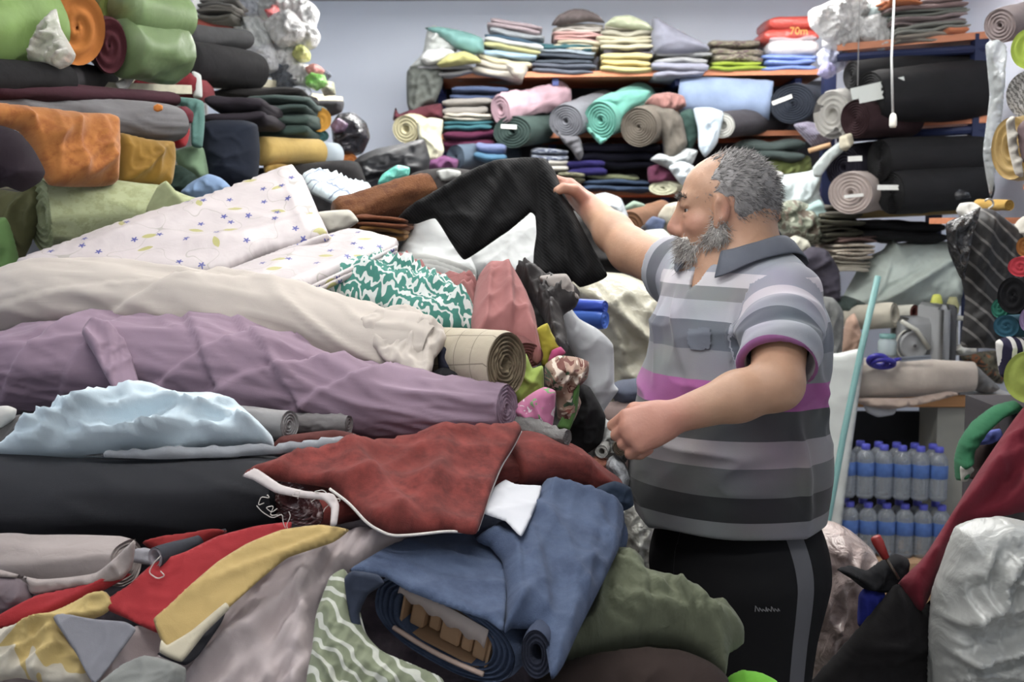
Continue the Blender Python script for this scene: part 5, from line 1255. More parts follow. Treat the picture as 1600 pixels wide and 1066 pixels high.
# ---------------------------------------------------------------- back shelves
def fold_(label, x0, x1, y0, y1, rgb, Y=5.93, layers=2, dep=0.34, tilt=0.0, amp=0.020, mat=None, **kw):
    return folded('folded_fabric', label, FABRIC, x0, x1, y0, y1, Y, mat or cloth(rgb), layers, dep, tilt, 0.0, amp, **kw)
def lump(label, out, Y, th, rgb, wr=(0.02, 0.05, 0.5, 2.2), mat=None, name='crumpled_cloth', cat=FABRIC, **kw):
    return pillow(name, label, cat, out, Y, th, mat or cloth(rgb), wr=wr, **kw)
def rollb(label, a, b, ra, rb, rgb, ends='a', sq=1.0, mat=None, tagc=None, **kw):
    o, d = roll('fabric_roll', label, 'fabric roll', a, b, ra, rb, mat or cloth(rgb), sq, ends, **kw)
    if tagc:
        (px, py, Y, w, h, rot) = tagc; c = at(px, py, Y); R = np.array([math.cos(rot), 0, -math.sin(rot)]); U = np.array([math.sin(rot), 0, math.cos(rot)])
        card(o, c, R, U, w*Y/FPX, h*Y/FPX)
    return o
# top shelf, left to right
T = 5.92
lump('dark grey leafy cloth hanging off left end of top shelf', [(636, 112), (655, 98), (690, 104), (692, 130), (680, 160), (660, 168), (645, 190), (636, 160)], 5.96, 0.05, (94, 98, 94), (0.03, 0.04, 1.3, 2))
fold_('pale grey folded cloth at left end of top shelf', 657, 742, 103, 117, (192, 192, 196))
lump('silver grey cloth drooping at left end of top shelf', [(640, 106), (660, 84), (668, 46), (680, 40), (700, 58), (716, 76), (700, 92), (676, 108)], 5.95, 0.07, (178, 182, 180), (0.03, 0.05, 1.0, 2.5))
lump('white folded cloth under silver drape on top shelf', [(656, 92), (668, 78), (700, 76), (712, 84), (690, 96), (668, 102)], 5.88, 0.05, (212, 214, 212))
lump('olive yellow rumpled cloth on top shelf', [(682, 100), (700, 86), (725, 80), (745, 88), (752, 98), (720, 102), (690, 106)], 5.86, 0.05, (178, 174, 108))
lump('shiny teal folded cloth on top of grey pile, top shelf', [(664, 44), (690, 42), (730, 50), (754, 60), (756, 82), (738, 86), (712, 76), (694, 62)], 5.90, 0.06, (104, 150, 146), (0.015, 0.06, 0.3, 3), mat=cloth((104, 150, 146), rough=0.45))
tl = 0.14
for (y0, y1, x0, x1, c, lb) in ((97, 119, 738, 822, (188, 182, 170), 'beige grey cloth at base of tilted pile on top shelf'), (88, 98, 742, 832, (206, 198, 164), 'cream cloth second from base of tilted pile'),
        (78, 89, 750, 842, (164, 196, 220), 'sky blue cloth in tilted pile'), (71, 79, 752, 846, (184, 184, 130), 'yellow olive cloth in tilted pile'), (63, 72, 754, 850, (190, 194, 196), 'light grey cloth in tilted pile'),
        (55, 64, 756, 852, (62, 88, 108), 'dark blue cloth in tilted pile'), (46, 56, 758, 852, (160, 166, 172), 'mid grey cloth near top of tilted pile'), (34, 47, 762, 846, (172, 156, 162), 'dusty mauve cloth topping tilted pile')):
    fold_(lb, x0, x1, y0, y1, c, T, 1 if y1-y0 < 12 else 2, tilt=tl)
lump('beige cloth tail hanging over top shelf edge', [(790, 100), (822, 100), (824, 112), (815, 126), (800, 118)], 5.84, 0.03, (180, 174, 162))
for (y0, y1, x0, x1, c, lb) in ((98, 113, 828, 932, (104, 110, 124), 'slate blue cloth at base of second pile on top shelf'), (84, 99, 834, 930, (78, 86, 98), 'dark slate cloth in second pile'), (76, 85, 838, 932, (164, 178, 190), 'pale blue grey cloth in second pile'), (67, 77, 842, 928, (62, 108, 116), 'deep teal cloth topping second pile')):
    fold_(lb, x0, x1, y0, y1, c, T, 2, tilt=0.05)
for (y0, y1, x0, x1, c, lb) in ((62, 78, 866, 940, (214, 204, 176), 'cream cloth under pink cloth on top shelf'), (48, 64, 864, 944, (214, 170, 166), 'salmon pink folded cloth on top shelf'), (34, 50, 866, 944, (206, 200, 192), 'off-white rumpled cloth above pink cloth')):
    fold_(lb, x0, x1, y0, y1, c, T+0.02, 3, tilt=0.03, amp=0.02)
lump('brown grey cloth bundle crowning the middle pile', [(862, 40), (872, 24), (892, 15), (915, 15), (935, 24), (945, 36), (920, 34), (890, 38)], T, 0.07, (108, 98, 98), (0.025, 0.05, 0.3, 2))
for (y0, y1, x0, x1, c, lb) in ((84, 111, 937, 1020, (232, 214, 146), 'pale yellow thick folded cloth on top shelf'), (75, 86, 942, 1020, (108, 104, 112), 'charcoal mauve cloth on pale yellow cloth'), (54, 76, 936, 1024, (206, 200, 172), 'cream beige folded cloth above charcoal fold'), (38, 55, 940, 1020, (184, 180, 162), 'khaki beige crumpled fold near top of cream pile')):
    fold_(lb, x0, x1, y0, y1, c, T-0.02, 2 if y1-y0 < 20 else 3, tilt=0.0, amp=0.018)
lump('pale green cloth topping the cream pile', [(945, 40), (960, 26), (985, 24), (1012, 36), (1022, 50), (990, 46)], T, 0.06, (196, 204, 172), (0.02, 0.05, 0.3, 2))
fold_('lavender grey thick fold on top shelf', 1022, 1108, 97, 121, (160, 162, 180), T-0.04, 2)
fold_('light grey rumpled cloth between lavender folds', 1022, 1112, 80, 99, (172, 174, 176), T, 2, amp=0.025)
lump('lavender grey cloth propped up in a wedge on top shelf', [(1020, 82), (1018, 30), (1026, 27), (1036, 34), (1070, 52), (1104, 70), (1108, 80), (1060, 84)], T, 0.08, (146, 148, 164), (0.012, 0.06, -0.5, 3))
fold_('lime green folded cloth on top shelf', 1108, 1194, 95, 109, (160, 182, 44), T, 2)
fold_('olive camouflage folded cloth above lime fold', 1110, 1196, 63, 96, (138, 132, 112), T+0.02, 3, amp=0.02, mat=cloth((138, 132, 112), pat=pat_spots([(92, 90, 74), (176, 170, 150), (110, 88, 96)], 22, 0.56), name='camo'))
# wrapped packs at right end of the top shelf
def pack(label, x0, x1, y0, y1, rgb, layers, mark=None):
    o = fold_(label, x0, x1, y0, y1, rgb, T-0.02, layers, 0.3, mat=plastic(rgb, 0.0, 0.25, 1.0, 0.4, 25), amp=0.012)
    o.name = 'wrapped_pack'; o['category'] = 'pack'
    return o
pack('blue plastic wrapped cloth pack on top shelf', 1194, 1280, 84, 109, (120, 148, 214), 3)
pack('white plastic wrapped cloth pack above blue pack', 1197, 1280, 62, 85, (206, 204, 208), 1)
pk = pack('red plastic wrapped cloth pack with yellow print on top', 1196, 1281, 26, 63, (200, 76, 66), 2)
def text_mesh(body, size, loc, mat, name, parent, rot=(math.pi/2, 0, 0), ext=0.0008):
    cu = bpy.data.curves.new(name, 'FONT'); cu.body = body; cu.size = size; cu.extrude = ext; cu.align_x = 'CENTER'
    tmp = link(bpy.data.objects.new('tmp_text', cu)); dg = bpy.context.evaluated_depsgraph_get()
    me = bpy.data.meshes.new_from_object(tmp.evaluated_get(dg)); bpy.data.objects.remove(tmp); bpy.data.curves.remove(cu)
    me.materials.clear(); me.materials.append(mat); o = link(bpy.data.objects.new(name, me)); o.parent = parent
    o.location = Vector(loc)-Vector(parent['_o']); o.rotation_euler = rot; return o
text_mesh('70m', 0.05, at(1248, 54, T-0.045), plain((214, 160, 60), 0.5, name='yellow_print'), 'pack_print', pk)
fold_('white cloth strip under red pack', 1198, 1280, 55, 64, (206, 190, 196), T-0.03, 1)

# second shelf
Q = 5.90
lump('burgundy cloth over cream roll at left of second shelf', [(614, 188), (618, 168), (624, 178), (650, 168), (690, 162), (692, 188), (655, 192), (628, 190)], 5.95, 0.06, (98, 48, 58))
rollb('cream roll end sticking out left of second shelf', (634, 202, 5.84), (690, 190, 6.15), 22, 20, (214, 206, 166), 'a', 1.1, turns=3, hole=0.3)
lump('cream cloth tail hanging from cream roll', [(652, 192), (672, 184), (692, 188), (690, 215), (694, 236), (684, 252), (660, 250), (656, 230)], 5.80, 0.04, (216, 214, 186), (0.015, 0.05, 1.5, 3))
for (y0, y1, x0, x1, c, lb, am) in ((203, 233, 690, 772, (92, 38, 66), 'dark magenta folded cloth on second shelf', 0.02), (186, 203, 690, 769, (58, 112, 122), 'teal blue folded cloth on second shelf', 0.015), (176, 188, 690, 767, (206, 198, 184), 'white rumpled cloth above teal fold', 0.02), (152, 178, 690, 768, (146, 142, 136), 'grey rolled blanket on second shelf', 0.015), (135, 155, 702, 792, (70, 84, 116), 'navy shiny fold topping grey blanket', 0.01)):
    fold_(lb, x0, x1, y0, y1, c, Q, 2, amp=am)
rollb('pink towelling roll on second shelf', (782, 172, 5.84), (880, 148, 6.1), 23, 20, (190, 156, 168), 'a', 1.0, turns=3, hole=0.3, wr=(0.016, 0.03, 0.5, 1))
rollb('dark green roll with paper tag on second shelf', (800, 206, 5.82), (862, 200, 6.15), 25, 22, (62, 80, 76), 'a', 1.4, tagc=(795, 198, 5.79, 24, 6, 0.05))
rollb('mid grey felt roll on second shelf', (884, 190, 5.80), (945, 165, 6.2), 27, 25, (118, 120, 128), 'a', 1.1, turns=6)
lump('grey felt tail hanging below grey roll', [(862, 195), (880, 212), (905, 214), (912, 240), (905, 252), (893, 235), (880, 222)], 5.78, 0.03, (104, 104, 110))
rollb('sea green roll with loose outer turn on second shelf', (938, 188, 5.76), (1002, 158, 6.15), 30, 30, (92, 158, 144), 'a', 0.95, turns=5)
lump('sea green pointed flap below sea green roll', [(914, 190), (922, 208), (938, 226), (952, 214), (966, 192), (958, 210), (942, 216), (926, 205)], 5.74, 0.02, (100, 172, 156))
lump('sea green cloth drawn back over sea green roll', [(926, 160), (950, 146), (985, 140), (1016, 142), (1008, 160), (985, 172), (968, 190), (955, 165)], 5.78, 0.04, (98, 164, 150), (0.012, 0.05, 0.3, 3))
rollb('taupe felt roll with wound end on second shelf', (998, 199, 5.72), (1050, 180, 6.15), 31, 30, (112, 104, 94), 'a', 1.0, turns=7, hole=0.1)
lump('taupe felt tail hanging right of taupe roll', [(1020, 172), (1050, 170), (1066, 185), (1074, 225), (1060, 245), (1040, 252), (1034, 215)], 5.76, 0.04, (104, 98, 90), (0.012, 0.06, 1.5, 3))
lump('terracotta pink cloth above taupe roll', [(1006, 164), (1020, 148), (1045, 144), (1068, 150), (1072, 166), (1050, 176), (1025, 172)], 5.86, 0.05, (164, 118, 112))
rollb('light blue denim roll under right part of top shelf', (1205, 158, 5.90), (1062, 148, 6.0), 31, 30, (142, 162, 196), '', 0.8)
rollb('dark navy roll end with paper tag beside light blue roll', (1238, 162, 5.78), (1285, 165, 6.2), 31, 30, (54, 60, 72), 'a', 1.2, turns=8, hole=0.05, tagc=(1222, 156, 5.75, 32, 6, -0.36))
lump('pale icy blue cloth hanging from second shelf', [(1084, 170), (1110, 168), (1132, 176), (1128, 195), (1120, 225), (1102, 246), (1092, 230), (1090, 200)], 5.74, 0.05, (198, 214, 228), (0.02, 0.05, 1.5, 3), mat=cloth((198, 214, 228), k=0.95))
rollb('ivory edged charcoal roll beside icy blue cloth', (1128, 196, 5.72), (1215, 186, 6.1), 20, 20, (70, 68, 74), 'a', 1.2, turns=3, hole=0.4, endmat=cloth((196, 196, 190)))
lump('dark green crushed cloth beside taupe tail', [(1062, 178), (1080, 170), (1092, 190), (1090, 215), (1078, 240), (1068, 222)], 5.82, 0.04, (58, 84, 78))
fold_('charcoal folded cloth on second shelf right', 1125, 1215, 176, 196, (58, 60, 68), 5.95, 2)
# third shelf
fold_('navy black cloth under taupe roll', 900, 1030, 226, 262, (40, 40, 56), 5.9, 3)
fold_('deep violet blue folded cloth on third shelf', 888, 950, 250, 274, (54, 48, 112), 5.86, 2)
rollb('steel blue roll on third shelf', (712, 246, 5.85), (800, 240, 6.1), 20, 20, (88, 104, 122), 'a', 1.1, turns=5)
fold_('periwinkle shiny fold above steel blue roll', 738, 792, 224, 238, (112, 124, 164), 5.82, 1)
fold_('bright teal blue fold on third shelf', 738, 796, 238, 252, (72, 116, 146), 5.80, 1)
lump('orchid purple cloth at left of third shelf', [(664, 262), (672, 246), (690, 242), (716, 250), (712, 266), (690, 270)], 5.82, 0.05, (124, 76, 118))
fold_('white cloth with navy print on third shelf', 828, 888, 232, 250, (150, 160, 178), 5.85, 2, mat=cloth((170, 178, 190), pat=pat_spots([(52, 60, 90)], 30, 0.5), name='navy_print'))
fold_('off-white cloth beside violet fold', 856, 890, 251, 268, (206, 202, 194), 5.86, 2)
fold_('olive patterned fold on third shelf', 870, 916, 268, 285, (140, 138, 112), 5.84, 2, mat=cloth((140, 138, 112), pat=pat_spots([(84, 84, 66)], 30, 0.52), name='olive_print'))
fold_('thin olive green fold on third shelf', 916, 1000, 272, 280, (116, 122, 92), 5.86, 1)
fold_('dark blue fold on third shelf', 908, 1022, 281, 299, (52, 68, 92), 5.84, 2)
fold_('black brown fold filling third shelf left', 760, 905, 284, 301, (48, 46, 46), 5.9, 2)
lump('wine red cloth on third shelf', [(1012, 262), (1030, 256), (1062, 262), (1066, 280), (1040, 288), (1014, 286)], 5.82, 0.05, (112, 58, 84))
lump('silver grey twisted cloth hanging at centre of third shelf', [(1016, 250), (1030, 240), (1052, 244), (1072, 232), (1090, 236), (1082, 256), (1064, 274), (1040, 262)], 5.74, 0.04, (176, 182, 184), (0.02, 0.03, 0.5, 2))
rollb('cream green roll on third shelf', (1036, 294, 5.78), (1075, 290, 6.1), 11, 11, (206, 206, 176), 'a', 2.2, turns=2)
lump('icy white cloth beside the man\'s forehead', [(1045, 262), (1066, 250), (1086, 262), (1080, 282), (1066, 290)], 5.7, 0.04, (204, 214, 220))
fold_('slate green roll-like fold on third shelf right', 1150, 1262, 220, 250, (84, 98, 96), 5.86, 2, amp=0.02)
lump('grass green crushed cloth behind the man\'s head', [(1180, 256), (1200, 248), (1230, 246), (1264, 244), (1268, 268), (1250, 280), (1215, 276), (1186, 280)], 5.97, 0.07, (136, 150, 86), (0.03, 0.05, 1.2, 2))
lump('multicoloured striped cloth sloping down beside white roll', [(1240, 196), (1262, 190), (1285, 196), (1302, 214), (1296, 226), (1268, 228)], 5.6, 0.04, (148, 146, 158), mat=cloth((150, 150, 164), pat=pat_lines((96, 80, 110), 60, 3, 0.6), name='stripes'))
G_ = G().tube([at(1264, 236, 5.55), at(1298, 226, 5.5)], 0.012, 8).build('wooden_stick', wood((186, 150, 110)), None, True); tag(G_, 'short wooden stick beside striped cloth', 'stick')
# heap under the back shelves, right of the man's head
lump('white cotton cloth piled behind the man\'s head', [(1195, 300), (1208, 276), (1235, 272), (1262, 268), (1284, 262), (1280, 300), (1290, 330), (1262, 340), (1225, 336), (1205, 325)], 5.3, 0.09, (208, 220, 222), (0.03, 0.05, 0.8, 2.5), mat=cloth((208, 222, 224), k=0.95))
fold_('small white folded cloth behind the man\'s head', 1194, 1226, 268, 300, (206, 206, 202), 5.25, 3)
lump('grey green camouflage cloth right of the man\'s neck', [(1214, 320), (1240, 312), (1270, 322), (1292, 345), (1290, 378), (1260, 384), (1226, 372), (1212, 350)], 5.15, 0.08, (138, 142, 124), (0.03, 0.04, 0.8, 2), mat=cloth((140, 146, 128), pat=pat_spots([(92, 98, 84), (178, 182, 164), (120, 108, 96)], 24, 0.56), name='grey_camo'))
lump('orange pink scrap behind the man\'s nape', [(1200, 322), (1214, 318), (1220, 340), (1212, 350), (1200, 345)], 5.1, 0.03, (206, 140, 104))
lump('pale mint cloth below white cotton', [(1248, 330), (1280, 312), (1292, 330), (1284, 345), (1258, 345)], 5.12, 0.05, (176, 206, 204))
lump('ivory cloth bundle above the man\'s shoulder', [(1226, 378), (1242, 368), (1262, 376), (1268, 392), (1250, 398), (1230, 394)], 5.0, 0.05, (204, 202, 184))
lump('dark plum cloth behind the man\'s shoulder', [(1244, 404), (1266, 386), (1290, 390), (1310, 420), (1312, 470), (1290, 470), (1262, 430)], 4.9, 0.08, (74, 70, 82))
fold_('olive brown folds beside grey camouflage cloth', 1284, 1352, 336, 356, (92, 90, 76), 5.0, 3)
fold_('dark olive folds below olive brown folds', 1286, 1350, 356, 378, (70, 68, 56), 5.0, 3)
fold_('grey brown cloth over dark folds', 1290, 1345, 320, 338, (104, 100, 92), 5.02, 2)
fold_('cream and brown striped folded stack', 1303, 1366, 382, 405, (188, 180, 168), 4.95, 4, mat=cloth((176, 166, 150), pat=pat_spots([(120, 86, 74)], 40, 0.6), name='cream_brown'))
fold_('maroon fold on striped stack', 1310, 1372, 370, 382, (92, 70, 66), 4.97, 2)
fold_('beige folds under striped stack', 1300, 1362, 405, 425, (158, 152, 138), 4.95, 3)
fold_('wide black fold under lowest rack board', 1340, 1484, 345, 378, (34, 34, 36), 5.0, 2)

# behind the raised arm
lump('clear white plastic bag behind raised forearm', [(908, 330), (920, 308), (945, 301), (970, 310), (982, 340), (980, 366), (940, 360), (915, 350)], 4.6, 0.12, (206, 214, 220), (0.03, 0.05, 0.7, 2), mat=plastic((214, 222, 228), 0.15, 0.2, 1.1), name='plastic_bag', cat='plastic bag')
rollb('brown roll between white bag and the man\'s face', (984, 352, 4.7), (1034, 330, 5.1), 22, 18, (132, 92, 64), 'a', 1.0, turns=3)
lump('sage green scrap above brown roll', [(974, 325), (990, 314), (1008, 320), (1004, 332), (980, 334)], 4.9, 0.03, (138, 160, 142))
lump('white cotton bundle under raised forearm', [(992, 372), (1010, 360), (1036, 358), (1050, 372), (1046, 398), (1010, 396)], 4.3, 0.08, (218, 222, 212), mat=cloth((218, 222, 212), k=0.95))
lump('cream cloth with floral print beside the man\'s nose', [(1028, 338), (1040, 320), (1060, 316), (1070, 340), (1064, 400), (1046, 404), (1040, 365)], 4.4, 0.06, (204, 196, 176), (0.02, 0.05, 1.4, 2.5))
lump('blue and white scrap beside white bundle', [(1008, 350), (1020, 338), (1040, 345), (1034, 362), (1014, 364)], 4.35, 0.03, (96, 108, 140))
lump('charcoal cloth below brown roll', [(985, 375), (1005, 352), (1025, 345), (1020, 365), (1000, 380)], 4.5, 0.03, (66, 66, 70))
bagc = plastic((196, 192, 172), 0.25, 0.22, 1.0, 0.5, 16)
lump('big dusty clear plastic bag of beige cloth under raised arm', [(888, 450), (905, 432), (930, 425), (975, 428), (1015, 445), (1040, 470), (1050, 540), (1040, 700), (1030, 1120), (930, 1120), (930, 700), (930, 560), (915, 500)], 3.7, 0.16, (176, 172, 152), (0.035, 0.07, -0.6, 2.5), mat=bagc, name='plastic_bag', cat='plastic bag', folds=[((910, 440), (1015, 530), 0.04, 0.02), ((950, 590), (1030, 540), 0.04, 0.03)])
lump('beige blanket inside big dusty bag', [(905, 470), (935, 445), (990, 450), (1025, 490), (1030, 560), (1025, 1080), (940, 1080), (930, 520)], 3.95, 0.10, (168, 158, 132))
for k, (y, c, lb) in enumerate(((480, (60, 92, 206), 'upper bright blue plastic roll under raised arm'), (500, (72, 120, 222), 'lower bright blue plastic roll under raised arm'))):
    roll('plastic_roll', lb, 'roll', (945, y, 3.3), (898, y-3, 3.35), 10+4*k, 9+4*k, plain(c, 0.35, name='blue_plastic'), 1.0, 'a', turns=2)
lump('white paper-like sheet hanging beside flowered scarf', [(872, 480), (886, 474), (905, 498), (935, 515), (958, 540), (960, 600), (966, 610), (945, 640), (938, 660), (915, 620), (905, 570), (884, 530)], 2.75, 0.03, (208, 212, 216), (0.014, 0.06, 1.1, 3), mat=cloth((210, 214, 218), k=0.9))
lump('slate blue box shaped bundle beside white sheet', [(952, 604), (970, 594), (1010, 592), (1012, 630), (965, 632)], 3.2, 0.08, (92, 98, 116), (0.008, 0.06, 0.2, 2))
lump('dull brown bundle under slate bundle', [(930, 634), (1005, 628), (1008, 700), (1004, 1265), (940, 1265), (934, 700)], 3.15, 0.08, (124, 106, 102), (0.008, 0.06, 0.2, 2))
lump('black coat like cloth behind grey ruched roll', [(876, 690), (892, 630), (905, 600), (922, 606), (946, 650), (940, 690), (910, 712), (885, 705)], 2.5, 0.06, (34, 34, 36))
lump('white ruffled lace cloth in front of the fist', [(896, 692), (912, 680), (922, 655), (930, 640), (948, 655), (985, 660), (990, 700), (975, 720), (940, 715), (915, 712)], 2.55, 0.05, (214, 216, 212), (0.03, 0.025, 1.0, 1.5), edge=7)
rollb('white ribbon roll end beside the fist', (940, 706, 2.44), (955, 690, 2.6), 11, 11, (196, 196, 192), 'a', 1.0, turns=2, hole=0.5)
rollb('brown cord reel beside the fist', (970, 700, 2.42), (975, 685, 2.6), 13, 13, (96, 84, 70), 'a', 0.9, turns=3, hole=0.35)
lump('grey plastic wrap below the fist', [(945, 725), (958, 712), (975, 722), (985, 745), (978, 765), (958, 762)], 2.45, 0.05, (188, 192, 198), mat=plastic((196, 200, 206), 0.2), name='plastic_bag', cat='plastic bag')
lump('peach scrap under white lace', [(920, 718), (935, 712), (950, 718), (950, 735), (930, 735)], 2.46, 0.02, (196, 128, 104))
lump('clear plastic bag on floor between heap and man', [(940, 800), (960, 770), (990, 775), (1020, 800), (1030, 880), (1000, 900), (950, 870)], 2.9, 0.08, (196, 198, 194), (0.03, 0.05, 0.4, 2), mat=plastic((200, 200, 190), 0.2), name='plastic_bag', cat='plastic bag')
lump('pale beige cloth stack on floor behind khaki cloth', [(930, 860), (1030, 850), (1040, 1300), (930, 1300)], 3.0, 0.12, (176, 172, 146), (0.01, 0.05, 0.1, 4))
# dark bank behind the crest, left of the shelves
lump('black shiny cloth bank between left rack and shelves', [(540, 275), (560, 245), (590, 232), (630, 224), (662, 218), (672, 250), (668, 285), (700, 300), (690, 345), (560, 345)], 4.6, 0.14, (40, 42, 48), (0.04, 0.06, 0.5, 3), mat=cloth((40, 42, 48), rough=0.5, spec=0.5))
lump('dark brown cloth behind rust towelling', [(640, 275), (700, 262), (760, 270), (880, 300), (890, 380), (640, 380)], 4.4, 0.12, (58, 54, 54), (0.03, 0.06, 0.3, 3))
lump('white cloth strip above raised black cloth', [(682, 268), (700, 264), (720, 268), (716, 280), (690, 284)], 4.31, 0.03, (214, 216, 212))
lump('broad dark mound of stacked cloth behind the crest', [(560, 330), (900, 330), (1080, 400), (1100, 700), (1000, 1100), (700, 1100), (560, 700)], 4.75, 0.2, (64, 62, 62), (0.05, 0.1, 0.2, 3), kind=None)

# plastic odds and ends at the corners of the shelves
pb = random.Random(21)
def baglets(label0, cells, Y, group):
    for i, (cx, cy, r, c, lb) in enumerate(cells):
        n = 9; r = r*1.3; out = [(cx+r*pb.uniform(0.75, 1.2)*math.cos(2*math.pi*k/n), cy+r*pb.uniform(0.75, 1.15)*math.sin(2*math.pi*k/n)) for k in range(n)]
        pillow('plastic_bag', lb, 'plastic bag', out, Y+pb.uniform(-0.12, 0.12), 0.07, plastic(tuple(min(250, int(q*1.22)) for q in c), 0.3, 0.10, 1.1, 1.0, 40), wr=(0.04, 0.028, pb.uniform(0, 3), 2.0), group=group, edge=3)
baglets('', [(385, 20, 24, (178, 182, 190), 'crinkled clear plastic bag topmost at left of upper left pile'), (425, 12, 22, (188, 192, 196), 'clear plastic bag top middle of upper left pile'), (462, 22, 26, (196, 204, 212), 'pale blue plastic bag upper right of upper left pile'),
    (428, 22, 9, (196, 84, 84), 'tiny red pouch in upper left plastic pile'), (398, 52, 24, (186, 190, 196), 'clear plastic bag beside black roll, upper left'), (445, 48, 24, (202, 204, 208), 'white plastic bag middle of upper left pile'), (474, 58, 18, (190, 196, 190), 'grey plastic bag right edge of upper left pile'),
    (408, 66, 12, (150, 180, 112), 'small green packet in upper left plastic pile'), (446, 62, 14, (148, 186, 150), 'small mint packet in upper left plastic pile'), (405, 92, 24, (184, 186, 198), 'lilac clear plastic bag above cream shelf board'), (440, 88, 24, (196, 200, 216), 'bluish clear plastic bag low in upper left pile'),
    (473, 85, 11, (186, 190, 110), 'small yellow green packet in upper left pile'), (420, 105, 16, (70, 78, 94), 'navy packet low in upper left pile'), (448, 128, 22, (74, 78, 86), 'dark grey plastic bag hanging at cream shelf board'), (468, 118, 18, (196, 200, 210), 'clear plastic bag tail beside dark grey bag'),
    (494, 128, 12, (126, 200, 90), 'bright green packet on cream shelf board'), (492, 110, 10, (196, 130, 124), 'coral packet behind bright green packet'), (505, 118, 9, (60, 64, 76), 'small dark packet right of coral packet'), (513, 138, 10, (150, 150, 128), 'small beige packet at right end of cream board'),
    (470, 148, 12, (176, 180, 190), 'clear wisp of plastic under dark grey bag'), (462, 152, 6, (206, 158, 74), 'small orange scrap under dark grey bag')], 4.85, 'plastic bags on the left rack')
baglets('', [(1300, 30, 26, (190, 192, 194), 'clear plastic bag leftmost in upper right pile'), (1300, 24, 7, (214, 96, 60), 'small orange packet in upper right plastic pile'), (1325, 10, 24, (206, 206, 196), 'cream plastic bag at top of upper right pile'), (1355, 20, 24, (190, 194, 198), 'clear plastic bag top middle of upper right pile'),
    (1380, 14, 18, (170, 186, 186), 'grey green plastic bag right of upper right pile'), (1335, 50, 26, (204, 204, 208), 'white crinkled bag middle of upper right pile'), (1372, 48, 24, (188, 194, 192), 'clear bag beside grey folded stack'), (1310, 62, 20, (190, 200, 200), 'pale bag left middle of upper right pile'),
    (1300, 92, 20, (168, 172, 206), 'periwinkle plastic bag hanging low in upper right pile'), (1330, 84, 22, (200, 204, 208), 'clear bag hanging low in upper right pile'), (1355, 76, 18, (196, 206, 200), 'pale green bag low in upper right pile'), (1292, 112, 12, (150, 146, 186), 'violet plastic tail at bottom of upper right pile')], 5.2, 'plastic bags on the right rack')

# ---------------------------------------------------------------- right-hand rack
Kb = cloth((32, 32, 34), rough=0.7, cr=0.1)
for (y0, y1, x0, x1, c, lb) in ((50, 64, 1398, 1512, (160, 152, 140), 'sand folded cloth at base of right rack top stack'), (36, 50, 1396, 1514, (148, 150, 142), 'grey green fold in right rack top stack'), (24, 37, 1394, 1512, (150, 134, 134), 'dusty brown fold in right rack top stack'), (12, 25, 1392, 1514, (128, 132, 124), 'dark sage fold in right rack top stack'), (-4, 13, 1390, 1514, (140, 118, 116), 'mauve fold topping right rack stack')):
    fold_(lb, x0, x1, y0, y1, c, 4.98, 2, tilt=-0.08)
fold_('orange scrap tucked in right rack top stack', 1480, 1512, 42, 52, (214, 128, 84), 4.93, 1, 0.2)
fold_('orange and green fold at very top of right rack stack', 1384, 1445, -4, 6, (206, 120, 70), 4.95, 2, 0.2)
rollb('big black roll upper shelf of right rack with white card', (1358, 152, 4.86), (1530, 140, 5.0), 40, 48, None, 'a', 1.15, mat=Kb, turns=9, hole=0.08)
o = rollb('black roll behind upper shelf of right rack', (1330, 118, 5.0), (1530, 112, 5.1), 22, 34, None, 'a', 1.3, mat=Kb, turns=4)
cd1 = G().box(at(1372, 138, 4.78), (0.21, 0.003, 0.045), R=Matrix.Rotation(-0.22, 3, 'Y')).box(at(1380, 148, 4.775), (0.19, 0.003, 0.030), R=Matrix.Rotation(-0.20, 3, 'Y')).build('paper_card', plain((196, 202, 198), 0.7, name='card_white')); tag(cd1, 'folded white card hanging in front of big black roll', 'card')
rollb('very dark maroon roll end at left of right rack', (1336, 186, 4.82), (1420, 182, 5.0), 30, 32, (54, 34, 38), 'a', 1.0, turns=7, hole=0.06)
rollb('white roll end with grey fold at left of right rack', (1300, 180, 4.95), (1345, 172, 5.3), 38, 36, (192, 190, 184), 'a', 0.8, turns=3, hole=0.3, endmat=cloth((196, 194, 188), pat=pat_spots([(110, 108, 106)], 9, 0.58), name='white_wound'))
lump('cream tail below white roll end', [(1312, 214), (1330, 208), (1334, 224), (1322, 236), (1312, 232)], 4.85, 0.03, (196, 188, 164))
lump('white net cloth twisted below white roll', [(1270, 262), (1290, 238), (1312, 222), (1322, 232), (1300, 252), (1282, 276), (1272, 276)], 4.9, 0.03, (196, 206, 204), (0.02, 0.03, 0.8, 3))
rollb('black roll middle shelf of right rack with small tag', (1374, 252, 4.84), (1530, 246, 4.98), 34, 36, None, 'a', 1.0, mat=Kb, turns=9, hole=0.06, tagc=(1336, 248, 4.80, 22, 8, -0.05))
rollb('dark ink blue roll beside middle black roll', (1318, 262, 4.95), (1372, 255, 5.2), 34, 34, (44, 42, 56), 'a', 0.9, turns=6)
rollb('lower black roll of right rack with long white tag', (1392, 302, 4.78), (1530, 292, 4.92), 34, 34, None, 'a', 1.05, mat=Kb, turns=9, hole=0.06, tagc=(1396, 293, 4.74, 50, 8, 0.0))
rollb('pinkish white roll end with folded card in right rack', (1328, 302, 4.82), (1372, 298, 5.1), 33, 31, (186, 172, 166), 'a', 1.1, turns=5, tagc=(1334, 306, 4.78, 30, 5, -0.1))
lump('black plastic scrap on lowest rack board', [(1478, 300), (1490, 290), (1508, 298), (1518, 310), (1490, 314)], 4.8, 0.03, (44, 46, 50), mat=plastic((50, 52, 56), 0.0, 0.2))
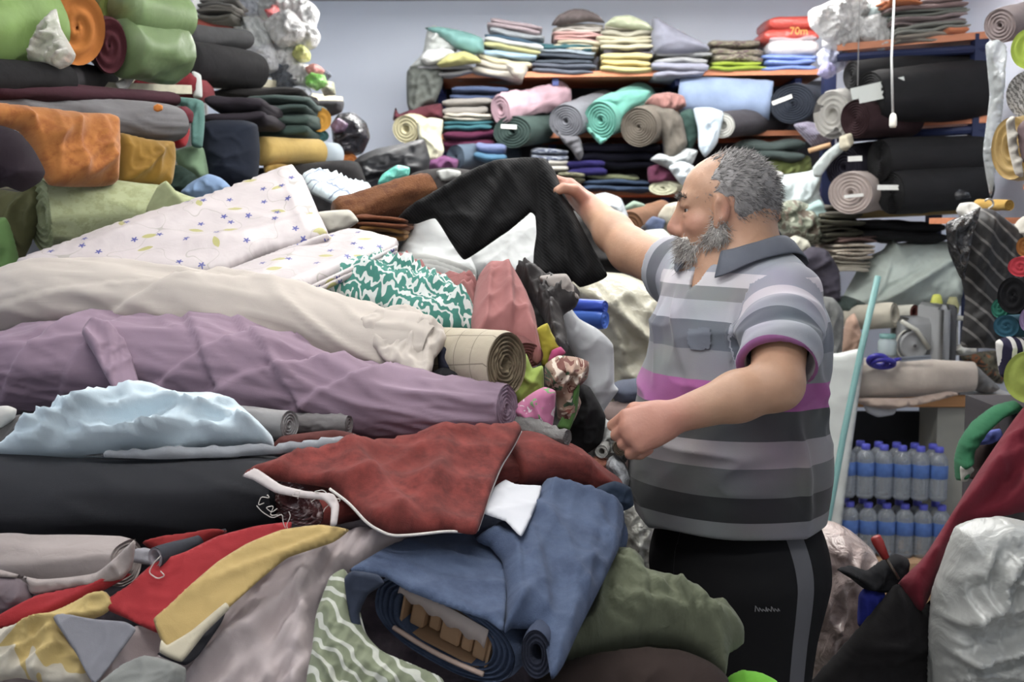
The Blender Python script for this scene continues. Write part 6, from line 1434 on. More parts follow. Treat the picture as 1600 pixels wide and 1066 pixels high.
rollb('grey roll on wall side above right rack', (1562, 40, 3.95), (1640, 20, 4.2), 26, 26, (124, 112, 112), 'a', 1.0, turns=4)
# light pull
cg_ = G().tube([(at(1395, 188, 4.0)[0], 4.0, CEIL), (at(1394, 90, 4.0)[0]-0.002, 4.0, at(1394, 90, 4.0)[2]), at(1395, 180, 4.0)], 0.004, 6)
pc = empty('light_pull', at(1395, 200, 4.0)); tag(pc, 'white pull cord with bell shaped toggle hanging from ceiling', 'pull cord')
cg_.build('cord', plain((190, 192, 192), 0.6, name='cord_white'), pc, True)
tp_ = at(1395, 200, 4.0); k_ = 4.0/FPX
G().lathe([(0.0005, 0), (4.2*k_, 0.5*k_), (5.8*k_, 4*k_), (5.6*k_, 16*k_), (4.0*k_, 21*k_), (1.8*k_, 22.5*k_), (0.0005, 23*k_)], tp_, (0, 0, 1), 16).build('toggle', plain((222, 220, 212), 0.4, name='toggle'), pc, True)
tag(G().tube([(at(1340, 84, 4.7)[0], 4.7, CEIL), at(1340, 134, 4.7)], 0.0025, 5).build('string', plain((150, 150, 150), 0.7, name='string'), None, True), 'thin grey string hanging in front of black rolls', 'string')
# ---------------------------------------------------------------- left rack
rollb('lime green cloth roll in plastic at top left corner', (58, 40, 3.05), (-90, 50, 2.8), 68, 75, (130, 176, 66), 'a', 1.0, mat=cloth((122, 154, 78), rough=0.5, cr=0.25), turns=2, hole=0.3, wr=(0.02, 0.06, 0.5, 2))
lump('clear plastic bag tail tied beside lime roll', [(45, 95), (50, 60), (78, 20), (88, 14), (96, 45), (118, 85), (112, 100), (95, 108), (75, 100)], 2.92, 0.03, (190, 186, 176), (0.03, 0.025, 1.3, 3), mat=plastic((214, 212, 204), 0.6, 0.12, 1.1, 0.35, 30), name='plastic_bag', cat='plastic bag')
rollb('bright orange roll end at top left', (122, 44, 3.12), (60, 20, 3.6), 58, 50, (204, 124, 48), 'a', 0.72, turns=2, hole=0.05)
rollb('maroon roll end between orange and green rolls', (172, 72, 3.2), (150, 60, 3.6), 42, 38, (82, 38, 46), 'a', 0.6, turns=2, hole=0.05)
rollb('lower green satin roll at top left', (270, 82, 3.45), (190, 74, 3.25), 44, 44, (122, 150, 92), 'a', 1.0, mat=cloth((106, 130, 82), rough=0.4, spec=0.5), turns=3, hole=0.1, wr=(0.012, 0.06, 0.5, 2))
rollb('upper green satin roll at top left', (282, 30, 3.45), (195, 12, 3.25), 34, 36, (134, 164, 100), 'a', 1.0, mat=cloth((112, 138, 84), rough=0.4, spec=0.5), turns=3, hole=0.1)
rollb('olive green roll end at top edge left', (182, 16, 3.3), (150, 0, 3.6), 34, 34, (120, 136, 66), 'a', 0.8, turns=2, hole=0.05)
rollb('black roll lying under lime roll', (96, 126, 3.0), (-60, 122, 2.7), 27, 32, (30, 29, 31), 'a', 1.2)
rollb('dark maroon roll under black roll', (262, 156, 3.35), (-40, 140, 2.75), 13, 20, (66, 34, 44), 'a', 2.0, turns=2)
rollb('charcoal roll behind dark maroon roll', (165, 128, 3.4), (80, 118, 3.1), 22, 22, (66, 64, 66), 'a', 1.0)
lump('white crumpled tag behind green satin roll', [(180, 130), (198, 120), (210, 122), (200, 138), (188, 142)], 3.3, 0.01, (206, 206, 202))
o, d = loft('fabric_roll', 'grey suiting roll draped across left rack', 'fabric roll', [(-60, 142), (0, 143), (60, 150), (110, 147), (170, 156), (240, 162), (272, 166)], [(-60, 180), (0, 182), (60, 190), (130, 205), (190, 222), (240, 228), (272, 220)], (2.72, 3.0, 3.2), cloth((116, 114, 116)), 60, 48, 1.3, (0.008, 0.06, 0.5, 3), ends='b', turns=3)
pillow('orange_sticker', None, None, [(240, 166), (246, 162), (254, 165), (254, 172), (246, 175), (240, 172)], 2.98, 0.004, cloth((214, 128, 40)), o, wr=(0, 1, 0, 1))
lump('orange suede cloth hanging over front of left rack', [(-40, 160), (0, 162), (60, 168), (120, 176), (165, 178), (180, 186), (183, 220), (180, 285), (150, 292), (80, 290), (60, 255), (30, 205), (-40, 195)], [(-40, 160, 2.72), (-40, 290, 2.66), (183, 190, 2.98), (180, 290, 2.96)], 0.05, (180, 112, 46), (0.016, 0.07, 1.2, 3), mat=cloth((180, 112, 46), mottle=((156, 90, 34), 30, 0.45, 0.6, 1, 1), sheen=0.6), folds=[((30, 180), (70, 280), 0.03, 0.02)])
lump('black plum cloth bulging at left edge below orange suede', [(-40, 198), (0, 196), (28, 206), (52, 235), (68, 268), (60, 285), (35, 300), (10, 292), (-40, 300)], 2.62, 0.08, (40, 30, 38), (0.012, 0.06, 0.5, 2))
lump('mustard velvet cloth hanging right of orange suede', [(178, 222), (186, 208), (230, 218), (268, 222), (272, 250), (264, 292), (230, 292), (182, 288)], [(178, 288, 3.02), (268, 290, 3.12), (268, 222, 3.14)], 0.05, (150, 112, 32), (0.016, 0.05, 1.5, 3), mat=cloth((150, 112, 32), sheen=0.6))
lump('bright red cloth end between grey roll and teal drape', [(270, 200), (276, 190), (292, 192), (296, 205), (290, 228), (276, 232), (270, 225)], 3.25, 0.05, (176, 34, 42))
lump('dark crimson cloth above bright red end', [(268, 170), (290, 166), (302, 176), (300, 192), (280, 194)], 3.32, 0.04, (104, 34, 46))
lump('teal green cloth draped from left rack', [(205, 148), (260, 150), (305, 154), (318, 160), (320, 190), (316, 230), (300, 228), (298, 190), (284, 166), (250, 160)], 3.45, 0.03, (96, 138, 130), (0.014, 0.04, 1.2, 3))
lump('mint green cloth below teal drape', [(274, 236), (300, 228), (318, 232), (326, 272), (318, 284), (296, 272), (278, 258)], 3.5, 0.04, (128, 158, 124), (0.008, 0.05, 0.8, 2))
lump('bottle green cloth under mint cloth', [(264, 262), (280, 258), (306, 274), (310, 302), (280, 304), (266, 296)], 3.4, 0.04, (44, 62, 54))
fold_('crimson boxed cloth with white side behind green satin', 215, 302, 113, 152, (150, 46, 56), 3.75, 1, 0.3, tilt=0.0)
lump('white card side of crimson cloth', [(300, 112), (314, 118), (316, 152), (302, 152)], 3.8, 0.02, (200, 206, 202), (0, 1, 0, 1), mat=plain((206, 210, 206), 0.8, name='card_side'))
rollb('large black roll on upper left shelf', (394, 112, 4.3), (282, 96, 3.95), 30, 34, (46, 45, 47), 'a', 1.1, turns=5, hole=0.08)
rollb('dark grey roll above large black roll', (380, 62, 4.35), (284, 56, 4.0), 16, 18, (84, 84, 86), 'a', 1.3)
for k, (y0, y1, c, lb) in enumerate(((20, 33, (120, 118, 110), 'taupe fold at base of stack beside white pillar'), (8, 20, (134, 130, 122), 'grey fold middle of stack beside white pillar'), (-6, 8, (126, 124, 120), 'grey fold top of stack beside white pillar'))):
    fold_(lb, 308, 366, y0, y1, c, 4.55, 2, 0.25)
fold_('black plum folded cloth above navy block', 318, 410, 152, 192, (56, 50, 58), 3.72, 2, 0.4, amp=0.015)
lump('large navy cloth block on left rack', [(318, 196), (330, 188), (380, 188), (402, 196), (406, 235), (402, 280), (380, 300), (330, 300), (316, 278)], 3.6, 0.10, (34, 40, 54), (0.012, 0.08, 0.3, 2))
for (y0, y1, c, lb) in ((152, 176, (88, 106, 102), 'upper grey green quilted fold on left rack'), (175, 196, (82, 100, 94), 'middle grey green quilted fold on left rack'), (195, 212, (62, 82, 76), 'lower dark green quilted fold on left rack')):
    fold_(lb, 384, 482, y0, y1, c, 4.1, 2 if y0 < 160 else 1, 0.4, amp=0.02)
fold_('dark board gap cloth above quilted folds', 330, 478, 136, 152, (52, 50, 50), 4.2, 1, 0.4)
rollb('golden yellow roll end on left rack', (500, 187, 4.35), (460, 185, 4.6), 19, 18, (222, 160, 48), 'a', 1.0, turns=2, hole=0.04)
rollb('teal roll end under golden yellow roll', (498, 212, 4.36), (450, 210, 4.6), 11, 11, (58, 98, 98), 'a', 1.6, turns=2, hole=0.05)
o, d = roll('fabric_roll', 'pale yellow roll with white core sleeve on left rack', 'fabric roll', (496, 238, 4.2), (404, 236, 3.95), 21, 22, cloth((208, 174, 92)), 1.0, 'a', turns=2, hole=0.85, wr=(0.003, 0.06, 0.3, 3))
G().tube([at(490, 240, 4.2), at(522, 243, 4.3)], 0.044, 20).build('core_sleeve', cloth((186, 200, 210)), o, True)
lump('mustard cloth tail under pale yellow roll', [(412, 258), (440, 256), (460, 262), (450, 278), (418, 280)], 4.0, 0.03, (170, 136, 62))
rollb('orange roll end at foot of left rack', (546, 252, 4.7), (512, 250, 4.9), 12, 12, (206, 124, 56), 'a', 1.2, turns=2, hole=0.05)
rollb('rosy beige roll end beside orange end', (522, 252, 4.5), (490, 252, 4.7), 14, 14, (170, 136, 128), 'a', 1.0, turns=2)
lump('black plastic sack at right of left rack', [(518, 195), (530, 178), (552, 176), (572, 192), (578, 215), (566, 240), (540, 246), (522, 232)], 4.75, 0.10, (46, 46, 54), (0.04, 0.05, 0.8, 2), mat=plastic((50, 50, 58), 0.0, 0.2), name='plastic_bag', cat='plastic bag')
lump('purple plastic fold on black sack', [(516, 196), (528, 184), (544, 194), (538, 206), (522, 208)], 4.64, 0.03, (120, 96, 124), mat=plastic((128, 104, 132), 0.0, 0.25), name='plastic_bag', cat='plastic bag')
lump('dark grey cloth under right cream shelf board', [(480, 158), (536, 158), (534, 175), (515, 182), (482, 170)], 5.0, 0.05, (74, 74, 78))
lump('light blue cloth bunched behind floral satin', [(282, 302), (300, 284), (325, 272), (345, 278), (360, 292), (350, 312), (310, 316)], 3.3, 0.05, (136, 166, 206), (0.025, 0.04, 0.4, 2))
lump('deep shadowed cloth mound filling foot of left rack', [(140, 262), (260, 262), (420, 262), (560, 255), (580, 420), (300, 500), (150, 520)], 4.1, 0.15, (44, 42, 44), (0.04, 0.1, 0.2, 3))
for (px0, px1, y, Y0, Y1) in ((-60, 300, 128, 2.8, 3.5), (-60, 300, 285, 2.8, 3.4), (300, 500, 262, 3.6, 4.6)):
    board((px0, y, Y0+0.12), (px1, y+12, Y1+0.12), 0.45, 0.025, parent=lr, mat=cream_wood)

# ---------------------------------------------------------------- table with the sewing machine
TY = 4.55
tz = at(1480, 618, TY)[2]; tx0, tx1 = at(1330, 620, TY)[0], at(1590, 620, TY)[0]
tb = empty('sewing_table', ((tx0+tx1)/2, TY+0.3, 0)); tag(tb, 'sewing machine table with pale top and orange wood edge', 'table')
G().box(((tx0+tx1)/2, TY+0.175, tz-0.012), (tx1-tx0, 0.33, 0.024)).build('table_top', plain((196, 198, 198), 0.4, name='laminate'), tb)
G().box(((tx0+tx1)/2, TY+0.004, tz-0.022), (tx1-tx0, 0.02, 0.045), bev=0.004).build('front_edge', wood((188, 132, 74)), tb)
xs0 = at(1466, 700, TY)[0]; xs1 = at(1530, 700, TY)[0]
G().box(((xs0+xs1)/2, TY+0.12, (tz-0.05)/2), (xs1-xs0, 0.2, tz-0.05)).build('side_panel', plain((150, 150, 140), 0.6, name='grey_panel'), tb)
G().box((tx0+0.05, TY+0.29, (tz-0.05)/2), (0.05, 0.05, tz-0.05)).build('leg', plain((60, 60, 62), 0.5, name='leg_metal'), tb)
G().box((tx1-0.05, TY+0.29, (tz-0.05)/2), (0.05, 0.05, tz-0.05)).build('leg', plain((60, 60, 62), 0.5, name='leg_metal'), tb)
G().box(((tx0+tx1)/2, TY+0.325, tz*0.45), (tx1-tx0-0.1, 0.02, tz*0.85)).build('modesty_panel', plain((38, 40, 44), 0.6, name='dark_panel'), tb)
# machine
MY = TY+0.19; mm = plain((128, 130, 132), 0.4, name='machine_enamel'); md = plain((64, 64, 66), 0.45, name='machine_dark'); ml = plain((176, 176, 166), 0.45, name='machine_cream')
mz = tz
se = empty('sewing_machine', (at(1440, 550, MY)[0], MY, mz)); tag(se, 'grey industrial sewing machine with round handwheel on table', 'sewing machine')
wx = at(1428, 540, MY-0.10)
G().lathe([(0.001, -0.018), (0.054, -0.018), (0.056, 0.0), (0.052, 0.010), (0.046, 0.006), (0.016, 0.004), (0.008, 0.012), (0.001, 0.012)], wx, (0, -1, 0), 32).build('handwheel', mm, se, True)
G().lathe([(0.007, 0.010), (0.006, 0.014), (0.0005, 0.014)], wx, (0, -1, 0), 12).build('wheel_bolt', md, se, True)
G().lathe([(0.062, -0.03), (0.066, -0.02), (0.062, -0.012), (0.058, -0.03)], wx, (0, -1, 0), 32).build('belt_guard', ml, se, True)
px_ = lambda x, y, Y: at(x, y, Y)
G().box(px_(1432, 535, MY), (0.16, 0.20, 0.20), bev=0.025).build('pillar', mm, se, True)
G().box(px_(1458, 522, MY-0.05), (0.05, 0.26, 0.24), bev=0.018).build('arm', mm, se, True)
G().box(px_(1470, 520, MY-0.02), (0.045, 0.24, 0.23), bev=0.012).build('motor_cover', md, se, True)
G().tube([px_(1408, 502, MY-0.12), px_(1432, 516, MY-0.12), px_(1452, 545, MY-0.12)], 0.009, 8).build('guard_bar', ml, se, True)
G().tube([px_(1488, 498, MY), px_(1488, 555, MY)], 0.022, 12).build('thread_post', ml, se, True)
G().box(px_(1488, 497, MY), (0.085, 0.08, 0.016), bev=0.004).build('thread_plate', ml, se)
G().lathe([(0.020, 0), (0.024, 0.02), (0.016, 0.05), (0.010, 0.055), (0.0005, 0.055)], px_(1463, 482, MY-0.03), (0, 0, 1), 14).build('thread_spool', plain((186, 190, 70), 0.6, name='yellow_thread'), se, True)
G().lathe([(0.022, 0), (0.026, 0.03), (0.014, 0.065), (0.0005, 0.066)], px_(1488, 490, MY+0.02), (0, 0, 1), 14).build('thread_spool', plain((150, 148, 104), 0.6, name='olive_thread'), se, True)
G().box((at(1450, 556, MY)[0], MY, mz+0.012), (0.30, 0.20, 0.022), bev=0.006).build('machine_bed', mm, se)
jar = empty('glass_jar', at(1386, 556, TY+0.12)); tag(jar, 'small clear jar with teal lid beside sewing machine', 'jar')
jb = at(1386, 556, TY+0.12)
G().lathe([(0.0005, 0.0), (0.034, 0.0), (0.036, 0.01), (0.036, 0.055), (0.028, 0.066), (0.028, 0.070)], jb, (0, 0, 1), 18).build('jar_body', plastic((180, 196, 200), 0.4, 0.08, 1, 0.05), jar, True)
G().lathe([(0.030, 0.068), (0.031, 0.084), (0.0005, 0.085)], jb, (0, 0, 1), 18).build('lid', plain((86, 128, 126), 0.5, name='teal_lid'), jar, True)
# cream tube rolls, beige roll, scissors
rollb('cream vinyl roll with open end left of sewing machine', (1398, 493, TY+0.18), (1322, 496, TY+0.32), 20, 19, (186, 180, 164), 'a', 0.85, turns=2, hole=0.6)
rollb('second cream vinyl roll with red inside behind first', (1430, 489, TY+0.28), (1385, 490, TY+0.42), 13, 13, (192, 190, 178), 'a', 0.9, turns=2, hole=0.6, endmat=cloth((110, 60, 56)))
rollb('long pale roll lying behind the vinyl rolls', (1480, 470, TY+0.5), (1350, 476, TY+0.55), 13, 13, (168, 166, 154), 'a', 1.0)
bo, bd_ = roll('fabric_roll', 'beige linen roll at front of sewing table', 'fabric roll', (1520, 588, TY-0.02), (1326, 592, TY-0.02), 24, 34, cloth((196, 184, 172)), 0.9, 'ab', turns=4, sup=2.3)
lump('beige cloth edge hanging under linen roll', [(1330, 622), (1420, 622), (1480, 612), (1500, 616), (1440, 632), (1390, 640), (1350, 634)], TY-0.08, 0.02, (178, 158, 146))
lump('white paper hanging under table edge', [(1350, 632), (1380, 630), (1402, 636), (1396, 648), (1372, 652), (1354, 644)], TY-0.06, 0.008, (190, 192, 196), (0.002, 0.03, 0, 2))
sc_ = empty('scissors', at(1380, 566, TY-0.1)); tag(sc_, 'scissors with blue plastic handles lying on beige linen roll', 'scissors')
bluep = plain((52, 46, 150), 0.3, name='blue_handle')
for (cx, cy, a, b) in ((1372, 564, 15, 8), (1380, 568, 17, 6)):
    G().tube([at(cx+a*math.cos(q), cy+b*math.sin(q), TY-0.12+0.02*math.sin(q)) for q in np.linspace(0, 2*math.pi, 22)], 0.010, 8).build('handle', bluep, sc_, True)
G().tube([at(1394, 564, TY-0.12), at(1412, 560, TY-0.06)], 0.007, 8).build('pivot', bluep, sc_, True)
for dy in (0, 3):
    G().box((at(1408, 560+dy, TY-0.11)+at(1452, 557+dy, TY-0.05))/2, (0.115, 0.006, 0.010), R=Matrix.Rotation(-0.08, 3, 'Y')).build('blade', plain((160, 164, 168), 0.3, 0.8, name='steel'), sc_)
lump('grey cloth heap right of beige linen roll', [(1518, 608), (1522, 570), (1540, 585), (1562, 606), (1545, 616)], TY+0.05, 0.04, (128, 128, 128))
lump('white scrap below striped garment', [(1484, 546), (1500, 538), (1524, 540), (1526, 552), (1500, 556)], TY+0.1, 0.02, (204, 204, 196))
lump('mixed dark clutter at back of sewing table', [(1500, 556), (1560, 548), (1575, 575), (1565, 600), (1530, 590)], TY+0.3, 0.04, (96, 94, 78), mat=cloth((104, 100, 84), pat=pat_spots([(140, 90, 60), (70, 66, 60)], 30, 0.55), name='clutter'))
# pale mint sheet over goods behind the table
lump('pale mint white sheet thrown over goods behind sewing table', [(1316, 468), (1330, 440), (1350, 405), (1380, 390), (1392, 372), (1402, 380), (1440, 376), (1482, 378), (1498, 400), (1508, 440), (1500, 478), (1440, 480), (1380, 488), (1330, 486)], TY+0.55, 0.14, (184, 196, 188), (0.02, 0.08, 0.5, 3), mat=cloth((190, 202, 194), rough=0.6, k=0.9), folds=[((1340, 480), (1470, 400), 0.05, 0.03), ((1392, 374), (1350, 470), 0.03, 0.03)])
lump('dark green bundle left of mint sheet', [(1290, 470), (1320, 462), (1352, 474), (1340, 486), (1300, 492)], 4.9, 0.05, (64, 76, 72))
lump('salmon paper bag behind the mop handle', [(1308, 612), (1312, 545), (1322, 500), (1335, 490), (1345, 520), (1342, 614)], 4.75, 0.05, (186, 152, 132))
lump('dull grey cloth hanging behind the man\'s back', [(1262, 470), (1300, 465), (1318, 490), (1314, 560), (1296, 600), (1270, 590)], 4.6, 0.06, (118, 120, 118), (0.02, 0.05, 1.4, 3))
wb_ = lump('tall white foam board leaning behind the man', [(1262, 560), (1310, 552), (1344, 545), (1350, 560), (1320, 780), (1300, 940), (1250, 940)], 4.42, 0.02, (196, 202, 198), (0.004, 0.1, 0.2, 2), mat=plain((204, 208, 204), 0.7, name='foam_board'), name='foam_board', cat='board')
# mop
mp_ = empty('mop', np.array([at(1252, 1055, 4.0)[0], 4.0, 0.0])); tag(mp_, 'mop with thin turquoise handle leaning by the table', 'mop')
G().tube([at(1372, 432, 4.30), at(1345, 550, 4.24), at(1318, 680, 4.18), at(1298, 790, 4.12), (at(1252, 1055, 4.0)[0], 4.0, 0.05)], 0.0115, 10).build('handle', plain((112, 158, 156), 0.4, name='turquoise'), mp_, True)
G().tube([(at(1252, 1055, 4.0)[0], 4.0, 0.12), (at(1252, 1055, 4.0)[0]-0.01, 3.99, 0.0)], [0.03, 0.09], 12).build('mop_head', cloth((170, 170, 160)), mp_, True)

# ---------------------------------------------------------------- water bottles, two packs of six in view
clear = plastic((190, 198, 208), 0.72, 0.06, 1.0, 0.03); capm = plain((84, 88, 196), 0.4, name='blue_cap'); labm = plain((70, 104, 168), 0.4, name='blue_label', nscale=30, var=0.5)
BY = 4.45; h = 86*BY/FPX; r = 14.4*BY/FPX
prof = [(0.0005, 0.0), (r*0.8, 0.0), (r, h*0.05)]
for k in range(6): prof += [(r, h*(0.08+0.07*k)), (r*0.955, h*(0.105+0.07*k)), (r, h*(0.13+0.07*k))]
prof += [(r, h*0.70), (r*0.96, h*0.77), (r*0.78, h*0.83), (r*0.48, h*0.885), (r*0.40, h*0.90), (r*0.40, h*0.93)]
def bottle(px, base_py, label, dy=0.0):
    b0 = at(px, base_py, BY)+np.array([0, dy, 0]); e = empty('water_bottle', b0)
    tag(e, label, 'bottle', 'water bottles in packs under table')
    if not hasattr(bottle, 'm'):
        o1 = G().lathe(prof, b0, (0, 0, 1), 18).build('bottle_body', clear, e, True, b0)
        o2 = G().lathe([(r*0.46, h*0.90), (r*0.48, h*0.905), (r*0.48, h*0.985), (r*0.42, h), (0.0005, h)], b0, (0, 0, 1), 14).build('cap', capm, e, True, b0)
        o3 = G().lathe([(r*1.005, h*0.42), (r*1.02, h*0.425), (r*1.02, h*0.665), (r*1.005, h*0.67)], b0, (0, 0, 1), 18).build('label_band', labm, e, True, b0)
        bottle.m = [(o1.name, o1.data), (o2.name, o2.data), (o3.name, o3.data)]
    else:
        for nm, me in bottle.m:
            c = link(bpy.data.objects.new(nm.split('.')[0], me)); c.parent = e; c['_o'] = [float(q) for q in b0]
ords = ('first', 'second', 'third', 'fourth', 'fifth', 'sixth')
for j, (yb, lab) in enumerate(((776, 'upper row'), (866, 'lower row'))):
    for k in range(6):
        bottle(1322+k*28.6+j*4, yb+k*1.2, f'clear water bottle with blue cap, {ords[k]} from mop handle in {lab}')
for yb in (776, 866):
    for k in range(6): bottle(1322+k*28.6+(4 if yb > 800 else 0), yb+k*1.2, f'clear water bottle half hidden behind the {ords[k]} front bottle of {"upper" if yb < 800 else "lower"} row', 0.069)
b0 = at(1395, 868, BY)
tag(G().box((b0[0], BY+0.09, b0[2]/2-0.002), (0.46, 0.30, b0[2]-0.004), bev=0.01).build('cardboard_box', CARD), 'plain cardboard box under the water bottle packs', 'box')

# ---------------------------------------------------------------- nearer things at the right edge
def ppl(rgb, cl=0.3): return plastic(rgb, cl, 0.15, 1.0, 0.7, 22)
gb = lump('dark striped suit in clear cover on a hanger', [(1480, 348), (1500, 340), (1530, 326), (1552, 328), (1575, 345), (1606, 370), (1612, 400), (1590, 440), (1575, 540), (1540, 544), (1502, 540), (1508, 470), (1500, 430), (1484, 390)], 3.6, 0.05, (44, 43, 44), (0.01, 0.05, 1.4, 4), mat=cloth((40, 39, 40), pat=pat_lines((112, 110, 108), 13.0, 0.4, 0.90, 1.0, 'DIAGONAL'), name='pinstripe', rough=0.5, spec=0.5), name='hanging_garment', cat='garment')
pillow('plastic_cover', None, None, [(1478, 350), (1500, 338), (1532, 324), (1520, 370), (1512, 410), (1506, 440), (1498, 430), (1482, 392)], 3.52, 0.02, plastic((44, 44, 46), 0.0, 0.15), gb, wr=(0.012, 0.04, 0.8, 2))
G().tube([at(1545+7*math.cos(q), 318+7*math.sin(q), 3.6) for q in np.linspace(-2.6, 1.5, 12)]+[at(1545, 332, 3.6)], 0.003, 6).build('hanger_hook', plain((190, 190, 190), 0.3, 0.8, name='hook_metal'), gb, True)
rollb('mustard yellow tube above striped suit', (1577, 321, 3.75), (1528, 320, 3.9), 9, 9, (190, 150, 62), 'a', 1.0, turns=2)
lump('white paper clutter on ledge left of mustard tube', [(1494, 330), (1500, 318), (1520, 316), (1534, 326), (1526, 338), (1504, 342)], 3.85, 0.03, (206, 204, 198))
lump('white fabric roll end right of mustard tube', [(1578, 365), (1590, 345), (1604, 336), (1640, 340), (1640, 380), (1600, 385)], 3.6, 0.05, (196, 192, 182))
ledge = G().box(at(1560, 345, 4.0)+np.array([0.12, 0.06, 0]), (0.55, 0.3, 0.02)).build('wall_shelf', orange_wood); tag(ledge, 'small wooden ledge behind striped suit', 'shelf')
lump('clear plastic sheet hanging down right wall', [(1540, 70), (1560, 62), (1572, 75), (1566, 180), (1556, 260), (1548, 310), (1536, 240), (1546, 150)], 3.9, 0.03, (176, 184, 186), (0.02, 0.04, 1.5, 4), mat=ppl((190, 196, 198), 0.6), name='plastic_bag', cat='plastic sheet')
R3 = 3.2
rollb('lime yellow roll end at right edge near top', (1612, 76, R3), (1720, 70, 3.4), 33, 33, (176, 200, 66), 'a', 1.1, turns=2, hole=0.04)
rollb('white lace roll end at right edge', (1606, 148, R3), (1720, 140, 3.4), 38, 38, (168, 166, 162), 'a', 1.0, mat=cloth((172, 170, 166), pat=pat_lines((110, 108, 106), 40, 5, 0.62), name='lace'), turns=2, hole=0.05)
rollb('mustard and beige wrapped roll at right edge', (1580, 232, R3), (1720, 228, 3.4), 50, 48, (186, 150, 80), 'a', 0.75, mat=cloth((190, 158, 92), rough=0.4), turns=2, hole=0.3)
lump('white band wrapped round mustard roll', [(1572, 190), (1584, 182), (1590, 230), (1598, 276), (1586, 272), (1576, 235)], 3.08, 0.01, (206, 200, 188))
lump('dull mauve cloth beside white band at right edge', [(1590, 200), (1612, 180), (1650, 190), (1650, 250), (1600, 255)], 3.06, 0.04, (124, 104, 106))
rk2 = empty('roll_rack', (at(1680, 300, 3.4)[0], 3.4, 0)); tag(rk2, 'navy metal rack just past right edge holding roll ends', 'rack')
G().box((at(1690, 300, 3.5)[0], 3.62, 1.1), (0.05, 0.05, 2.2)).build('upright_post', navy_metal, rk2)
for (y, Yb) in ((110, 3.2), (186, 3.2), (284, 3.2)):
    q = at(1680, y, Yb+0.2); G().box(q+np.array([0.06, 0.05, -0.008]), (0.22, 0.35, 0.014)).build('shelf_board', orange_wood, rk2)
N3 = 2.85
rollb('amber roll end at right edge', (1602, 386, N3), (1700, 384, 3.0), 16, 16, (150, 98, 40), 'a', 1.0, turns=2, hole=0.05)
rollb('red roll end at right edge', (1594, 417, N3-0.03), (1700, 415, 3.0), 16, 16, (200, 56, 70), 'a', 1.3, turns=2, hole=0.05)
rollb('black roll end with white edge at right edge', (1582, 462, N3-0.05), (1700, 460, 3.0), 30, 30, (24, 24, 27), 'a', 0.9, turns=2, hole=0.05)
rollb('lilac roll end at right edge', (1608, 500, N3-0.08), (1700, 500, 3.0), 20, 20, (150, 128, 168), 'a', 0.8, turns=2, hole=0.05)
rollb('emerald roll end beneath black roll', (1562, 482, N3+0.1), (1620, 482, 3.1), 16, 16, (42, 118, 98), 'a', 0.9, turns=2, hole=0.05)
rollb('petrol blue roll end below emerald end', (1572, 510, N3+0.02), (1660, 510, 3.1), 18, 18, (44, 92, 112), 'a', 1.2, turns=2, hole=0.05)
lump('navy and white zebra striped cloth at right edge', [(1556, 535), (1575, 526), (1600, 530), (1606, 580), (1580, 596), (1562, 585)], 2.86, 0.04, (52, 48, 72), (0.006, 0.05, 1.4, 3), mat=cloth((46, 42, 70), pat=pat_lines((222, 220, 214), 13, 2.0, 0.62, 1.0, 'X'), name='zebra'))
rollb('lime green round roll end at right edge below zebra cloth', (1606, 590, N3-0.1), (1700, 588, 3.0), 42, 42, (166, 182, 76), 'a', 0.95, turns=1, hole=0.03, bulge=0.1)
q = at(1640, 640, 2.9)
st_ = G().box((q[0]+0.02, 2.95, q[2]/2), (0.26, 0.4, q[2])).build('cloth_stack', cloth((70, 66, 70))); tag(st_, 'dark covered stack supporting roll ends at right edge', 'cloth stack')
lump('green cloth arching over blue scraps at right', [(1492, 720), (1500, 690), (1520, 660), (1555, 634), (1585, 626), (1598, 640), (1560, 655), (1535, 680), (1520, 705), (1508, 745), (1494, 750)], 2.85, 0.04, (48, 120, 82), (0.012, 0.04, 0.9, 3))
lump('blue scrap under green arch', [(1515, 692), (1535, 676), (1562, 670), (1565, 682), (1545, 694), (1525, 696)], 2.88, 0.02, (104, 118, 206))
lump('dark brown cloth behind blue scrap', [(1520, 690), (1560, 650), (1600, 645), (1600, 720), (1540, 750), (1512, 745)], 2.95, 0.05, (70, 58, 56))
lump('small white tag under green arch', [(1500, 730), (1512, 722), (1520, 732), (1512, 752), (1502, 752)], 2.82, 0.01, (206, 206, 196))
lump('crimson fleece cloth hanging diagonally at right edge', [(1402, 915), (1440, 875), (1470, 830), (1520, 750), (1560, 690), (1600, 636), (1660, 600), (1660, 790), (1600, 800), (1540, 812), (1500, 822), (1486, 850), (1470, 890), (1440, 955)], [(1402, 915, 2.5), (1440, 955, 2.48), (1600, 640, 2.72), (1600, 800, 2.55)], 0.05, (122, 34, 50), (0.012, 0.07, 0.9, 3), mat=cloth((122, 34, 50), sheen=0.6), folds=[((1480, 840), (1600, 740), -0.03, 0.03), ((1440, 900), (1600, 660), 0.02, 0.03)])
lump('black fleece cloth spilling below crimson cloth', [(1262, 1080), (1300, 1030), (1340, 985), (1370, 950), (1402, 912), (1425, 935), (1440, 952), (1455, 938), (1458, 1100), (1450, 1400), (1240, 1400)], 2.5, 0.08, (30, 28, 30), (0.012, 0.08, 0.7, 3), mat=cloth((30, 28, 30), sheen=0.5))
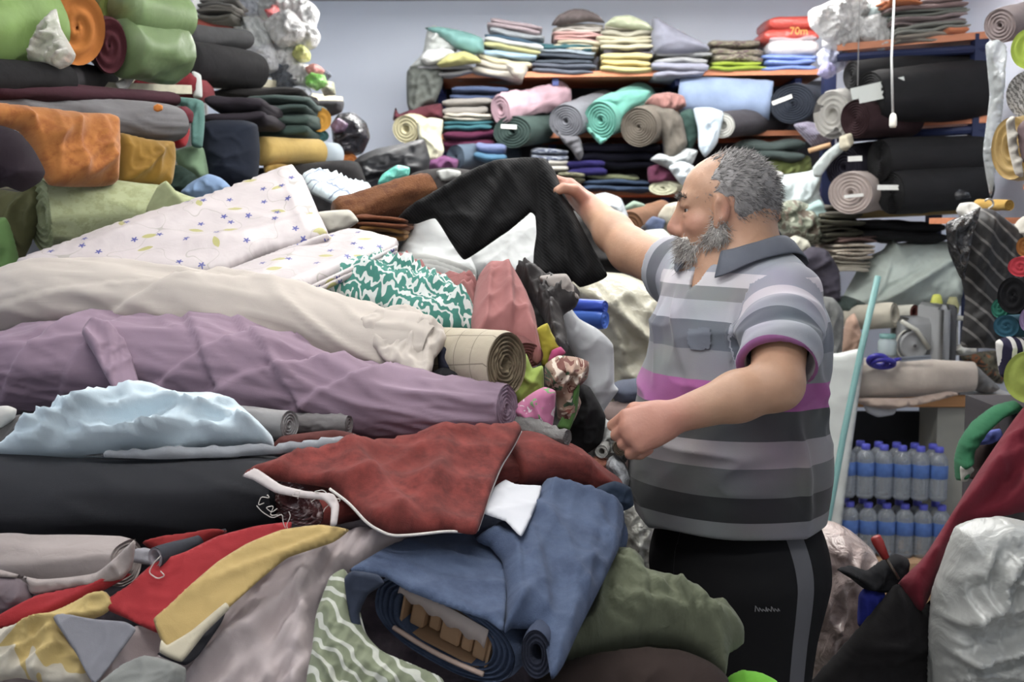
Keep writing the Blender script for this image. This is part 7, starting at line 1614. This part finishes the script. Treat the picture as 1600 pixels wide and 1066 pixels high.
lump('black tangled cloth above blue cloth at right', [(1308, 890), (1330, 884), (1355, 892), (1372, 880), (1400, 866), (1420, 875), (1412, 905), (1385, 925), (1350, 920), (1330, 905)], 2.56, 0.04, (34, 34, 38), (0.014, 0.03, 0.4, 2))
lump('cobalt blue cloth tucked beside black fleece', [(1342, 930), (1358, 916), (1382, 925), (1380, 945), (1355, 985), (1340, 975)], 2.56, 0.03, (50, 60, 168), (0.014, 0.03, 1.2, 2.5))
sdr = empty('screwdriver', at(1402, 905, 2.5)); tag(sdr, 'red handled screwdriver stuck into black cloth', 'screwdriver')
a_, b_2, c_ = at(1367, 838, 2.5), at(1384, 872, 2.5), at(1404, 905, 2.5)
G().tube([a_, a_+(b_2-a_)*0.05, a_+(b_2-a_)*0.3, b_2], [0.004, 0.011, 0.012, 0.008], 12).build('handle', plain((170, 50, 48), 0.4, name='red_handle'), sdr, True)
G().tube([b_2, c_], 0.0035, 8).build('shaft', plain((110, 100, 90), 0.4, 0.6, name='shaft_steel'), sdr, True)
lump('clear plastic bag of pinkish cloth behind the man\'s leg', [(1262, 830), (1300, 815), (1330, 830), (1365, 862), (1375, 900), (1350, 960), (1330, 1010), (1300, 1040), (1260, 1060), (1240, 950)], 2.95, 0.14, (190, 166, 160), (0.04, 0.05, 0.6, 1.8), mat=ppl((206, 186, 180), 0.25), name='plastic_bag', cat='plastic bag', res=5)
lump('dusty pink cloth inside clear bag behind the man', [(1262, 860), (1320, 850), (1350, 890), (1335, 960), (1295, 1030), (1250, 1400), (1240, 960)], 3.1, 0.1, (178, 140, 132))
wbg = lump('large crumpled white plastic bag at lower right corner', [(1452, 1000), (1458, 930), (1475, 880), (1496, 826), (1530, 812), (1570, 808), (1620, 820), (1660, 850), (1680, 1000), (1680, 1350), (1440, 1350), (1450, 1100)], 2.42, 0.12, (176, 178, 176), (0.045, 0.034, 0.7, 1.8), mat=plastic((186, 188, 184), 0.12, 0.34, 1.0, 0.5, 9), name='plastic_bag', cat='plastic bag', res=5, R=0.10)
for o in bpy.data.objects:
    for k in ('_o', '_n', '_C'):
        if k in o: del o[k]
